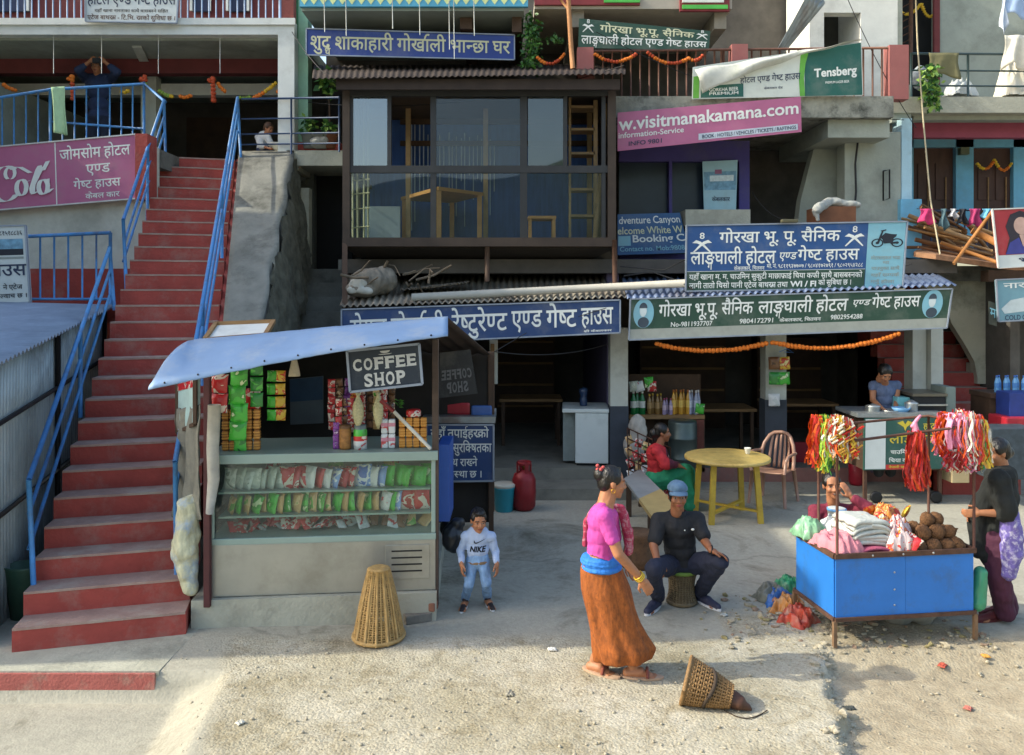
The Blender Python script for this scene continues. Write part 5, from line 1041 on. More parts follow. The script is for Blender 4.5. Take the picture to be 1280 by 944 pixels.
cloth_lump('sack', [C(P(236, 632, 6.45), P(231, 690, 6.42), .09, .11), C(P(231, 690, 6.42), P(238, 735, 6.42), .11, .06)], mat('striped_sack', '#c2c0a0', .8, var=.35, vs=9, dirt=('#7f9fc4', .9, 5)), 'crumpled pale sack stuffed between the stairs and the snack stall', 'sack', .03, 9)
# white board on the stall roof
wb = thing('white_board', 'white board with a wooden rim lying on the stall roof', 'board', tuple(P(300, 420, 6.8))); q3 = [P(270, 406, 7.1), P(342, 403, 7.1), P(332, 420, 6.7), P(256, 426, 6.7)]
mb = MB(); mb.prism(q3[::-1], (0, 0, -.02)); mb.build('sheet', white, wb); mb = MB(); [mb.bar(q3[i] + Vector((0, 0, .01)), q3[(i + 1) % 4] + Vector((0, 0, .01)), .035, .035) for i in range(4)]; mb.build('rim', wood, wb)
# coffee boards
def serif(word, mb, quad, reg, mi):
    u0, v0, u1, v1 = reg; n = len(word); w = (u1 - u0) / n
    for k, ch in enumerate(word):
        a = u0 + k * w; lettering(mb, ch, quad, (a + w * .1, v0, a + w * .9, v1), mi, off=.035); h = (v1 - v0) * .09
        def bar(x0, x1, y): patch(mb, quad, (a + w * x0, y, a + w * x1, y + h), mi, .0065)
        if ch in 'FPHE': bar(.02, .42, v1 - h); bar(.02, .3, v0)
        if ch == 'H': bar(.6, .98, v1 - h); bar(.6, .98, v0)
        if ch in 'FE': patch(mb, quad, (a + w * .84, v0, a + w * .93, v0 + h * 3), mi, .0067)
        if ch == 'E': patch(mb, quad, (a + w * .84, v1 - h * 3, a + w * .93, v1), mi, .0067)
def cup(mb, q, u, v, mi):
    polyp(mb, q, [(u + .07 * math.cos(math.pi * k / 8), v + .06 * math.sin(math.pi * k / 8)) for k in range(9)], mi); polyp(mb, q, [(u - .1, v + .075), (u + .1, v + .075), (u + .06, v + .095), (u - .06, v + .095)], mi)
cpat = pnt('board_coffee', '#1d2a38')
sign('coffee_sign', 'dark coffee shop board with pale lettering hung under the blue awning', 'sign', [(434, 439), (524, 430), (528, 480), (438, 490)], 6.25, cpat, mat('sign_frame'), [], lmats=[mat('sign_pale', '#bfc0bc', .6)], extra=lambda m, q, l: (serif('COFFEE', m, q, (.05, .22, .95, .52), 0), serif('SHOP', m, q, (.19, .6, .79, .93), 0), cup(m, q, .52, .08, 0)), thick=.02)
def rev(m, q, l): r = [q[1], q[0], q[3], q[2]]; serif('COFFEE', m, r, (.06, .4, .94, .62), 0); serif('SHOP', m, r, (.2, .68, .8, .92), 0)
sign('coffee_sign', 'dim see through coffee shop sheet with reversed lettering behind the brown post', 'sign', [(550, 441), (588, 437), (597, 492), (548, 498)], 7.9, pnt('board_dim', '#23272c'), None, [], lmats=[mat('sign_dim', '#6b6d70', .7)], extra=rev, thick=.008)
# tea counter behind the stall
tc_ = thing('tea_counter', 'small tea counter with a blue notice front behind the snack stall', 'counter', tuple(P(575, 640, 9.0))); root = tc_
part('top', zinc, lambda m: m.box(*bx(528, 619, 8.55, 9.2, 521, 529, 8.55))); part('body', dark, lambda m: m.box(*bx(530, 617, 8.62, 9.1, 530, 602, 8.6))); 
for x in (534, 614): part('leg', woodd, lambda m: m.box(*bx(x - 3, x + 3, 8.64, 8.7, 602, 672, 8.64)))
sign('notice_sign', 'blue notice board with four lines of writing on the tea counter', 'sign', [(533, 531), (617, 531), (617, 601), (533, 602)], 8.55, pnt('board_notice', '#1f3f70'), frameg,
     [('यहाँ तपाईहरुको', (.06, .02, .93, .28), W), ('सामान सुरक्षितका', (.03, .27, .97, .55), W), ('साथ राख्ने', (.25, .55, .76, .78), W), ('ब्यवस्था छ ।', (.2, .78, .82, .98), W)])
def ztop(x, y, D): return tuple(P(x, y, D))
lat('cooking_pot', [(.11, 0), (.125, .02), (.125, .15), (.135, .155), (.1, .175), (.03, .19), (.012, .2)], steel, 0, P(575, 506, 8.9), 'steel cooking pot with its lid on the tea counter', 'pot', seg=20)
mb = MB(); mb.box(*bx(552, 588, 8.7, 8.95, 503, 520, 8.7), bev=.03); tag(mb.build('red_tub', mat('red_plastic', '#a52734', .4)), 'red plastic tub on the tea counter under the steel pot', 'tub')
mb = MB(); mb.box(*bx(589, 615, 8.68, 8.9, 507, 520, 8.7), bev=.02); tag(mb.build('blue_crate', mat('blue_plastic', '#3f62a0', .4)), 'blue plastic crate beside the red tub on the tea counter', 'crate')
lt = thing('low_table', 'low reddish wooden table under the blue notice', 'table', tuple(P(588, 640, 9.2))); root = lt
part('tabletop', mat('reddish_wood', '#6d3a28', .6, var=.25, vs=5), lambda m: m.box(*bx(553, 611, 8.9, 9.3, 606, 613, 8.9), bev=.008)); part('apron', mat('reddish_wood'), lambda m: m.box(*bx(556, 608, 8.93, 9.28, 613.5, 628, 8.9)))
for x in (558, 600):
    for D in (8.92, 9.22): part('leg', mat('reddish_wood'), lambda m: m.box(*bx(x, x + 7, D, D + .05, 628, 672 if D < 9 else 665, D)))
mb = MB(); c = P(573, 609, 9.0); mb.ell(c, (.07, .05, .03), jit=.6); tag(mb.build('white_rag', mat('white_cloth', '#c4c6c4', .9)), 'crumpled white rag lying on the low reddish table', 'rag')
cloth_lump('black_bag', [E_(P(566, 672, 7.0), (.1, .09, .13)), E_(P(573, 655, 7.0), (.07, .06, .06)), E_(P(558, 660, 7.1), (.06, .06, .08))], mat('black_plastic', '#23262b', .35, var=.3), 'bulging black plastic bag beside the small boy', 'bag', .025, 10)
for k, (x, y, D, lb) in enumerate(((522, 766, 6.55, 'grey brick lying by the foot of the cabinet'), (530, 752, 6.62, 'reddish brick resting on the grey brick by the cabinet foot'))):
    mb = MB(); mb.box((-.11, -.05, 0), (.11, .05, .07), bev=.01); o = mb.build('brick', mat('brick_%s' % ('grey' if k == 0 else 'red'), '#77736a' if k == 0 else '#8a5f4c', .95, var=.25, vs=12, bump=.4, bs=40)); o.location = (P(x, y, D).x, D, .075 * k + .0); o.rotation_euler = (0, 0, .4 - .7 * k); tag(o, lb, 'brick')
# ---------------------------------------------------------------- yard: baskets, stool, table, chair, bench, drum and goods
wick = mat('wicker', '#b08f58', .65, var=.3, vs=22, bump=.3, bs=90); wickd = mat('dark_wicker', '#86673f', .7, var=.35, vs=22, bump=.3, bs=90)
def woven(mb, prof, rings, ribs, r=.005, wob=.005, T=None, closed_above=None):
    """prof(t)-> (radius, height) t in 0..1; open weave of rings running over and under upright canes"""
    def pt(t, a, o=0.):
        rd, h = prof(t); v = Vector(((rd + o) * math.cos(a), (rd + o) * math.sin(a), h)); return T @ v if T else v
    for k in range(ribs):
        a = 2 * math.pi * k / ribs; mb.tube([pt(j / 14, a + (.0), wob * (1 if (j + k) % 2 else -1) * .3) for j in range(15)], r * 1.15, 5)
    n = ribs * 2
    for i in range(rings):
        t = (i + .5) / rings
        mb.tube([pt(t + .004 * math.sin(k * 1.7 + i), 2 * math.pi * k / n, wob * (1 if ((k // 1) + i) % 2 else -1)) for k in range(n + 1)], r * .9, 5, cap=False)
def prof1(t): return (.196 - .118 * t ** .9 + .011 * math.sin(t * 3), .53 * t)
bk = thing('wicker_basket', 'tall cone shaped wicker basket standing upside down before the snack counter', 'basket', (P(473, 797, 6.2).x, 6.22, 0)); mb = MB(); Tb = Matrix.Translation((P(473, 797, 6.2).x, 6.22, .015))
woven(mb, prof1, 32, 34, .0058, .005, Tb); mb.build('weave', wick, bk)
mb = MB(); mb.lathe([(.203, 0), (.21, .01), (.207, .028), (.194, .028)], Tb.translation, 30); mb.build('rim', wick, bk)
mb = MB(); mb.lathe([(.088, .515), (.086, .532), (.062, .542), (.01, .53)], Tb.translation, 20)
for k in range(5): a = -2.4 + k * .45; mb.tube([Tb @ Vector((prof1(t)[0] * math.cos(a) * 1.03, prof1(t)[0] * math.sin(a) * 1.03, prof1(t)[1])) for t in (0, .25, .5, .75, 1.)], .011, 6)
mb.build('base', wick, bk)
mb = MB(); mb.lathe([(prof1(t)[0] - .008, prof1(t)[1]) for t in (.45, .6, .75, .9, .99)], Tb.translation, 24, cap=False); mb.build('lining', wickd, bk)
# fallen basket
fc = Vector((P(862, 0, 5.2).x, 5.25, .136)); ax = Vector((.92, -.3, -.22)).normalized(); M = basis((0, 0, 1) if abs(ax.z) > .9 else ax)
Tf = Matrix.Translation(fc) @ Matrix((M.col[0], M.col[2], M.col[1])).transposed().to_4x4()
def prof2(t): return (.143 - .076 * t ** 1.2, .285 * t)
fb = thing('wicker_basket', 'dark wicker basket lying on its side on the sunlit gravel', 'basket', (fc.x, fc.y, 0)); mb = MB(); woven(mb, prof2, 19, 28, .0062, .006, Tf); mb.build('weave', wickd, fb)
mb = MB(); mb.tube([Tf @ Vector((.148 * math.cos(2 * math.pi * k / 24), .148 * math.sin(2 * math.pi * k / 24), -.01)) for k in range(25)], .014, 6); mb.build('rim', wickd, fb)
mb = MB(); mb.lathe([(.13, .03), (.097, .16), (.055, .275), (.01, .285)], (0, 0, 0), 20, T=Tf, cap=False); mb.build('lining', mat('dusty_lining', '#6d5a3c', .9, var=.4, vs=14), fb)
fbs = blob('leather_strap', [C(Tf @ Vector((0, 0, .24)), Tf @ Vector((.01, -.01, .33)), .066, .05), C(Tf @ Vector((.01, -.01, .33)), Tf @ Vector((.01, -.03, .41)), .046, .014)], [mat('brown_leather', '#4c2f1f', .6, var=.4, vs=10)], fb, .01, 2, .012, 12)
mb = MB(); mb.tube([Tf @ Vector((prof2(.45)[0] * 1.05 * math.cos(a), prof2(.45)[0] * 1.05 * math.sin(a), .145 + .02 * math.sin(a * 2))) for a in [2 * math.pi * k / 20 for k in range(21)]], .012, 6); mb.tube([PG(905 + 54 * t, 889 + 12 * math.sin(2.6 * t) - 6 * t * t) + Vector((0, 0, .006)) for t in [k / 12 for k in range(13)]], .004, 5); mb.build('rope', mat('dark_rope', '#3b3026', .9), fb)
# wicker drum stool
stx, sty = P(852, 0, 6.95).x, 6.95
ws = thing('wicker_stool', 'hourglass wicker drum stool with a green rimmed seat under the seated man', 'stool', (stx, sty, 0)); mb = MB(); Ts = Matrix.Translation((stx, sty, .005))
woven(mb, lambda t: (.125 - .022 * math.sin(math.pi * t), .27 * t), 16, 26, .006, .005, Ts); mb.lathe([(.13, .0), (.134, .015), (.128, .03)], Ts.translation, 24); mb.build('weave', mat('grey_wicker', '#6f6046', .75, var=.3, vs=20, bump=.3, bs=90), ws)
mb = MB(); mb.lathe([(.128, .262), (.138, .275), (.136, .292), (.11, .296), (.01, .292)], Ts.translation, 24); mb.build('seat', mat('green_rubber', '#6f8a3a', .7, var=.2), ws)
mb = MB(); mb.lathe([(.11, .01), (.09, .14), (.112, .268)], Ts.translation, 20, cap=False); mb.build('lining', mat('dusty_lining'), ws)
# round yellow table
tx, ty = P(909, 0, 9.65).x, 9.65; yel = mat('mustard_paint', '#b89b35', .55, var=.16, vs=5, dirt=('#7d6a2c', .5, 4))
yt = thing('round_table', 'round mustard yellow wooden table with one white cup on it', 'table', (tx, ty, 0)); mb = MB(); mb.lathe([(.49, .70), (.505, .705), (.505, .735), (.49, .742), (.01, .742)], (tx, ty, 0), 40); mb.build('tabletop', mat('mustard_top', '#c2a860', .5, var=.2, vs=6, dirt=('#8a6f34', .6, 3)), yt)
lg = []
for k in range(4):
    a = R(50 + 90 * k); p = Vector((tx + .36 * math.cos(a), ty + .36 * math.sin(a), .70)); f_ = Vector((tx + .42 * math.cos(a), ty + .42 * math.sin(a), 0)); lg.append((p, f_))
    mb = MB(); mb.bar(f_, p, .062, .05); mb.build('leg', yel, yt)
for k in range(2): a_, b_ = lg[k][0].lerp(lg[k][1], .82), lg[k + 2][0].lerp(lg[k + 2][1], .82); mb = MB(); mb.bar(a_ + Vector((0, 0, .012 * k)), b_ + Vector((0, 0, .012 * k)), .045, .03 - .006 * k); mb.build('stretcher', yel, yt)
lat('tea_cup', [(.022, 0), (.026, .004), (.04, .07), (.042, .075), (.036, .074), (.02, .01), (.005, .008)], mat('white_glaze', '#d8d9d2', .25), 0, (P(936, 0, 9.7).x, 9.75, .744), 'small white cup on the round yellow table', 'cup', seg=18)
# plastic chair, turned to the table
chp = mat('brown_plastic', '#9c7763', .35, var=.12, vs=4); cx_, cy_ = P(968, 0, 10.3).x, 10.35
ch = thing('plastic_chair', 'brown plastic armchair with a slatted round back behind the yellow table', 'chair', (0, 0, 0))
mb = MB(); mb.grid(lambda u, v: Vector(((u - .5) * (.44 - .05 * v), (v - .5) * .42, .42 + .02 * (2 * u - 1) ** 2 - .015 * v)), 8, 6, thick=(0, 0, -.015)); mb.build('seat', chp, ch)
def backp(u, v): a = (u - .5) * 2; return Vector((a * (.22 - .05 * v ** 3), .2 + .11 * v - .09 * a * a, .42 + .45 * v - .09 * abs(a) ** 3 * v))
mb = MB(); mb.tube([backp(0, 0)] + [backp(0, v) for v in (.3, .6, .85)] + [backp(u, 1) for u in (.1, .25, .5, .75, .9)] + [backp(1, v) for v in (.85, .6, .3, 0)], .024, 8); mb.build('back_frame', chp, ch)
mb = MB()
for k in range(5): u = .22 + k * .14; mb.grid(lambda a, v: backp(u + (a - .5) * .075, v * .98) + Vector((0, .004, 0)), 2, 8, thick=(0, .008, 0))
mb.build('back_slats', chp, ch)
for sx in (-1, 1):
    for (y0, y1) in ((-.19, -.23), (.19, .26)): mb = MB(); mb.tube([(sx * .2, y0, .42), (sx * .235, y1, 0)], [.028, .02], 8); mb.build('leg', chp, ch)
    mb = MB(); mb.tube([(sx * .225, .19, .63), (sx * .25, .02, .645), (sx * .25, -.17, .64), (sx * .235, -.2, .58), (sx * .215, -.2, .42)], .02, 8); mb.build('arm', chp, ch)
ch.location = (cx_, cy_, 0); ch.rotation_euler = (0, 0, R(-38))
# bench and low table
bn = thing('wooden_bench', 'long wooden bench with a tan end board running towards the seated woman in red', 'bench', tuple(PG(810, 655))); root = bn
b0, b1, b2, b3 = [Vector((v.x, v.y, .43)) for v in (PG(788, 626, .43), PG(815, 649, .43), PG(850, 634, .43), PG(800, 588, .43))]
b0 = PG(780, 598, .43); b1 = PG(815, 646, .43); b2 = PG(848, 634, .43); b3 = PG(800, 586, .43)
c0_, c1_ = b0.lerp(b1, .58), b3.lerp(b2, .58)
part('seat', mat('grey_board', '#8a8d8c', .7, var=.15, vs=4), lambda m: m.prism([b0, c0_, c1_, b3], (0, 0, -.035))); part('end_board', mat('tan_board', '#b39a63', .65, var=.15, vs=5), lambda m: m.prism([c0_ + Vector((0, -.003, .004)), b1 + Vector((0, 0, .004)), b2 + Vector((0, 0, .004)), c1_ + Vector((0, -.003, .004))], (0, 0, -.045)))
for v in (b1.lerp(b3, .08), b2.lerp(b0, .08), b0.lerp(b2, .1), b3.lerp(b1, .1)): part('leg', woodd, lambda m: m.bar((v.x, v.y, 0), (v.x, v.y, .39), .06))
lat('wicker_stool', [(.16, 0), (.15, .1), (.13, .2), (.15, .3), (.16, .34), (.01, .34)], mat('brown_wicker', '#6d4c30', .75, var=.35, vs=20, bump=.5, bs=60), 0, (P(797, 0, 7.9).x, 7.9, 0), 'dark brown wicker stool tucked beside the bench end', 'stool', seg=22)
# gas cylinder, bucket
gx, gy = P(655, 0, 10.0).x, 10.0; gred = mat('cylinder_red', '#8a2026', .45, .2, var=.15, vs=5, dirt=('#4b2a22', .4, 6))
gc = thing('gas_cylinder', 'dark red cooking gas cylinder with a collar in front of the doorway', 'gas cylinder', (gx, gy, 0)); mb = MB(); mb.lathe([(.1, 0), (.13, .03), (.145, .06), (.148, .2), (.151, .22), (.148, .24), (.147, .38), (.12, .45), (.06, .485), (.045, .5), (.01, .5)], (gx, gy, 0), 26); mb.build('body', gred, gc)
mb = MB(); mb.lathe([(.085, .56), (.092, .565), (.092, .60), (.085, .605), (.082, .60), (.082, .565)], (gx, gy, 0), 22, cap=False)
for k in range(4): a = .4 + k * 1.57; mb.bar((gx + .088 * math.cos(a), gy + .088 * math.sin(a), .45), (gx + .088 * math.cos(a), gy + .088 * math.sin(a), .6), .05, .008, up=(math.cos(a), math.sin(a), 0))
mb.build('collar', gred, gc); mb = MB(); mb.lathe([(.02, .49), (.02, .53), (.028, .535), (.028, .56), (.01, .562)], (gx, gy, 0), 12); mb.build('valve', mat('brass', '#a0874a', .4, .8), gc)
bx_, by_ = P(630, 0, 9.95).x, 9.95
bu = thing('bucket', 'turquoise bucket with a white lid and wire handle beside the gas cylinder', 'bucket', (bx_, by_, 0)); mb = MB(); mb.lathe([(.105, 0), (.11, .005), (.135, .28), (.142, .285), (.142, .3), (.13, .3)], (bx_, by_, 0), 24); mb.build('body', mat('turquoise_plastic', '#2a93a6', .4, var=.1), bu)
mb = MB(); mb.lathe([(.14, .301), (.146, .305), (.146, .335), (.12, .345), (.01, .34)], (bx_, by_, 0), 24); mb.build('lid', mat('dirty_white_plastic', '#b9b6a6', .5, var=.1), bu); mb = MB(); mb.tube(hang((bx_ - .145, by_ - .02, .29), (bx_ + .145, by_ - .02, .29), .13), .005, 5); mb.build('handle', steel, bu)
# chest freezer in the doorway
fz = thing('chest_freezer', 'white chest freezer standing in the dark doorway against the pillar', 'freezer', (P(730, 0, 11.3).x, 11.3, .3)); root = fz; A_ = [P(719, 0, 11.15).x, P(760, 0, 11.15).x]
Tz = Matrix.Translation((P(719, 0, 11.15).x, 11.15, .3)) @ Matrix.Rotation(R(-4), 4, 'Z')
fwm = mat('freezer_white', '#d3dad6', .45, var=.06, vs=3, dirt=('#7f8a82', .35, 3))
part('body', fwm, lambda m: m.box((-.0, 0, .04), (.46, .7, .74), T=Tz, bev=.012)); part('side', mat('freezer_grey', '#848e8a', .5), lambda m: m.box((-.17, .15, .04), (-.002, .7, .74), T=Tz)); part('lid', fwm, lambda m: m.box((-.18, -.015, .745), (.47, .71, .80), T=Tz, bev=.012)); part('foot', black, lambda m: m.box((.02, .05, 0), (.44, .65, .04), T=Tz))
lat('water_jug', [(.05, 0), (.055, .02), (.055, .1), (.04, .13), (.06, .19), (.062, .24), (.03, .26), (.01, .262)], mat('dark_blue_jug', '#2a3f5e', .25), 0, Tz @ Vector((.12, .3, .802)), 'dark blue jug standing on the white chest freezer', 'jug')
# metal drum and bottle shelf of the second shop
dx_, dy_ = P(853, 0, 11.2).x, 11.2
lat('metal_drum', [(.19, 0), (.2, .01), (.2, .3), (.208, .31), (.2, .32), (.2, .58), (.208, .59), (.2, .6), (.2, .8), (.19, .83), (.1, .84), (.01, .84)], mat('dull_drum', '#56625f', .4, .6, var=.2, vs=4), 0, (dx_, dy_, .1), 'tall grey ribbed metal drum below the bottle shelf', 'drum', seg=28)
sh = thing('bottle_shelf', 'wooden shop shelf full of drink bottles beside the white pillar', 'shelf', tuple(P(835, 600, 11.6))); root = sh
part('board', wood, lambda m: m.box(*bx(787, 881, 11.45, 11.85, 519, 524, 11.45)));
for x in (788, 878): part('upright', woodd, lambda m: m.box(*bx(x - 2, x + 3, 11.5, 11.8, 524.5, 590, 11.5)))
part('backing', woodd, lambda m: m.box(*bx(787, 881, 11.86, 11.9, 470, 600, 11.6))); part('red_panel', mat('red_brown_panel', '#6b3a30', .8, var=.3, vs=12), lambda m: m.box(*bx(868, 880, 11.42, 11.44, 525, 575, 11.42)))
zs = P(0, 519, 11.5).z
def bottle(col, cap, r=.036, h=.27): return [(r * .9, 0), (r, .01), (r, h * .3), (r * 1.0, h * .301), (r, h * .58), (r * 1.0, h * .581), (r * .85, h * .68), (r * .38, h * .86), (r * .38, h * .9), (r * .42, h * .901), (r * .42, h), (.004, h)]
def add_bottle(x, y, z, col, lab, capc, label, group, r=.036, h=.27):
    key = (col, lab, capc, r, h)
    if key not in BOT:
        o = lat('drink_bottle', bottle(0, 0, r, h), [mat('bottle_' + col, col, .15, var=.12), mat('label_' + lab, lab, .5, var=.2, vs=30), mat('cap_' + capc, capc, .4)], [0, 0, 0, 1, 1, 0, 0, 0, 0, 2, 2], (x, y, z), label, 'bottle', group, 12); BOT[key] = o
    else: dup(BOT[key], (x, y, z), label=label, group=group)
BOT = {}
for k in range(3): add_bottle(P(791 + k * 5.5, 0, 11.6).x, 11.55 + .05 * (k % 2), zs, '#1f6f3a', '#d0d4cc', '#c9c9c0', 'green soft drink bottle at the pillar end of the shop shelf', 'green bottles on the shop shelf', .045, .34)
for k in range(4): add_bottle(P(811 + k * 5, 0, 11.6).x, 11.55 + .06 * (k % 2), zs, '#8a6a3c', '#a8885a', '#c9a437', 'brown juice bottle on the shop shelf next to green ones', 'brown bottles on the shop shelf', .034, .3)
for k in range(3): add_bottle(P(829 + k * 4, 0, 11.6).x, 11.52 + .06 * (k % 2), zs, '#a08fae', '#c9b3c4', '#b04a6a', 'small lilac bottle between the brown and orange ones', 'lilac bottles on the shop shelf', .028, .24)
for k in range(5): add_bottle(P(841 + k * 4.5, 0, 11.6).x, 11.55 + .06 * (k % 2), zs, '#c9963a', '#d9b65a', '#a8632a', 'tall orange drink bottle above the metal drum', 'orange bottles on the shop shelf', .034, .36)
for k in range(4): add_bottle(P(861 + k * 4, 0, 11.6).x, 11.55 + .06 * (k % 2), zs, '#a3aac4', '#c4cbd8', '#d0d0d0', 'pale blue bottle at the open end of the shop shelf', 'pale blue bottles on the shop shelf', .032, .35)
for k, (x, c, nm) in enumerate(((793, 'clear', 'pale'), (801, 'white', 'white'), (812, 'green', 'green'), (815, 'red', 'red'), (874, 'green', 'narrow green'))): put_packet(pkh, Vector((P(x, 0, 11.5).x, 11.5, zs + (.34 if x < 860 else .02) + .06 * (k == 2))), 0, (0, q.uniform(-.3, .3)), [PK[c], PK['white']], nm + ' snack bag among the bottles of the shop shelf', None, .95)
# wire rack of bright packets
wr_ = thing('wire_rack', 'leaning wire rack filled with red and white packets by the pillar', 'rack', tuple(PG(805, 625))); root = wr_
def rk(u, v, d=0): return P(786, 600, 10.3 + d).lerp(P(838, 628, 10.0 + d), u).lerp(P(784, 535, 10.5 + d).lerp(P(838, 560, 10.2 + d), u), v)
for v in (0, .2, .4, .6, .8, 1): part('wire', rust, lambda m: m.tube([rk(0, v), rk(1, v)], .009, 5))
for u in (0, .25, .5, .75, 1): part('wire', rust, lambda m: m.tube([rk(u, 0), rk(u, 1)], .008, 5))
for u in (.05, .95): part('leg', rust, lambda m: m.tube([rk(u, 1), Vector((rk(u, 0).x, rk(u, 0).y + .25, 0))], .01, 5))
for j in range(4):
    for k in range(6):
        c = q.choice(('red', 'red', 'white', 'tan', 'red')); p = rk(.08 + k * .165, .06 + j * .22, .05); put_packet(pkh, p, q.uniform(-.4, .4), (R(-15), q.uniform(-.4, .4)), [PK[c], PK['tan' if c == 'red' else 'brown']], dict(red='red', white='white', tan='tan')[c] + ' packet tucked in the leaning wire rack', dict(red='red', white='white', tan='tan')[c] + ' packets in the wire rack', .72)
cloth_lump('white_sack', [E_(P(797, 540, 10.9), (.13, .1, .26)), E_(P(792, 560, 10.9), (.14, .1, .2))], mat('dusty_white_sack', '#a8a39a', .85, var=.25, vs=7), 'upright dusty white sack behind the leaning wire rack', 'sack', .03, 8)
# packets on the middle pillar
for j in range(2):
    for k in range(3): 
        if j and k == 2: continue
        c = ('brown', 'darkgreen', 'white')[k] if j == 0 else ('yellow', 'green', '')[k]; put_packet(pkh, P(968 + j * 13, 462 + k * 19 + (8 if k == 2 else 0), 11.3 + 0), q.uniform(-.2, .2), (0, q.uniform(-.1, .1)), [PK[c], PK['green' if k < 2 else 'brown']], dict(brown='dark brown', darkgreen='dark green', white='white', yellow='yellow', green='light green')[c] + ' packet hanging from the grey based middle pillar', None, 1.15)
mb = MB(); mb.tube([P(974, 440, 11.2), P(984, 436, 11.2), P(992, 441, 11.2), P(980, 440, 11.2)], .006, 5); tag(mb.build('coat_hanger', mat('blue_wire', '#4a7fc0', .4)), 'blue wire hanger on the pillar beneath the marigold garland', 'hanger')
# marigold garlands
mg = {'orange': mat('marigold', '#d9741c', .7, var=.25, vs=40, bump=.6, bs=120), 'yellow': mat('yellow_marigold', '#d9b02c', .7, var=.2, vs=40, bump=.6, bs=120), 'deep': mat('deep_marigold', '#b0431c', .7, var=.25, vs=40), 'green': mat('garland_green', '#7f9a3a', .7)}
def garland(label, runs, r=.035, ms=('orange',), tassel=None, every=1.45):
    mb = MB(); n = 0
    for pts in runs:
        d = 0
        for i in range(len(pts) - 1):
            a, b = Vector(pts[i]), Vector(pts[i + 1]); L_ = (b - a).length
            while d < L_:
                c = a.lerp(b, d / L_); n += 1; mb.ell(c + Vector((0, 0, q.uniform(-.004, .004))), (r * q.uniform(.85, 1.1), r, r * q.uniform(.8, 1)), 8, 5, mi=(n // (1 if len(ms) < 2 else 5)) % len(ms), jit=.35); d += r * every
            d -= L_
    return tag(mb.build('flower_garland', [mg[m] for m in ms]), label, 'garland')
garland('orange marigold garland in two swags under the long green board', [hang(P(821, 430, 10.35), P(962, 428, 10.35), .1, 16), hang(P(966, 428, 10.35), P(1126, 416, 10.3), .13, 18)], .034)
garland('orange garland hung along the terrace bars behind the banner', [hang(P(744, 68, 11.85), P(797, 66, 11.85), .12), hang(P(810, 66, 11.85), P(862, 72, 11.85), .12), hang(P(862, 74, 11.85), P(880, 68, 11.85), .05)], .03, ('orange', 'deep'))
garland('short orange garland beside the creeper near the pink pillar', [hang(P(672, 72, 12.0), P(705, 68, 12.0), .12)], .03, ('orange', 'deep'))
garland('yellow garland swagged in the upper dark doorway with the grille', [hang(P(1124, 14, 13.9), P(1150, 6, 13.9), .1), hang(P(1152, 6, 13.9), P(1172, 8, 13.9), .2)], .03, ('yellow',))
garland('orange garland swagged on the brown door in the blue wall', [hang(P(1222, 205, 13.8), P(1243, 200, 13.8), .12), hang(P(1243, 200, 13.8), P(1265, 203, 13.8), .16)], .03, ('yellow', 'orange'))
for k, (a, b, lb) in enumerate((((5, 106), (20, 113), 'short orange flower string at the outer end of the hotel veranda'), ((152, 115), (162, 112), 'small yellow flower tuft above the blue veranda railing'), ((200, 114), (215, 121), 'yellow flower string beside the veranda pillar'), ((226, 121), (240, 119), 'orange flower string over the top of the stairs'), ((273, 105), (284, 116), 'orange flower string beside the red tassel'), ((300, 122), (312, 122), 'yellow flower string above the walkway railing'), ((318, 122), (345, 104), 'long orange and yellow string rising to the white column'))): garland(lb, [hang(P(*a, 12.6), P(*b, 12.6), .02, 4)], .035, (('orange',), ('yellow',), ('green', 'yellow'), ('orange',), ('orange', 'deep'), ('green', 'yellow'), ('orange', 'yellow'))[k])
for k, (x, y0, y1, lb) in enumerate(((90, 96, 128, 'red and orange flower tassel beside the standing photographer'), (181, 96, 108, 'dark red flower knot on the veranda pillar'), (266, 98, 126, 'long dark red tassel hanging over the stair head'), (352, 112, 124, 'small orange tassel at the foot of the white column'))): garland(lb, [[P(x - 4, y0 + 3, 12.55), P(x + 4, y0, 12.55)], [P(x, y0, 12.55), P(x + 1, y1, 12.55)]], .04, (('orange', 'deep'), ('deep', 'green'), ('deep',), ('orange',))[k])
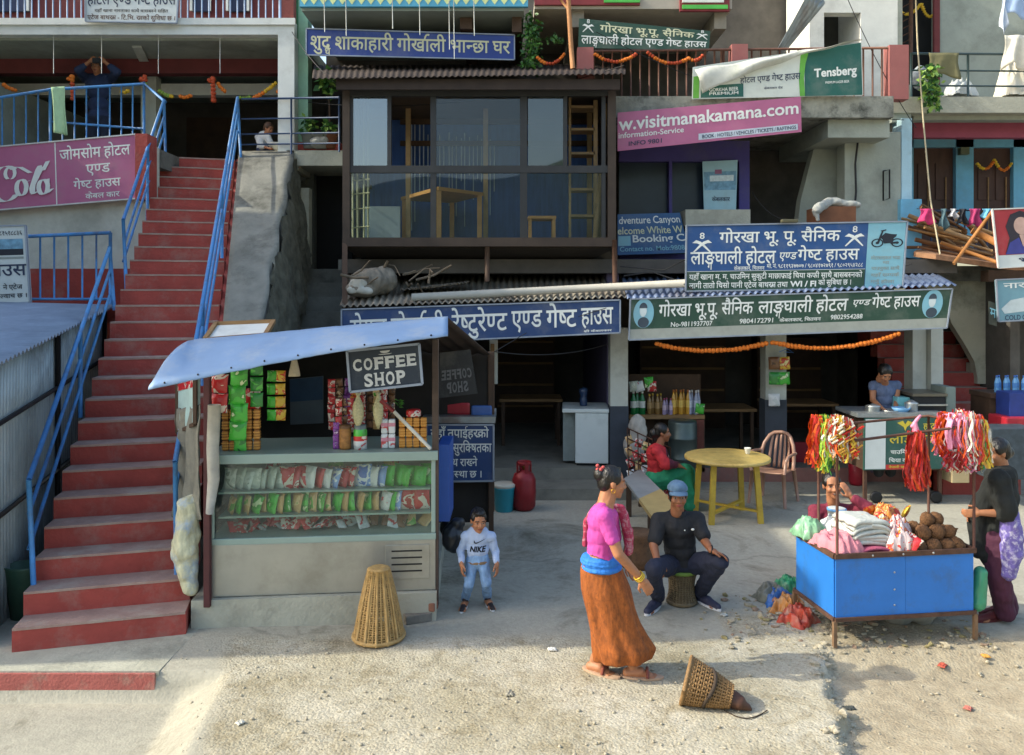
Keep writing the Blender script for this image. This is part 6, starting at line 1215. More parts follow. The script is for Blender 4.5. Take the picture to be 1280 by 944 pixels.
# ---------------------------------------------------------------- people
sk1 = mat('skin_tan', '#a8714f', .55, var=.08, vs=10); sk2 = mat('skin_brown', '#8f5d40', .55, var=.08, vs=10)
lipm = mat('lip', '#8a453c', .5); drk = mat('eye_dark', '#17120f', .3); whm = mat('eye_white', '#8f867c', .5, spec=.1); tooth = mat('tooth', '#d0cabd', .4); hairm = mat('black_hair', '#15120f', .4, var=.3, vs=40, stretch=(1, 1, .3), bump=.4, bs=70)
def V3(p): return P(*p) if len(p) == 3 and abs(p[0]) > 20 else Vector(p)
def figure(root, j, skin, s=1., vox=.006, girl=0., smile=False, limb=1.):
    """one continuous body from the joints in j; returns the joints as points"""
    J = {k: (V3(v) if isinstance(v, tuple) and len(v) == 3 else v) for k, v in j.items()}
    M = basis(J['face'], j.get('tilt', 0.)) if not j.get('nod') else basis(J['face'], j.get('tilt', 0.)) @ Matrix.Rotation(-j['nod'], 3, 'X')
    hc = J['head']; pr = head_prims(hc, M, s)
    ch, pv = J['chest'], J['pelvis']; d = (J['shR'] - J['shL']); w = d.length; dn = d.normalized(); up = (J['neck'] - pv).normalized(); fw = up.cross(dn); B = Matrix((dn, fw, up)).transposed(); b = limb
    pr += [C(J['neck'] - up * .02, hc - M.col[2] * .05 * s, .058 * s, .05 * s), E_(ch + up * .05, (w * .44, .1 * s * b, .14 * s), B), E_(ch - up * .06 * s, (w * .38, .095 * s * b, .14 * s), B), E_(pv + up * .05, (w * .38, .1 * s * b, .12 * s), B), E_(ch.lerp(pv, .55), (w * .34, .09 * s * b, .14 * s), B), C(J['shL'], J['shR'], .05 * s * b, .05 * s * b)]
    for a in 'LR':
        S_, El, Wr = J['sh' + a], J['el' + a], J['wr' + a]
        pr += [C(S_, El, .05 * s * b, .039 * s * b), C(El, Wr, .04 * s * b, .026 * s * b)]
        if j.get('hand' + a): hd, hn, cu, th = j['hand' + a]; pr += hand_prims(Wr, hd, hn, s * .95, cu, th)
        if 'kn' + a in J:
            Hp = pv + dn * (w * .22) * (-1 if a == 'L' else 1); J['hip' + a] = Hp
            pr += [C(Hp, J['kn' + a], .083 * s * b * j.get('thin', 1), .055 * s * b * j.get('thin', 1)), C(J['kn' + a], J['an' + a], .055 * s * b * j.get('thin', 1), .036 * s * b)]
            if 'to' + a in J: pr += foot_prims(J['he' + a], J['to' + a], s)
    ex = j.get('extra')
    blob('body', pr, [skin, lipm, drk, whm, tooth], root, vox, 3 if vox < .008 else 2, colour=head_colour(hc, M, s, smile, ex))
    J['M'] = M; J['B'] = B; J['w'] = w; J['up'] = up; J['fw'] = fw; J['dn'] = dn; return J
def top_prims(J, s, sleeve=.5, hem=.0, ease=.012, b=1.):
    ch, pv, up, w, B = J['chest'], J['pelvis'], J['up'], J['w'], J['B']; e = ease
    L = [E_(ch + up * .05, (w * .46 + e, .11 * s * b + e, .145 * s), B), E_(ch - up * .06 * s, (w * .40 + e, .105 * s * b + e, .15 * s), B), E_(ch.lerp(pv, .55), (w * .39 + e, .105 * s * b + e, .14 * s), B), E_(pv + up * (.07 - hem), (w * .42 + e, .112 * s * b + e, .1 * s), B), C(J['shL'], J['shR'], .056 * s + e, .056 * s + e), C(J['neck'] + up * .0, J['neck'] - up * .06, .06 * s, .075 * s)]
    for a in 'LR':
        S_, El, Wr = J['sh' + a], J['el' + a], J['wr' + a]
        if sleeve <= 1: L.append(C(S_, S_.lerp(El, sleeve), .053 * s * b + e, (.053 - .008 * sleeve) * s * b + e * 1.2))
        else: L += [C(S_, El, .053 * s * b + e, .045 * s * b + e), C(El, El.lerp(Wr, sleeve - 1), .046 * s * b + e, .034 * s * b + e * .8)]
    return L
def leg_prims(J, s, e=.014, to=.97, b=1.):
    L = [E_(J['pelvis'] + J['up'] * .03, (J['w'] * .42 + e, .115 * s * b + e, .12 * s), J['B'])]
    for a in 'LR': L += [C(J['hip' + a], J['kn' + a], .09 * s * b + e, .062 * s * b + e), C(J['kn' + a], J['kn' + a].lerp(J['an' + a], to), .062 * s * b + e, .05 * s * b + e)]
    return L
def shoes(root, J, s, m, ms):
    for a in 'LR':
        h, t = J['he' + a], J['to' + a]; f = (t - h).normalized()
        o = blob('shoe', [C(h + dz * .04 * s, h + (t - h) * .5 + dz * .045 * s, .043 * s, .044 * s), C(h + (t - h) * .45 + dz * .04 * s, t + dz * .03 * s, .045 * s, .033 * s), C(h + dz * .06 * s, h + f * .03 + dz * .1 * s, .042 * s, .04 * s)], m, root, .006, 2)
        mb = MB(); r = f.cross(dz); n = 16; ol = [h + (t - h) * .5 + f * ((t - h).length * .5 + .04 * s) * math.cos(2 * math.pi * k / n) + r * .046 * s * math.sin(2 * math.pi * k / n) + dz * .0 for k in range(n)]
        mb.prism([Vector((v.x, v.y, min(h.z, t.z) + .002)) for v in ol], (0, 0, .02 * s)); mb.build('sole', ms, o)
# --- standing woman with the orange skirt
W0 = 5.62; wt = thing('person', 'woman in a pink blouse, blue sash and long orange brown skirt walking in sandals', 'person', (P(775, 0, W0).x, W0, 0)); root = wt
g1, g2 = PG(738, 838), PG(765, 846); g3, g4 = PG(784, 846), PG(821, 848)
Jw = figure(wt, dict(head=(765, 603, 5.64), face=(.97, .12, -.03), tilt=.0, nod=.12, neck=(757, 634, 5.62), chest=(752, 660, 5.62), pelvis=(750, 712, 5.62), shL=(764, 644, 5.76), shR=(755, 645, 5.49), elL=(771, 690, 5.82), wrL=(786, 704, 5.72), elR=(773, 693, 5.44), wrR=(802, 724, 5.50),
    handR=((.55, .1, -.83), (-.35, .9, .2), .35, -1), handL=((.3, -.3, -.8), (.2, -.6, .4), .5, 1), knL=(776, 775, 5.66), knR=(764, 776, 5.58), anL=Vector((g3.x + .04, g3.y, .08)), anR=Vector((g1.x + .03, g1.y, .08)), heL=g3, toL=g4, heR=g1, toR=g2, thin=.7), sk1, .97, .0055)
Mh = Jw['M']; hc = Jw['head']; hl = lambda x, y, z: hc + Mh @ Vector((x, y, z))
blob('hair', hair_prims(hc, Mh, .98, bun=((0, -.1, .045), (.052, .045, .05)), longer=.0), hairm, wt, .0055, 2, .004, 40)
mb = MB(); [mb.ell(hl(-.0 + .03 * math.cos(a), -.1 + .02 * math.sin(a), .085 + .015 * math.sin(a * 2)), .013, 8, 6, jit=.3) for a in (0, 1, 2, 3, 4, 5)]; mb.build('hair_tie', mat('coral_cloth', '#c2514e', .7), wt)
ear = hl(.079, -.004, -.045); mb = MB(); mb.tube([ear + Vector((.014 * math.cos(t), 0, .014 * math.sin(t))) for t in [k * .63 for k in range(11)]], .003, 6); mb.build('earring', mat('gold', '#c99a3a', .3, .9), wt)
blob('blouse', [p for p in top_prims(Jw, .93, .6, .0, .008, .95)], mat('magenta_blouse', '#c0479a', .8, var=.12, vs=9, bump=.2, bs=60), wt, .006, 3, .011, 13, cut=lambda v: v.z < P(0, 694, 5.6).z - .02 * math.sin(v.x * 20))
pv = Jw['pelvis']
blob('sash', [E_(pv + Vector((.0, 0, .06)), (.143, .135, .036)), E_(pv + Vector((.01, 0, .02)), (.146, .138, .038)), E_(pv + Vector((.0, 0, .085)), (.138, .13, .034))], mat('bright_blue_cloth', '#2a78d0', .75, var=.14, vs=10), wt, .007, 3, .007, 14, wvec=(1, 1, 4))
def skirtf(u, v):
    lv = [(700, 729, 771), (715, 727, 777), (740, 728, 787), (765, 733, 793), (785, 737, 799), (802, 740, 806), (820, 743, 815), (834, 745, 811)]
    t = v * (len(lv) - 1); i = min(int(t), len(lv) - 2); f = t - i; y, a, b = [lv[i][k] * (1 - f) + lv[i + 1][k] * f for k in range(3)]
    an = 2 * math.pi * u; fold = 1 + (.05 * math.sin(an * 7 + v * 3) + .035 * math.sin(an * 11 - v * 4) + .06 * mnoise.noise(Vector((math.cos(an) * 2, math.sin(an) * 2, v * 3)))) * (.25 + v)
    hw_ = (b - a) / 2 * W0 / F; c = P((a + b) / 2, y - 11 * v, W0); return c + Vector((math.cos(an) * hw_ * fold, math.sin(an) * hw_ * .78 * fold, .015 * math.sin(an + 2.5) * v))
mb = MB(); mb.grid(skirtf, 96, 48); o = mb.build('skirt', mat('orange_brown_print', '#934f1b', .8, var=.45, vs=30, bump=.5, bs=14, stretch=(1.5, 1.5, .5), dirt=('#5f3212', .6, 40)), wt); sm = o.modifiers.new('t', 'SOLIDIFY'); sm.thickness = .006
blob('shawl', [C(P(776, 636, 5.74), P(785, 664, 5.76), .03, .04), C(P(785, 664, 5.76), P(786, 690, 5.76), .04, .03), C(P(748, 630, 5.7), P(733, 650, 5.76), .02, .022), C(P(733, 650, 5.78), P(731, 680, 5.78), .022, .02), C(P(748, 630, 5.7), P(776, 636, 5.74), .022, .03)], mat('rose_print', '#a8324f', .8, var=.3, vs=24, dirt=('#c9b0b0', .9, 22)), wt, .008, 2, .012, 14)
mb = MB()
for k in range(3): c = Jw['wrR'].lerp(Jw['elR'], .05 + .05 * k); ax_ = (Jw['wrR'] - Jw['elR']).normalized(); a_ = ax_.cross(Vector((0, 1, 0))).normalized(); b_ = ax_.cross(a_); mb.tube([c + (a_ * math.cos(t) + b_ * math.sin(t)) * .034 for t in [k2 * .5236 for k2 in range(13)]], .0045, 6)
mb.build('bangle', mat('yellow_bangle', '#d6b43a', .35, .3), wt)
for h, t in ((g1, g2), (g3, g4)):
    f = (t - h).normalized(); r = f.cross(dz); mb = MB(); n = 18
    mb.prism([Vector((v.x, v.y, .001)) for v in [h + (t - h) * .5 + f * .15 * math.cos(2 * math.pi * k / n) + r * .05 * math.sin(2 * math.pi * k / n) for k in range(n)]], (0, 0, .014)); c = h + (t - h) * .68; mb.tube([c - r * .048 + dz * .015, c - r * .03 + dz * .055, c + r * .03 + dz * .055, c + r * .048 + dz * .015], .012, 6, 1); mb.build('sandal', [mat('pale_sole', '#b99a80', .7), mat('sandal_strap', '#8a4a3a', .6)], wt)
# --- seated man in black
mn = thing('person', 'man in a black polo shirt and faded blue cap seated on the wicker drum', 'person', (stx, sty, .29)); m1_, m2_, m3_, m4_ = PG(822, 758), PG(809, 769), PG(874, 752), PG(897, 763)
Jm = figure(mn, dict(head=(847, 620, 6.76), face=(-.04, -1, -.08), neck=(847, 642, 6.84), chest=(848, 664, 6.88), pelvis=(852, 705, 6.95), shL=(824, 650, 6.85), shR=(871, 649, 6.85), elL=(817, 682, 6.74), wrL=(822, 703, 6.58), elR=(881, 676, 6.74), wrR=(889, 688, 6.57),
    handL=((.15, -.1, -1), (.3, .9, 0), .4, 1), handR=((.8, -.3, -.25), (0, -.3, -1), .35, -1), knL=(817, 711, 6.52), knR=(900, 702, 6.58), anL=Vector((m1_.x, m1_.y - .02, .09)), anR=Vector((m3_.x, m3_.y - .02, .09)), heL=m1_, toL=m2_, heR=m3_, toR=m4_), sk2, 1.0, .006)
Mh = Jm['M']; hc = Jm['head']; hl = lambda x, y, z: hc + Mh @ Vector((x, y, z))
blob('hair', [p for p in hair_prims(hc - Mh.col[2] * .02, Mh, .98)], hairm, mn, .007, 2)
capm = mat('faded_denim', '#56748f', .8, var=.18, vs=12); cp = blob('cap', [E_(hl(0, -.012, .052), (.088, .102, .078), Mh), E_(hl(0, .02, .084), (.07, .07, .048), Mh)], capm, mn, .006, 2, .004, 20, cut=lambda v: (Mh.transposed() @ (v - hc)).z < .056)
mb = MB(); mb.grid(lambda u, v: hl(math.sin((u - .5) * 2.4) * (.082 + .0 * v), math.cos((u - .5) * 2.4) * .086 + .055 * v * math.cos((u - .5) * 2.2), .06 - .018 * v - .02 * (u - .5) ** 2 * 4), 14, 5, thick=(0, 0, .006)); mb.build('brim', capm, cp)
polo = mat('black_polo', '#1b1d22', .8, var=.2, vs=8); blob('shirt', top_prims(Jm, 1., .72, .02, .016), polo, mn, .008, 3, .016, 9, cut=lambda v: v.z < .30)
mb = MB(); c = Jm['neck']; mb.lathe([(.068, -.01), (.072, .03), (.066, .032), (.06, 0)], c + Vector((0, -.01, .0)), 18, cap=False); mb.build('collar', polo, mn)
mb = MB(); [mb.ell(P(856, 663 - k * 8, 6.73), .006, 6, 5) for k in (0,)]; mb.ell(P(866, 662, 6.735), (.014, .006, .01), 6, 5); mb.build('shirt_badge', W, mn)
blob('trousers', leg_prims(Jm, 1., .012, 1.0), mat('navy_trousers', '#20263a', .85, var=.2, vs=8), mn, .008, 3, .018, 9)
shoes(mn, Jm, .95, mat('dark_canvas', '#2c2f45', .7, var=.3), mat('white_sole', '#cfcfd0', .6))
mb = MB(); c = Jm['wrR'].lerp(Jm['elR'], .06); mb.tube([c + Vector((.01 * math.sin(t), .034 * math.cos(t), .034 * math.sin(t))) for t in [k * .5236 for k in range(13)]], .006, 6); mb.build('wristband', black, mn)
# --- small boy
by = thing('person', 'small boy in a pale sporty sweatshirt and light blue jeans beside the snack stall', 'person', (P(597, 0, 6.74).x, 6.74, 0)); b1_, b2_, b3_, b4_ = PG(582, 757), PG(577, 766), PG(609, 755), PG(616, 764)
Jb = figure(by, dict(head=(598, 651, 6.72), face=(.3, -1, -.2), neck=(597.5, 668, 6.75), chest=(597, 678, 6.76), pelvis=(597, 702, 6.76), shL=(583, 671, 6.76), shR=(613, 671, 6.76), elL=(576, 689, 6.78), wrL=(577, 703, 6.68), elR=(619, 689, 6.78), wrR=(621, 703, 6.70),
    handL=((.05, -.2, -1), (.9, .3, 0), .4, 1), handR=((0.05, -.2, -1), (-.9, .3, 0), .4, -1), knL=(586, 730, 6.72), knR=(608, 729, 6.72), anL=Vector((b1_.x, b1_.y, .07)), anR=Vector((b3_.x, b3_.y, .07)), heL=b1_, toL=b2_, heR=b3_, toR=b4_), sk1, .82, .005, limb=.72)
Mh = Jb['M']; hc = Jb['head']; blob('hair', [p for p in hair_prims(hc + Mh.col[2] * .008, Mh, .82)] + [E_(hc + Mh @ Vector((.0, .02, .085)), (.05, .05, .022), Mh)], hairm, by, .005, 2, .006, 50)
swm = mat('pale_blue_sweat', '#a9bad6', .85, var=.1, vs=10); blob('sweatshirt', top_prims(Jb, .72, 1.9, -.03, .01, .8), swm, by, .006, 3, .008, 16, cut=lambda v: v.z < .415 and abs(v.x - P(597, 0, 6.74).x) < .09)
mb = MB(); by_x = P(597, 0, 6.74).x; fy = Jb['chest'].y - .1
# printed mark and word on the chest, following the cloth
quadb = [Vector((by_x - .085, fy, .65)), Vector((by_x + .085, fy, .65)), Vector((by_x + .085, fy - .006, .49)), Vector((by_x - .085, fy - .006, .49))]
sw_ = [(.33, .2), (.33, .3), (.38, .37), (.46, .37), (.6, .3), (.78, .2), (.95, .08)]; sv_ = [(.37, .2), (.37, .26), (.4, .3), (.46, .3), (.58, .26), (.76, .18), (.95, .08)]
for k in range(6): polyp(mb, quadb, [sw_[k], sw_[k + 1], sv_[k + 1], sv_[k]], 0, .0); lettering(mb, 'NIKE', quadb, (.12, .52, .88, .8), 0, off=.04, lift=.0, slant=.2)
from mathutils.bvhtree import BVHTree
so = [c for c in by.children if c.name.startswith('sweatshirt')][0]; bvh = BVHTree.FromPolygons([v.co.copy() for v in so.data.vertices], [tuple(p.vertices) for p in so.data.polygons])
for k, v in enumerate(mb.v):
    h_ = bvh.ray_cast(Vector((v.x, v.y - 1, v.z)), Vector((0, 1, 0)))[0]; mb.v[k] = Vector((v.x, (h_.y if h_ else v.y) - .004, v.z))
mb.build('shirt_print', mat('print_black', '#1c1f28', .7), by)
blob('jeans', leg_prims(Jb, .8, .008, 1.12, .72), mat('washed_denim', '#7f9fc4', .85, var=.35, vs=14), by, .006, 3, .012, 14); shoes(by, Jb, .62, mat('dark_shoe', '#2a2224', .7), mat('white_sole'))
mb = MB(); mb.lathe([(.094, -.012), (.098, 0), (.094, .012)], Vector((by_x, Jb['pelvis'].y, .425)), 20, sy=.78, cap=False); mb.build('belt', mat('tan_belt', '#8a6f50', .6), by)
# --- woman in the black shawl
sw = thing('person', 'woman wrapped in a black shawl with maroon trousers standing beside the cart', 'person', (P(1245, 0, 6.5).x, 6.5, 0)); s1, s2, s3, s4 = PG(1255, 774), PG(1224, 778), PG(1258, 767), PG(1228, 771)
Js = figure(sw, dict(head=(1246, 566, 6.5), face=(-.95, -.1, -.15), neck=(1250, 592, 6.52), chest=(1247, 615, 6.52), pelvis=(1248, 675, 6.52), shL=(1244, 601, 6.66), shR=(1248, 602, 6.36), elL=(1246, 642, 6.7), wrL=(1222, 645, 6.55), elR=(1257, 642, 6.34), wrR=(1226, 641, 6.36),
    handL=((-1, -.25, 0), (0, -1, 0), .5, 1), handR=((-1, .15, -.1), (0, 1, 0), .5, -1), knL=(1248, 722, 6.58), knR=(1248, 722, 6.44), anL=Vector((s3.x - .05, 6.6, .08)), anR=Vector((s1.x - .04, 6.5, .08)), heL=s3, toL=s4, heR=s1, toR=s2), sk1, .97, .007)
Mh = Js['M']; hc = Js['head']; blob('hair', hair_prims(hc, Mh, 1., bun=((0, -.1, -.01), (.05, .04, .05))), hairm, sw, .008, 2)
blob('shawl', [C(P(1251, 597, 6.5), P(1251, 640, 6.5), .12, .135), C(P(1250, 640, 6.5), P(1244, 690, 6.5), .135, .13), C(P(1248, 600, 6.36), P(1258, 640, 6.32), .075, .085), C(P(1248, 600, 6.64), P(1243, 640, 6.7), .08, .09), C(P(1245, 600, 6.45), P(1225, 635, 6.45), .08, .07), C(P(1222, 640, 6.5), P(1222, 690, 6.5), .07, .06)], mat('black_shawl', '#1d201f', .9, var=.3, vs=8), sw, .01, 3, .03, 7)
blob('hanging_cloth', [C(P(1262, 645, 6.36), P(1264, 690, 6.36), .075, .09), C(P(1264, 690, 6.36), P(1260, 716, 6.36), .09, .06)], mat('purple_white_print', '#6f62a8', .85, var=.3, vs=20, dirt=('#d5d2de', .95, 26)), sw, .009, 2, .018, 11)
blob('trousers', leg_prims(Js, .98, .03, .96), mat('maroon_trousers', '#4a2036', .85, var=.2), sw, .009, 3, .02, 8); shoes(sw, Js, .9, mat('dark_red_shoe', '#5a2326', .6), mat('dark_red_shoe'))
# --- smiling seller behind the cart
sl_ = thing('person', 'smiling woman in maroon seated behind the blue cart with a hand at her cheek', 'person', (P(1042, 0, 7.5).x, 7.6, 0))
Jl = figure(sl_, dict(head=(1040, 607, 7.5), face=(-.12, -1, -.02), tilt=.1, neck=(1042, 631, 7.55), chest=(1043, 655, 7.6), pelvis=(1043, 708, 7.65), shL=(1019, 639, 7.58), shR=(1065, 639, 7.58), elL=(1014, 680, 7.4), wrL=(1030, 700, 7.2), elR=(1084, 634, 7.3), wrR=(1064, 622, 7.34),
    handR=((-.45, .15, .85), (-.5, .8, 0), .3, 1), handL=((.6, -.5, -.3), (0, 0, -1), .4, 1), knL=(1025, 700, 7.15), knR=(1060, 700, 7.15), anL=(1025, 745, 7.1), anR=(1060, 745, 7.1)), sk1, 1.03, .007, smile=True)
Mh = Jl['M']; hc = Jl['head']; blob('hair', hair_prims(hc, Mh, 1.02), hairm, sl_, .007, 2)
blob('blouse', top_prims(Jl, 1.02, 1.75, .0, .014), mat('maroon_blouse', '#742338', .85, var=.15, vs=9), sl_, .008, 3, .014, 9); blob('skirt', leg_prims(Jl, 1., .03, .95), mat('dim_maroon', '#4f1d2b', .85), sl_, .011, 3, .02, 7)
lat('plastic_stool', [(.17, 0), (.15, .15), (.14, .3), (.15, .31), (.01, .315)], mat('faded_green_plastic', '#50705a', .6), 0, (P(1043, 0, 7.7).x, 7.7, 0), 'low green plastic stool under the smiling seller', 'stool')
# --- woman in red near the pillar
rw = thing('person', 'woman in red with a green skirt seated in profile behind the wire rack', 'person', (P(825, 0, 10.1).x, 10.1, 0))
Jr = figure(rw, dict(head=(828, 541, 10.1), face=(1, -.15, -.08), neck=(822, 560, 10.1), chest=(821, 573, 10.1), pelvis=(822, 600, 10.1), shL=(823, 564, 10.28), shR=(821, 565, 9.92), elL=(838, 582, 10.3), wrL=(850, 582, 10.2), elR=(832, 580, 9.84), wrR=(848, 582, 9.9), handR=((.9, .1, -.4), (0, 0, -1), .5, 1), handL=((.9, -.1, -.4), (0, 0, -1), .5, -1),
    knL=(858, 590, 10.25), knR=(856, 590, 9.98), anL=(866, 632, 10.25), anR=(864, 636, 9.98)), sk2, 1.0, .009)
Mh = Jr['M']; hc = Jr['head']; blob('hair', hair_prims(hc, Mh, 1.04, bun=((0, -.11, -.02), (.06, .05, .06)), longer=.06), hairm, rw, .01, 2)
blob('blouse', top_prims(Jr, 1.02, 1.7, .02, .022), [mat('bright_red_cloth', '#b3262c', .8, var=.15), mat('maroon_sleeve', '#5a2434', .85)], rw, .01, 3, .02, 8, colour=lambda p: (p[:, 0] > P(833, 0, 10).x).astype(int))
blob('skirt', leg_prims(Jr, 1.05, .045, .9), mat('green_skirt', '#1f7f5a', .85, var=.2, vs=7), rw, .012, 3, .025, 7)
# --- cook
ck = thing('person', 'cook in a grey blue sleeveless top bending over the food counter', 'person', (P(1106, 0, 10.8).x, 10.8, 0))
Jc = figure(ck, dict(head=(1106, 467, 10.62), face=(.05, -.8, -.75), neck=(1106, 478, 10.78), chest=(1106, 493, 10.82), pelvis=(1106, 530, 10.85), shL=(1091, 481, 10.8), shR=(1121, 481, 10.8), elL=(1091, 500, 10.75), wrL=(1104, 512, 10.5), elR=(1121, 500, 10.75), wrR=(1119, 512, 10.5), handL=((.6, -.5, -.4), (0, 0, -1), .5, 1), handR=((-.3, -.6, -.5), (0, 0, -1), .5, -1),
    knL=(1098, 560, 10.85), knR=(1113, 560, 10.85), anL=(1098, 592, 10.9), anR=(1113, 592, 10.9)), sk1, .98, .009)
Mh = Jc['M']; hc = Jc['head']; blob('hair', hair_prims(hc, Mh, 1.05, bun=((0, -.09, .02), (.05, .05, .05))), hairm, ck, .01, 2); blob('top', top_prims(Jc, .9, .2, .02, .01), mat('grey_blue_top', '#5d6b88', .85, var=.25, vs=12), ck, .01, 3, .014, 9); blob('trousers', leg_prims(Jc, 1., .02, .95), mat('dark_grey_cloth', '#2f3236', .85), ck, .012, 3)
# --- photographer on the veranda
ph = thing('person', 'person in navy with both hands raised to the face on the hotel veranda', 'person', (P(122, 0, 13).x, 13, 4.76))
Jp = figure(ph, dict(head=(121, 84, 12.98), face=(.15, -1, -.1), neck=(122, 97, 13.02), chest=(123, 110, 13.05), pelvis=(124, 150, 13.05), shL=(107, 98, 13.03), shR=(139, 98, 13.03), elL=(98, 88, 12.75), wrL=(111, 78, 12.7), elR=(146, 90, 12.75), wrR=(132, 78, 12.7), handL=((.6, -.2, .6), (.5, .6, 0), .6, -1), handR=((-.6, -.2, .6), (-.5, .6, 0), .6, 1),
    knL=(116, 172, 13.0), knR=(132, 172, 13.0), anL=Vector((P(116, 0, 13.05).x, 13.05, 4.83)), anR=Vector((P(132, 0, 13.05).x, 13.05, 4.83))), sk1, 1.02, .011)
Mh = Jp['M']; hc = Jp['head']; blob('hair', hair_prims(hc, Mh, 1.06), hairm, ph, .012, 2); nav = mat('navy_shirt', '#22304f', .85, var=.2); blob('shirt', top_prims(Jp, 1.05, 1.55, .0, .02), nav, ph, .012, 3, .015, 8); blob('trousers', leg_prims(Jp, 1., .02, .95), mat('dark_navy_cloth', '#1d2436', .85), ph, .013, 3)
mb = MB(); c = P(121, 76, 12.6); mb.box(c - Vector((.06, .03, .04)), c + Vector((.06, .03, .04)), bev=.01); tag(mb.build('camera_body', black), 'small dark camera held up by the veranda photographer', 'camera')
# --- child on the walkway
kd = thing('person', 'child in a white shirt sitting behind the walkway railing', 'person', (P(332, 0, 12.8).x, 12.8, 4.76))
Jk = figure(kd, dict(head=(336, 161, 12.7), face=(.9, -.5, -.4), neck=(331, 170, 12.78), chest=(330, 177, 12.8), pelvis=(329, 191, 12.8), shL=(323, 172, 12.85), shR=(335, 173, 12.68), elL=(327, 183, 12.6), wrL=(338, 186, 12.5), elR=(340, 182, 12.6), wrR=(347, 184, 12.55), handL=((1, -.2, 0), (0, 0, -1), .5, 1), handR=((1, -.2, 0), (0, 0, -1), .5, -1), knL=(345, 187, 12.6), knR=(347, 188, 12.8), anL=(350, 193, 12.6), anR=(352, 193, 12.8)), sk1, .8, .01, limb=.8)
Mh = Jk['M']; hc = Jk['head']; blob('hair', hair_prims(hc, Mh, .86), mat('brown_hair', '#4a3120', .6), kd, .01, 2); blob('shirt', top_prims(Jk, .82, 1.2, .0, .015), mat('white_cloth', '#c4c6c4', .9), kd, .01, 2, .012, 10); blob('trousers', leg_prims(Jk, .82, .015, .95), mat('navy_shirt'), kd, .011, 2)
# ---------------------------------------------------------------- blue vending cart and its goods
CM = Matrix.Translation((2.44, 6.05, 0)) @ Matrix.Rotation(R(7.5), 4, 'Z')
def CL(x, y, z): return CM @ Vector((x, y, z))
cart = thing('vending_cart', 'bright blue sheet metal vending cart on rusty legs with an overhead rail', 'cart'); cbl = mat('cart_blue', '#2a76c8', .45, .05, var=.1, vs=3, bump=.06, bs=7, dirt=('#3f5f86', .6, 3.5))
def cp_(name, m, fn): mb = MB(); fn(mb); return mb.build(name, m, cart)
CW, CD_ = 1.16, .63
cp_('front_panel', cbl, lambda m: (m.box((.012, .004, .215), (CW / 2 - .001, .016, .67)), m.box((CW / 2 + .001, .0035, .215), (CW - .012, .016, .67)))); cp_('side_panel', cbl, lambda m: m.box((.004, .02, .215), (.016, CD_ - .02, .67))); cp_('side_panel', cbl, lambda m: m.box((CW - .016, .02, .215), (CW - .004, CD_ - .02, .67))); cp_('back_panel', cbl, lambda m: m.box((.012, CD_ - .016, .215), (CW - .012, CD_ - .004, .67)))
cp_('tray', mat('tray_wood', '#5d4c3c', .85, var=.3), lambda m: m.box((.02, .02, .62), (CW - .02, CD_ - .02, .64)))
for (a, b) in (((0, 0), (CW, 0)), ((CW, 0), (CW, CD_)), ((CW, CD_), (0, CD_)), ((0, CD_), (0, 0))):
    for z in (.212, .69): cp_('frame_bar', rust, lambda m: m.bar((a[0], a[1], z), (b[0], b[1], z), .028, .028 if z < .5 else .036))
for x, y in ((0, 0), (CW, 0), (0, CD_), (CW, CD_)): cp_('leg', mat('worn_leg', '#7d6248', .8, .1, var=.3, vs=14), lambda m: m.box((x - .014, y - .014, 0), (x + .014, y + .014, .2)))
for x, y, z1 in ((.02, .0, 1.52), (CW - .01, .0, 1.66), (.12, .46, 1.6), (CW - .04, .5, 1.66)): cp_('post', mat('thin_rust', '#5b3c30', .75, .2, var=.3, vs=14), lambda m: m.tube([(x, y, .70), (x, y, z1)], .011, 6))
cp_('rail', mat('thin_rust'), lambda m: (m.tube([(.02, .0, 1.55), (CW - .01, .0, 1.66)], .011, 6), m.tube([(.12, .46, 1.6), (CW - .04, .5, 1.66)], .011, 6), m.tube([(CW - .01, 0, 1.66), (CW - .04, .5, 1.66)], .011, 6)))
rv = MB(); [rv.ell((x, -.001, z), (.008, .005, .008), 8, 5) for x in (CW * .42,) for z in (.3, .42, .55)]; [rv.ell((x, -.016, .69), (.009, .006, .009), 8, 5) for x in (.3, .55, .8)]; rv.build('rivet', steel, cart)
cart.location = CM.translation; cart.rotation_euler = (0, 0, R(7.5))
coco = mat('coconut_husk', '#6b4a2d', .9, var=.45, vs=24, bump=.8, bs=70)
mb = MB(); mb.ell((0, 0, 0), (.062, .062, .068), 16, 10, jit=.18); mb.lathe([(.012, .06), (.01, .075), (.002, .09)], (0, 0, 0), 8); c0 = mb.build('coconut', coco); fst = True
cocos = [(x, y, .705) for x in (.76, .87, .98, 1.07) for y in (.09, .22, .35)] + [(x, y, .80) for x in (.83, .94, 1.04) for y in (.14, .27)] + [(.90, .2, .885), (.99, .22, .88)]
for x, y, z in cocos:
    o = c0 if fst else dup(c0); fst = False; o.location = CL(x + q.uniform(-.01, .01), y, z); o.rotation_euler = (q.uniform(-1.2, 1.2), q.uniform(-1.2, 1.2), q.uniform(0, 6)); o.scale = [q.uniform(.86, 1.06)] * 3; tag(o, 'brown husked coconut in the pile on the blue cart', 'coconut', 'coconuts piled on the cart')
wcl = mat('folded_white_cloth', '#b9bdb6', .85, var=.1, vs=10)
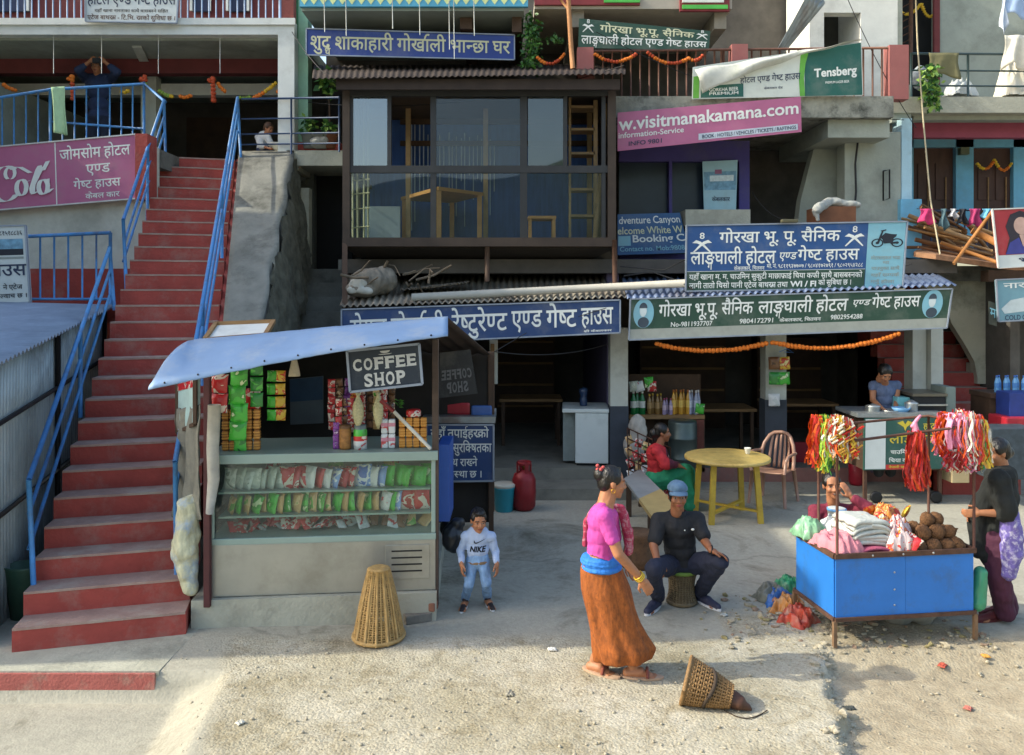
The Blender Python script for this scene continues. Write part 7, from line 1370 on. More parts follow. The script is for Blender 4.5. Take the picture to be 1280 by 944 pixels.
for k in range(7):
    mb = MB(); w_, d_ = .34 - .006 * k, .3; mb.grid(lambda u, v: Vector(((u - .5) * w_ * (1 + .03 * math.sin(v * 9 + k)), (v - .5) * d_, .012 * math.sin(u * 5 + k * 1.3) * .6 - .035 * (abs(u - .5) * 2) ** 4 + .006 * math.sin(v * 17 + k * 2))), 14, 10, thick=(0, 0, -.026)); o = mb.build('folded_cloth', wcl); o.location = CL(.36 + q.uniform(-.012, .012), .24, .76 + .028 * k); o.rotation_euler = (0, 0, R(7) + q.uniform(-.06, .06)); tag(o, 'folded white cloth in the stack on the cart beside the coconuts', 'folded cloth', 'folded white cloths on the cart')
for k in range(3):
    mb = MB(); mb.grid(lambda u, v: Vector(((u - .5) * .4, (v - .5) * .36, .01 * math.sin(u * 7 + k * 2) - .03 * (abs(u - .5) * 2) ** 4)), 14, 8, thick=(0, 0, -.02)); o = mb.build('folded_cloth', mat('folded_pink_cloth', '#a8506a', .85, var=.2, vs=8)); o.location = CL(.36, .22, .668 + .026 * k); o.rotation_euler = (0, 0, R(7)); tag(o, 'folded pink cloth under the white stack on the cart', 'folded cloth', 'folded pink cloths on the cart')
crumple('pink_cloth', CL(.13, .2, .695), .26, .36, .13, mat('salmon_cloth', '#c9808a', .85, var=.15, vs=7), 'salmon pink cloth bunched at the cart corner below the thin post', 'cloth', 3, .4)
crumple('green_parcel', CL(.06, .5, .70), .22, .24, .15, mat('pale_green_plastic', '#79a884', .4, var=.35, vs=14), 'pale green wrapped parcel on the back corner of the cart', 'parcel', 5, .2)
crumple('white_bundle', CL(.3, .48, .70), .3, .22, .18, mat('white_plastic', '#c3c8c6', .5, var=.12), 'white plastic bundle heaped behind the folded white cloth', 'bundle', 6, .2)
lat('paper_tub', [(.06, 0), (.075, .1), (.078, .1), (.078, .115), (.07, .118), (.01, .116)], [mat('white_plastic'), mat('blue_rim', '#5a8fc0', .5)], [0, 0, 1, 1, 0], CL(.3, .5, .80), 'white tub with a blue rim behind the folded cloth', 'tub')
bag_m = [print_mat('offering_red', ('#c2331f', '#e0b04a', '#d9d0c0'), .35, 30), print_mat('offering_gold', ('#d08a3a', '#c2331f', '#e6d9a0'), .35, 34), print_mat('clear_bag', ('#c9b5b2', '#c2453a', '#d98a2a'), .2, 18)]
for k, (x, y, z, s_, mm, lb) in enumerate(((.58, .1, .74, .075, 2, 'clear bag of offerings in front of the cart next to the coconuts'), (.66, .22, .78, .08, 2, 'larger clear bag of offerings leaning on the coconuts'), (.56, .28, .82, .06, 0, 'small red offering bag beside the white cloth stack'), (.64, .38, .86, .065, 1, 'golden offering bag at the back of the cart'), (.72, .40, .84, .06, 0, 'red tinsel offering bag behind the coconuts'), (.7, .12, .72, .05, 1, 'golden offering packet at the front of the coconuts'))):
    crumple('offering_bag', CL(x, y, z - s_ * .7), s_ * 2.6, s_ * 2.2, s_ * 2.3, bag_m[mm], lb, 'bag', 11 + k, k * .9, .45)
# garlands and scarves hanging on the cart: each a bunch of many thin strips
def strips(name, cx, cy, ztop, zbot, w, mats, label, cat, n=130, spread=.06, seed=1, round_=False):
    g = random.Random(seed); mb = MB()
    for k in range(int(n * 1.5)):
        a = g.uniform(0, 2 * math.pi); rr2 = math.sqrt(g.random()); x = math.cos(a) * w * rr2; y = math.sin(a) * spread * rr2; zt = ztop + g.uniform(-.05, .02) - abs(x) * .35; zb = zbot + g.uniform(-.02, .1) * (1 if not round_ else .5) + abs(x) * (.3 if round_ else .1)
        pts = []; m_ = 9; ph_ = g.uniform(0, 6); lean = g.uniform(-.04, .04); mi = g.randrange(len(mats)); ww = g.uniform(.004, .011)
        for j in range(m_ + 1): t = j / m_; pts.append(Vector((cx + x * (1 + .25 * math.sin(t * 3)) + lean * t + (.006 + .012 * t) * math.sin(t * 11 + ph_), cy + y * (1 + .4 * t) + .008 * math.cos(t * 8 + ph_), zt + (zb - zt) * t)))
        vs = []; dirv = Vector((math.cos(ph_), math.sin(ph_) * .5, 0))
        for j, p in enumerate(pts): s_ = ww * (.7 + .6 * g.random()); vs += [p - dirv * s_, p + dirv * s_]
        mb.add(vs, [(2 * j, 2 * j + 1, 2 * j + 3, 2 * j + 2) for j in range(m_)], mi)
    return tag(mb.build(name, mats), label, cat)
Tn = {k: mat('tinsel_' + k, c, .45, .1, var=.35, vs=40) for k, c in dict(orange='#d9591c', red='#b3241c', yellow='#d9b93a', lime='#8fb83a', white='#d9d3c0', pink='#cf7f9a', gold='#b58a3a', deep='#8f1c1c', green='#3f8f3a').items()}
lf = CL(.06, .1, 1.5)
strips('garland_bunch', lf.x - .14, lf.y, 1.74, 1.36, .05, [Tn['orange'], Tn['orange'], Tn['red']], 'orange scarf strand at the edge of the white and red offering garlands', 'garland', 60, .05, 2)
strips('garland_bunch', lf.x - .09, lf.y - .02, 1.74, 1.31, .05, [Tn['lime'], Tn['yellow'], Tn['green']], 'lime and yellow strand between the orange scarf and white garlands', 'garland', 70, .05, 3)
strips('garland_bunch', lf.x + .01, lf.y - .04, 1.74, 1.41, .105, [Tn['white'], Tn['white'], Tn['yellow'], Tn['red'], Tn['orange']], 'thick bunch of white, yellow and red offering garlands on the cart rail', 'garland', 230, .07, 4)
mb = MB()
for k in range(34): a = q.uniform(0, 6.3); c = Vector((lf.x + .01 + q.uniform(-.1, .12), lf.y - .12 + q.uniform(-.02, .02), q.uniform(1.46, 1.7))); mb.bar(c, c + Vector((.05 * math.cos(.6), -.005, .05 * math.sin(.6))), .02, .008, mi=k % 3)
tag(mb.build('ribbon_bows', [Tn['red'], Tn['white'], Tn['gold']]), 'red and white ribbons tied across the thick garland bunch', 'ribbons')
lc = CL(.68, .02, 1.5); strips('garland_bunch', lc.x, lc.y, 1.62, 1.17, .06, [Tn['orange'], Tn['red'], Tn['deep'], Tn['red']], 'long red and orange tinsel bunch hanging alone at the middle of the rail', 'garland', 170, .05, 5, True)
cloth_lump('pink_ribbon', [C((lc.x - .03, lc.y, 1.66), (lc.x + .03, lc.y, 1.74), .016, .012), C((lc.x, lc.y, 1.6), (lc.x - .01, lc.y, 1.68), .03, .02)], Tn['pink'], 'pale pink ribbon knot above the long red tinsel bunch', 'ribbon', .004, 20, .006)
rc_ = CL(1.02, .1, 1.5)
strips('garland_bunch', rc_.x - .04, rc_.y, 1.74, 1.42, .06, [Tn['orange'], Tn['red'], Tn['pink']], 'orange red scarf folded over the rail beside the pink scarves', 'scarf', 90, .06, 6)
def drape(x, y, z0, z1, w, m, label, name='scarf', seed=0):
    mb = MB(); mb.grid(lambda u, v: Vector((x + (u - .5) * w * (1 + .25 * v) + .01 * math.sin(v * 7 + seed), y + (.05 - .1 * v if v < .2 else -.05 - .03 * v * 0) + .022 * math.sin(u * 15 + seed + v * 2) * (.4 + v), z0 - (z0 - z1) * max(0, v - .12) / .88 - .03 * abs(u - .5) + .03 * math.sin(min(1, v / .12) * 1.57))), 26, 16, thick=(0, .005, 0)); return tag(mb.build(name, m), label, name)
psat = mat('pink_satin', '#cf86a4', .45, var=.2, vs=9, stretch=(3, 1, .6), bump=.4, bs=12)
drape(rc_.x + .0, rc_.y - .05, 1.72, 1.46, .13, psat, 'shiny pink satin scarf folded over the cart rail next to the orange one', seed=1); drape(rc_.x + .11, rc_.y - .06, 1.73, 1.43, .11, psat, 'shiny pink satin scarf folded over the cart rail next to gold tinsel', seed=2)
strips('garland_bunch', rc_.x + .1, rc_.y - .03, 1.76, 1.38, .16, [Tn['pink'], Tn['red'], Tn['orange'], Tn['white']], 'broad pink and red garland bunch behind the satin scarves', 'garland', 200, .1, 12)
for k, (x, y, z, c) in enumerate(((.5, .14, .72, 'red'), (.47, .3, .8, 'orange'), (.74, .5, .8, 'red'), (.55, .46, .84, 'orange'), (.84, .45, .82, 'yellow'), (.62, .05, .7, 'red'))): put_packet(pkh, CL(x, y, z), .3 + k, (R(-30), q.uniform(-.4, .4)), [PK[c], PK['yellow']], ('glossy red', 'orange and gold', 'red foil', 'orange foil', 'yellow foil', 'flat red')[k] + ' offering packet among the bags on the blue cart', None, .85)
strips('garland_bunch', rc_.x + .05, rc_.y - .08, 1.5, 1.3, .12, [Tn['red'], Tn['pink'], Tn['white'], Tn['deep']], 'red and white fringe below the pink satin scarves', 'fringe', 140, .05, 7)
strips('garland_bunch', rc_.x + .19, rc_.y - .06, 1.7, 1.34, .06, [Tn['gold'], Tn['yellow'], Tn['green'], Tn['white']], 'gold and green tinsel bunch at the corner post of the cart', 'garland', 130, .05, 8)
cloth_lump('green_bag', [C(P(1226, 715, 6.3), P(1222, 755, 6.28), .05, .06)], mat('green_plastic', '#3f8f6a', .35, var=.15), 'green plastic bag hanging on the cart end by the shawled woman', 'bag', .012, 10, .008)
cloth_lump('grey_sheet', [E_(CL(.95, .35, .1), (.14, .12, .1)), E_(CL(.75, .38, .06), (.14, .1, .06))], mat('dusty_sheet', '#7f807a', .8, var=.25), 'dusty grey plastic sheet heaped under the cart', 'sheet', .03, 9, .012)
for k, (x, y, c, lb) in enumerate(((985, 728, '#2f8f62', 'green bag on the rubbish heap by the cart corner'), (975, 745, '#2f5f9f', 'blue bag under the green one on the rubbish heap'), (985, 752, '#b5793a', 'orange sack piece on the rubbish heap'), (997, 766, '#a8402f', 'red wrapper at the foot of the cart leg'), (965, 738, '#6d7066', 'grey rag at the back of the rubbish heap'))):
    g = PG(x, y + 12); crumple('rubbish_bag', (g.x, g.y, .0), .27, .24, .13, mat('rubbish_%d' % k, c, .4, var=.35, vs=12, dirt=('#8a8472', .6, 9)), lb, 'rubbish', 21 + k, k * 1.3, .6)
# ---------------------------------------------------------------- food counter with the painted front, stove, pots
fc_ = thing('food_counter', 'food counter on wheels with a painted green and white front board', 'counter', tuple(PG(1130, 600, .0))); root = fc_
part('top', zinc, lambda m: m.box(*bx(1072, 1186, 10.2, 10.9, 517, 522, 10.2))); part('body', woodd, lambda m: m.box(*bx(1080, 1182, 10.26, 10.85, 523, 588, 10.25)))
for x in (1095, 1170): part('wheel', black, lambda m: m.lathe([(.05, -.015), (.075, -.015), (.075, .015), (.05, .015)], (0, 0, 0), 18, T=Matrix.Translation((P(x, 0, 10.3).x, 10.3, .08)) @ Matrix.Rotation(R(90), 4, 'X')))
for x in (1084, 1178): part('leg', rust, lambda m: m.box(*bx(x - 2, x + 2, 10.3, 10.34, 588, 628, 10.25)))
def leaf(mb, q_, lm): polyp(mb, q_, [(.4, .1), (.47, .06), (.5, .13), (.53, .06), (.6, .1), (.52, .18), (.5, .26), (.48, .18)], 0)
sign('menu_sign', 'green and white painted menu board on the food counter front', 'sign', [(1081, 523), (1182, 521), (1182, 586), (1080, 588)], 10.2, pnt('board_menu', '#27544c'), None,
     [('लाङ्गघाली', (.3, .28, .95, .56), mat('sign_yellow', '#c9b53a', .6)), ('होटल', (.72, .08, .95, .26), mat('sign_yellow')), ('चाउमिन म म', (.32, .6, .7, .72), W), ('चिया कफी', (.3, .76, .62, .88), W), ('नेपाली खाना', (.3, .91, .55, .985), mat('sign_yellow'))], patches=[((.01, .02, .26, .98), whiteb), ((.265, .9, .6, .995), mat('sign_red'))], extra=lambda m, q_, l: leaf(m, q_, l))
for x, y, r_, h_, lb, nm in ((1091, 517, .09, .1, 'lidded steel pot at the end of the food counter', 'steel_pot'), (1112, 517, .13, .05, 'wide shallow steel pan before the cook', 'steel_pan'), (1139, 517, .08, .14, 'round steel kettle beside the black stove', 'kettle')):
    lat(nm, [(r_ * .8, 0), (r_, h_ * .2), (r_, h_ * .9), (r_ * 1.08, h_), (r_ * .6, h_ * 1.15), (.012, h_ * 1.3)] if h_ > .06 else [(r_ * .6, 0), (r_ * .9, .03), (r_, h_), (r_ * .95, h_), (r_ * .5, .02), (.01, .02)], steel, 0, P(x, y, 10.45), lb, 'pot' if h_ > .06 else 'pan', seg=20)
lat('blue_bowl', [(.05, 0), (.1, .06), (.12, .09), (.11, .09), (.05, .02), (.01, .015)], mat('sky_plastic', '#6fa3cf', .4), 0, P(1126, 518, 10.4), 'sky blue bowl under the cook\'s hands', 'bowl')
gs = thing('black_stove', 'black box oven standing on the counter in front of the pale pillar', 'stove', tuple(P(1160, 520, 10.6))); root = gs
part('body', black, lambda m: m.box(*bx(1142, 1182, 10.5, 11.0, 496, 518, 10.5), bev=.01)); part('shelf', steel, lambda m: m.box(*bx(1141, 1183, 10.46, 10.499, 505, 507, 10.5))); part('cover', mat('tarnished_lid', '#6d6a60', .4, .6), lambda m: m.box(*bx(1140, 1184, 10.48, 11.02, 492, 495.5, 10.5)))
mb = MB(); mb.box(*bx(1183, 1195, 10.5, 10.9, 484, 520, 10.5), bev=.01); tag(mb.build('grey_box', mat('grey_green_box', '#6f7d78', .6, var=.15)), 'grey green metal box between the black oven and red steps', 'box')
mb = MB(); mb.box(*bx(1122, 1142, 10.6, 10.9, 497, 510, 10.6), bev=.01); tag(mb.build('aqua_box', mat('aqua_plastic', '#6fb0b5', .4)), 'aqua plastic box behind the kettle', 'box')
lat('red_bucket', [(.08, 0), (.1, .05), (.1, .3), (.06, .36), (.01, .37)], mat('crimson_plastic', '#a01f30', .4), 0, PG(1070, 606), 'crimson plastic can on the ground beside the food counter', 'can')
cloth_lump('purple_bundle', [E_(PG(1085, 600) + Vector((0, 0, .15)), (.17, .12, .14)), E_(PG(1095, 600) + Vector((0, .05, .22)), (.1, .1, .1))], mat('dusty_purple', '#6d5d72', .85, var=.4, vs=9), 'dusty purple cloth bundle under the painted menu board', 'bundle', .03, 9)
mb = MB(); mb.box(*bx(1190, 1212, 10.2, 10.5, 565, 604, 10.2), bev=.01); tag(mb.build('carton', mat('carton_cream', '#b5a27c', .85, var=.12)), 'cream carton at the end of the food counter near the red steps', 'carton')
mb = MB(); mb.box(*bx(985, 1010, 11.9, 11.95, 553, 592, 11.9)); tag(mb.build('red_board', mat('crimson_board', '#8f2230', .7, var=.1)), 'crimson board leaning inside the shop behind the chair', 'board')
# corner shop goods
mb = MB(); mb.box(*bx(1238, 1300, 10.7, 11.2, 492, 498, 10.7)); mb.box(*bx(1240, 1300, 10.75, 11.2, 498.5, 590, 10.7)); tag(mb.build('shop_counter', woodd), 'dark wooden counter of the corner shop holding water bottles', 'counter')
for k in range(7): add_bottle(P(1243 + k * 5.6, 0, 10.9).x, 10.85 + .05 * (k % 2), P(0, 491, 10.9).z, '#6fa8d6', '#4a86c4', '#3f74c0', 'clear blue water bottle on the corner shop counter', 'water bottles on the corner shop counter', .03, .24)
mb = MB(); mb.box(*bx(1262, 1300, 10.4, 10.7, 491, 522, 10.4), bev=.01); tag(mb.build('snack_carton', mat('royal_blue_carton', '#23387f', .5, var=.2)), 'royal blue snack carton before the corner shop counter', 'carton')
mb = MB(); mb.box(*bx(1258, 1300, 10.3, 10.7, 522, 536, 10.3), bev=.02); tag(mb.build('red_tub', mat('red_plastic')), 'red plastic tub under the royal blue carton', 'tub')
mb = MB(); mb.box(*bx(1240, 1300, 9.9, 10.3, 536, 600, 9.9), bev=.01); tag(mb.build('crate', mat('dark_crate', '#37424a', .6, var=.4, vs=12)), 'dark crate with wares at the foot of the corner shop', 'crate')
# ---------------------------------------------------------------- junk, laundry, plants
cloth_lump('white_bundle', [E_(P(462, 352, 10.9), (.3, .25, .18)), E_(P(452, 362, 10.8), (.25, .2, .1)), E_(P(478, 350, 11.0), (.22, .2, .17))], mat('grey_bundle', '#7d776b', .9, var=.4, vs=5), 'large greyish bundle dumped on the rusty awning under the glazed room', 'bundle', .05, 5, .016)
cloth_lump('white_bundle', [E_(P(447, 355, 10.7), (.13, .1, .09)), C(P(440, 362, 10.65), P(462, 364, 10.65), .06, .04)], mat('white_rags', '#b5b5ab', .9, var=.2), 'small heap of white rags beside the greyish bundle on the awning', 'rags', .04, 7, .012)
mb = MB()
for k in range(14): a = P(q.uniform(432, 560), q.uniform(340, 368), q.uniform(10.6, 11.2)); b = a + Vector((q.uniform(-.5, .5), q.uniform(-.2, .3), q.uniform(-.05, .25))); mb.tube([a, a.lerp(b, .5) + Vector((0, 0, q.uniform(-.08, .12))), b], q.uniform(.006, .02), 5)
tag(mb.build('scrap_wire', [mat('scrap', '#6d6252', .85, var=.4, vs=6)]), 'tangle of scrap rods and wires on the rusty awning', 'scrap')
mb = MB(); 
for k in range(6): mb.grid(lambda u, v: P(500 + k * 12, 362 - k * .6, 10.9).lerp(P(545 + k * 8, 358 - k * .6, 10.9), u) + Vector((0, .5 * v, .02 * k * .3 + .015 * math.sin(u * 40))), 24, 2, thick=(0, 0, -.005))
tag(mb.build('roof_offcut', mat('dull_zinc')), 'offcuts of corrugated sheet lying on the rusty awning', 'sheets')
cb_ = thing('wooden_crate', 'wooden crate covered with a torn grey sheet on the ledge', 'crate', tuple(P(1045, 278, 11.6))); root = cb_
part('box', mat('crate_wood', '#7a4f35', .8, var=.25, vs=5), lambda m: m.box(*bx(1024, 1070, 11.6, 12.1, 258, 282, 11.6)))
cloth_lump('torn_sheet', [C(P(1020, 262, 11.5), P(1036, 252, 11.7), .07, .07), C(P(1036, 252, 11.7), P(1072, 256, 11.7), .07, .05), C(P(1018, 264, 11.5), P(1022, 274, 11.5), .05, .03)], mat('torn_grey', '#a3a59f', .85, var=.25), 'torn grey sheet thrown over the wooden crate', 'sheet', .03, 8, .012)
mb = MB(); mb.box(P(983, 272, 10.4) - Vector((.07, .04, .07)), P(990, 280, 10.4) + Vector((.07, .04, .06)), bev=.015); tag(mb.build('floodlight', mat('olive_metal', '#5d5a44', .5, .3)), 'small olive floodlight on the upper edge of the big knife board', 'floodlight')
# firewood and sticks on the side terrace
for k in range(26):
    a = P(q.uniform(1185, 1240), q.uniform(285, 322), q.uniform(11.6, 12.2)); d = Vector((q.uniform(-.9, -.2), q.uniform(-.2, .2), q.uniform(-.02, .3))).normalized() * q.uniform(.4, .9)
    mb = MB(); mb.tube([a + d, a, a - d * .1], q.uniform(.015, .035), 6); tag(mb.build('firewood_stick', [mat('firewood_%d' % (k % 3), ('#9a7448', '#7a5535', '#b39063')[k % 3], .8, var=.3, vs=8)]), ('straw brown', 'dark brown', 'pale')[k % 3] + ' stick in the firewood heap on the side terrace', 'stick', ('straw brown', 'dark brown', 'pale')[k % 3] + ' sticks in the firewood heap')
for a, b, lb in (((1176, 303, 11.5), (1252, 330, 11.2), 'long orange pole lying across the firewood heap'), ((1192, 330, 11.1), (1240, 265, 11.1), 'slim pole leaning upright against the firewood heap'), ((1215, 288, 11.4), (1245, 303, 11.3), 'thick pale log end sticking out of the heap')):
    mb = MB(); mb.tube([P(*a), P(*b)], .025 if 'log' not in lb else .05, 8); tag(mb.build('pole', mat('orange_pole', '#a8713a', .7, var=.25)), lb, 'pole')
# laundry by the blue doors
mb = MB(); mb.tube(hang(P(1146, 261, 11.57), P(1262, 261, 11.57), .02), .006, 5); tag(mb.build('clothesline', black), 'thin clothesline stretched before the brown doors', 'clothesline')
def hung(x0, x1, y0, y1, D, col, label, name='garment', cat='laundry', wavy=.03):
    a, b = P(x0, y0, D), P(x1, y0, D); h = (y1 - y0) * D / F; mb = MB(); mb.grid(lambda u, v: a.lerp(b, u) + Vector((.02 * math.sin(v * 5 + u * 3), wavy * math.sin(u * 9 + v * 2) * (.3 + v), -h * v * (1 - .12 * math.sin(u * 6.3 + x0)))), 10, 8, thick=(0, .006, 0)); return tag(mb.build(name, mat('cloth_' + col[1:], col, .85, var=.15, vs=9)), label, cat)
for x0, x1, y1, c, lb in ((1150, 1167, 272, '#c9386f', 'bright pink cloth on the clothesline'), (1176, 1184, 276, '#4f6a72', 'slate blue cloth hanging long on the clothesline'), (1188, 1196, 268, '#b5b5b8', 'pale small cloth on the clothesline'), (1199, 1208, 272, '#23242b', 'black cloth on the clothesline'), (1212, 1226, 274, '#b03a6a', 'dark pink towel folded on the clothesline'), (1228, 1242, 268, '#6fb5cf', 'aqua cloth on the clothesline'), (1244, 1256, 266, '#8f78b0', 'lilac cloth at the poster end of the clothesline')): hung(x0, x1, 261, y1 + (y1 - 262) * .7, 11.55, c, lb)
hung(1252, 1258, -10, 38, 12.6, '#c3cfe0', 'long pale sleeve hanging at the top corner', 'shirt_sleeve'); hung(1257, 1292, -14, 20, 12.6, '#9fb6d6', 'pale blue shirt hanging over the grey balcony', 'shirt')
hung(1256, 1284, 44, 84, 12.25, '#d9d4c4', 'white cloth draped over the grey balcony rail', 'white_cloth', wavy=.06)
crumple('white_sack', P(1270, 122, 12.6), .55, .35, .62, mat('sunlit_white_cloth', '#d9d4c4', .85, var=.08), 'bulging white sack standing on the grey balcony', 'sack', 8, .2, .4)
hung(1161, 1199, 66, 96, 12.28, '#6d6a4a', 'olive patterned mat hung over the grey balcony rail', 'mat', 'mat', .02)
crumple('plastic_bag', P(1200, 121, 12.6), .42, .3, .26, mat('white_plastic'), 'crumpled white plastic bag on the grey balcony floor', 'bag', 9, .4, .5)
cloth_lump('grey_bag', [E_(P(1150, 98, 12.7), (.13, .1, .2))], mat('grey_bagcloth', '#8a9296', .7, var=.25), 'upright grey bag by the balcony corner post', 'bag', .03, 8, .012)
# leaves
def leafy(mb, c, r, n, size, g, mi=2, droop=.5):
    for k in range(n):
        d = Vector((g.gauss(0, 1), g.gauss(0, 1), g.gauss(0, 1))).normalized() * (g.random() ** .5); p = Vector(c) + Vector((d.x * r[0], d.y * r[1], d.z * r[2])); a = Vector((g.gauss(0, 1), g.gauss(0, 1), g.gauss(0, .6) - droop)).normalized(); s = size * g.uniform(.6, 1.3); b = a.cross(Vector((g.gauss(0, 1), g.gauss(0, 1), g.gauss(0, 1)))).normalized() * s * .32
        mb.add([p, p + a * s * .5 + b, p + a * s, p + a * s * .5 - b], [(0, 1, 2, 3)], g.randrange(mi))
lg1 = [mat('leaf_dark', '#2f5a2a', .5, var=.3, vs=8), mat('leaf_mid', '#4f7f35', .5, var=.3, vs=8), mat('leaf_light', '#86a84a', .5, var=.3, vs=8)]
def plant(name, label, clumps, stem, mi=3, pot=None, size=.09, seed=1, mats=None):
    g = random.Random(seed); root = thing(name, label, 'plant', tuple(stem[0])); mb = MB(); [leafy(mb, c, r, n, size, g, mi) for c, r, n in clumps]; mb.build('foliage', mats or lg1, root); mb = MB(); mb.tube(stem, [.018 * (1 - .6 * i / len(stem)) for i in range(len(stem))], 6); mb.build('stem', woodd, root)
    if pot: mb = MB(); mb.lathe([(.09, 0), (.12, .2), (.135, .2), (.135, .23), (.1, .22), (.01, .2)], pot[0], 16); mb.build('pot', pot[1], root)
plant('hanging_plant', 'leafy green plant trailing over the edge of the grey balcony', [(P(1164, 92, 12.2), (.14, .12, .2), 90), (P(1163, 112, 12.15), (.17, .12, .22), 120), (P(1168, 130, 12.15), (.08, .08, .14), 50)], [P(1170, 118, 12.3), P(1165, 100, 12.2), P(1164, 85, 12.2)], size=.1, seed=3)
plant('creeper', 'dark green creeper climbing between the blue board and the pink pillar', [(P(664, y, 12.1), (.16, .15, .2), 130) for y in (28, 42, 56, 70, 80)] + [(P(694, 48, 12.1), (.2, .1, .06), 60)], [P(665, 92, 12.2), P(662, 60, 12.2), P(668, 20, 12.2), P(670, -5, 12.2)], mi=2, size=.07, seed=4)
plant('potted_plant', 'tall thin potted plant on the walkway beside the glazed room', [(P(408, 98, 12.4), (.16, .14, .14), 70), (P(412, 112, 12.4), (.1, .1, .14), 30)], [P(412, 182, 12.4), P(412, 130, 12.4), P(409, 95, 12.4)], pot=((P(412, 0, 12.4).x, 12.4, P(0, 186, 12.4).z), mat('terracotta', '#8a5a42', .8)), seed=5, size=.13)
plant('potted_plant', 'short bushy potted plant next to the pale green column', [(P(386, 158, 12.4), (.1, .1, .2), 70)], [P(387, 184, 12.4), P(386, 150, 12.4)], pot=((P(387, 0, 12.4).x, 12.4, P(0, 186, 12.4).z), mat('grey_pot', '#8a8d86', .8)), seed=6, size=.1)
plant('potted_plant', 'low spreading potted plant near the brown corner post', [(P(410, 158, 12.35), (.14, .1, .08), 50)], [P(405, 184, 12.35), P(408, 160, 12.35)], pot=((P(401, 0, 12.35).x, 12.35, P(0, 186, 12.35).z), mat('stone_pot', '#9a9a92', .8)), seed=7, size=.1)
cloth_lump('stone', [E_(P(397, 178, 12.3), (.12, .1, .09)), E_(P(405, 176, 12.3), (.08, .08, .07))], mat('pale_rock', '#a5a399', .9, var=.3), 'pale rock beside the potted plants on the walkway', 'rock', .03, 9, .012)
mb = MB(); mb.lathe([(.06, 0), (.16, .1), (.18, .12), (.16, .12), (.02, .03)], P(350, 190, 12.5), 18); tag(mb.build('basin', mat('white_glaze')), 'shallow white basin behind the walkway railing', 'basin')
# corrugated shed, its bin
sd_ = thing('corrugated_shed', 'shed of dull translucent corrugated sheets with a dark frame beside the stairs', 'shed', (-4.3, 7, 0)); root = sd_
s0, s1_ = Vector((-4.02, 6.0, 0)), Vector((-4.82, 9.42, 0)); trans = mat('cloudy_sheet', '#94a0a4', .35, .15, var=.35, vs=3, stretch=(1, 1, .3), dirt=('#54504a', .5, 1.6)); n_ = Vector((1, .234, 0)).normalized()
def shw(u, v): b = s0.lerp(s1_, u); return Vector((b.x, b.y, (2.12 + .42 * u) * v)) + n_ * .016 * math.sin(u * 2 * math.pi * 52)
part('wall_sheet', trans, lambda m: m.grid(shw, 312, 4, thick=n_ * -.006))
for u in (.02, .5, .98): part('frame_post', black, lambda m: m.tube([s0.lerp(s1_, u) + n_ * .04, s0.lerp(s1_, u) + n_ * .04 + Vector((0, 0, 2.12 + .42 * u))], .025, 6))
for z in (.9, 1.62, 2.1): part('frame_rail', black, lambda m: m.tube([s0 + n_ * .04 + Vector((0, 0, z)), s1_ + n_ * .04 + Vector((0, 0, z + .42 * (z / 2.1)))], .02, 6))
def rfs(u, v): b = s0.lerp(s1_, u); return Vector((b.x + .15 - 4 * v, b.y - .3 * v, 2.14 + .42 * u + .1 * v + .016 * math.sin(u * 2 * math.pi * 40)))
part('roof_sheet', mat('blue_grey_sheet', '#8793a4', .5, .3, var=.2, vs=3), lambda m: m.grid(rfs, 320, 3, thick=(0, 0, -.006)))
bc = PG(33, 775); bk_ = thing('waste_bin', 'dark green battered bin between the shed and the red stairs', 'bin', (bc.x - .05, 6.55, 0)); mb = MB(); mb.lathe([(.1, 0), (.15, .42), (.16, .44), (.14, .44), (.1, .1), (.01, .08)], (bc.x - .05, 6.62, .0), 18, sy=.8); mb.build('body', mat('dark_green_plastic', '#3a5a4a', .5, var=.25), bk_)
# wires
mb = MB(); [mb.tube([P(x, -20, 11.6), P(x + 1, y, 11.6)], .006, 5) for x, y in ((405, 40), (432, 45), (490, 36), (524, 44), (561, 62), (567, 74), (592, 45))]; tag(mb.build('hanging_wires', mat('pale_wire', '#b5b8b0', .6)), 'thin pale wires dangling before the top blue board', 'wires')
mb = MB(); mb.tube([P(709, -30, 11.7), P(711, 10, 11.7), P(714, 60, 11.7), P(716, 86, 11.7)], .035, 8); mb.tube([P(711, 12, 11.7), P(704, 4, 11.7), P(699, -3, 11.7)], .02, 6); tag(mb.build('wooden_pole', mat('orange_wood_pole', '#a8764a', .7, var=.2)), 'slim orange brown pole with a fork in front of the creeper', 'pole')
mb = MB(); mb.tube([P(1144, -20, 12.0), P(1147, 60, 12.0), P(1154, 150, 11.9), P(1163, 250, 11.6), P(1175, 318, 11.4)], .012, 5); tag(mb.build('rope', mat('pale_rope', '#b5a98a', .8)), 'long pale rope hanging from the grille to the side terrace', 'rope')
mb = MB(); mb.tube([P(780, 345, 10.7), P(815, 340, 10.7), P(850, 352, 10.6), P(866, 362, 10.45)], .01, 5); mb.tube([P(775, 333, 11), P(830, 338, 10.8), P(856, 325, 10.6)], .008, 5); mb.tube([P(758, 385, 10.25), P(660, 415, 10.4), P(618, 440, 8.7)], .005, 5); tag(mb.build('loose_cable', black), 'loose black cables looping over the awnings by the knife board', 'cable')

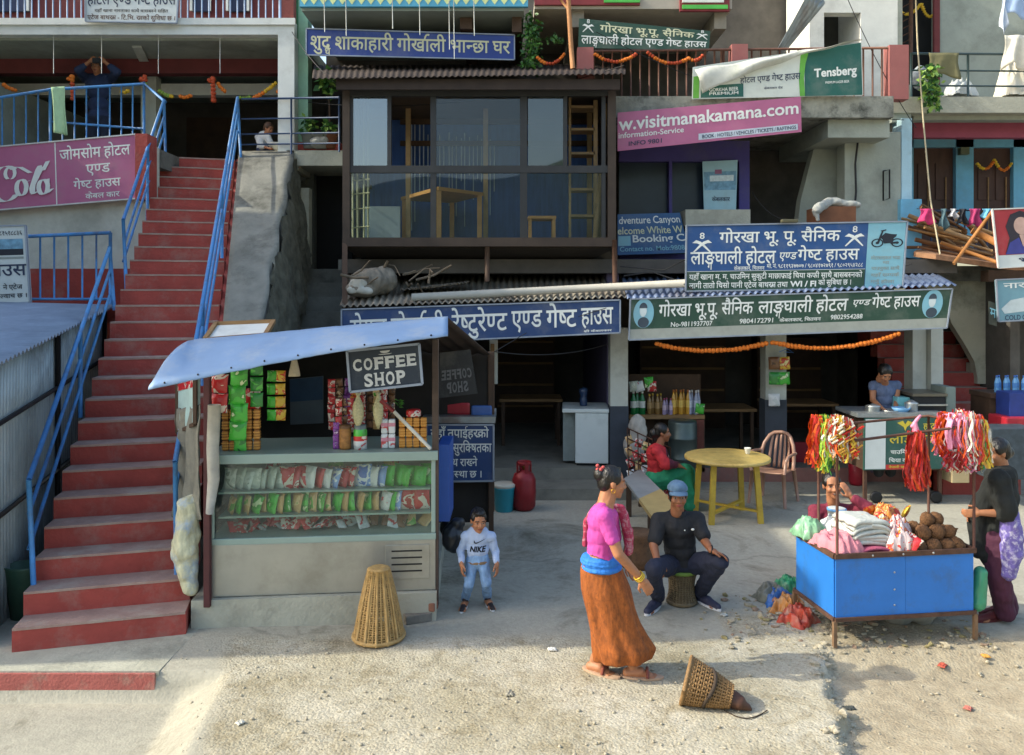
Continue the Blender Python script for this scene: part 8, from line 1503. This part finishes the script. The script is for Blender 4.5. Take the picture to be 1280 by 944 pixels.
# litter
for k, (x, y, c, lb) in enumerate(((690, 813, '#d0cfc8', 'white paper scrap on the sunlit gravel before the boy'), (1178, 822, '#b0503c', 'red wrapper scrap on the dirt beyond the cart leg'), (1232, 816, '#c08a3c', 'yellow wrapper scrap near the far edge of the dirt'), (1210, 868, '#b06a5c', 'faded pink wrapper on the brown dirt'), (1062, 868, '#3f433f', 'dark plastic scrap at the broken slab edge'), (905, 770, '#b5b8b0', 'pale paper scrap beside the seated man'), (636, 868, '#8f8a7a', 'flattened grey carton piece on the gravel'), (300, 905, '#c9c4b4', 'crumpled white scrap on the gravel near the red kerb'))):
    g = PG(x, y); crumple('litter_scrap', (g.x, g.y, ground_z(g.x, g.y) + .006), q.uniform(.04, .08), .05, .013, mat('scrap_%d' % k, c, .7, var=.3, vs=30), lb, 'litter', 40 + k, k * .8, .5)
# furniture deep in the two shops
def dtable(x, y, z, w, d, label):
    global root
    root = thing('dining_table', label, 'table', (x, y, z)); part('tabletop', wood, lambda m: m.box((x - w / 2, y - d / 2, z + .7), (x + w / 2, y + d / 2, z + .74)))
    for sx in (-1, 1):
        for sy in (-1, 1): part('leg', woodd, lambda m: m.box((x + sx * (w / 2 - .06) - .025, y + sy * (d / 2 - .06) - .025, z), (x + sx * (w / 2 - .06) + .025, y + sy * (d / 2 - .06) + .025, z + .7)))
dtable(3.2, 12.6, .2, 1.1, .7, 'dim wooden table inside the shop behind the plastic chair'); dtable(4.7, 13.2, .2, 1.1, .7, 'dim wooden table inside the shop behind the cook'); dtable(.3, 13.0, .3, 1.0, .7, 'dim wooden table inside the doorway beside the freezer')
def cabinet(x0, x1, y, z, label):
    global root
    root = thing('wall_cabinet', label, 'cabinet', (x0, y, z)); part('carcass', woodd, lambda m: m.box((x0, y, z), (x1, y + .35, z + 1.7))); [part('shelf', wood, lambda m: m.box((x0 + .03, y - .04, z + .3 + .4 * k), (x1 - .03, y - .001, z + .34 + .4 * k))) for k in range(4)]
cabinet(2.4, 4.0, 15.0, .2, 'dim wooden cabinet against the back wall beyond the bottle shelf'); cabinet(-.3, .8, 15.0, .3, 'dim wooden cabinet seen deep inside the dark doorway'); cabinet(4.6, 5.8, 15.0, .2, 'dim wooden cabinet behind the cook at the back wall')
mb = MB()
for a, b, s_ in (((385, 128, 12.0), (780, 82, 11.2), .25), ((745, 40, 11.8), (1130, 150, 11.9), .3), ((1060, 0, 12), (1145, 160, 12), .1), ((940, 240, 12.2), (990, 275, 10.6), .12), ((860, 360, 10.5), (1140, 330, 11), .15), ((365, 40, 12.1), (430, 110, 11), .1), ((620, 440, 8.7), (760, 430, 11.0), .08)): mb.tube(hang(P(*a), P(*b), s_), .006, 5)
tag(mb.build('overhead_cables', black), 'thin sagging black cables strung across the guest house front', 'cables')
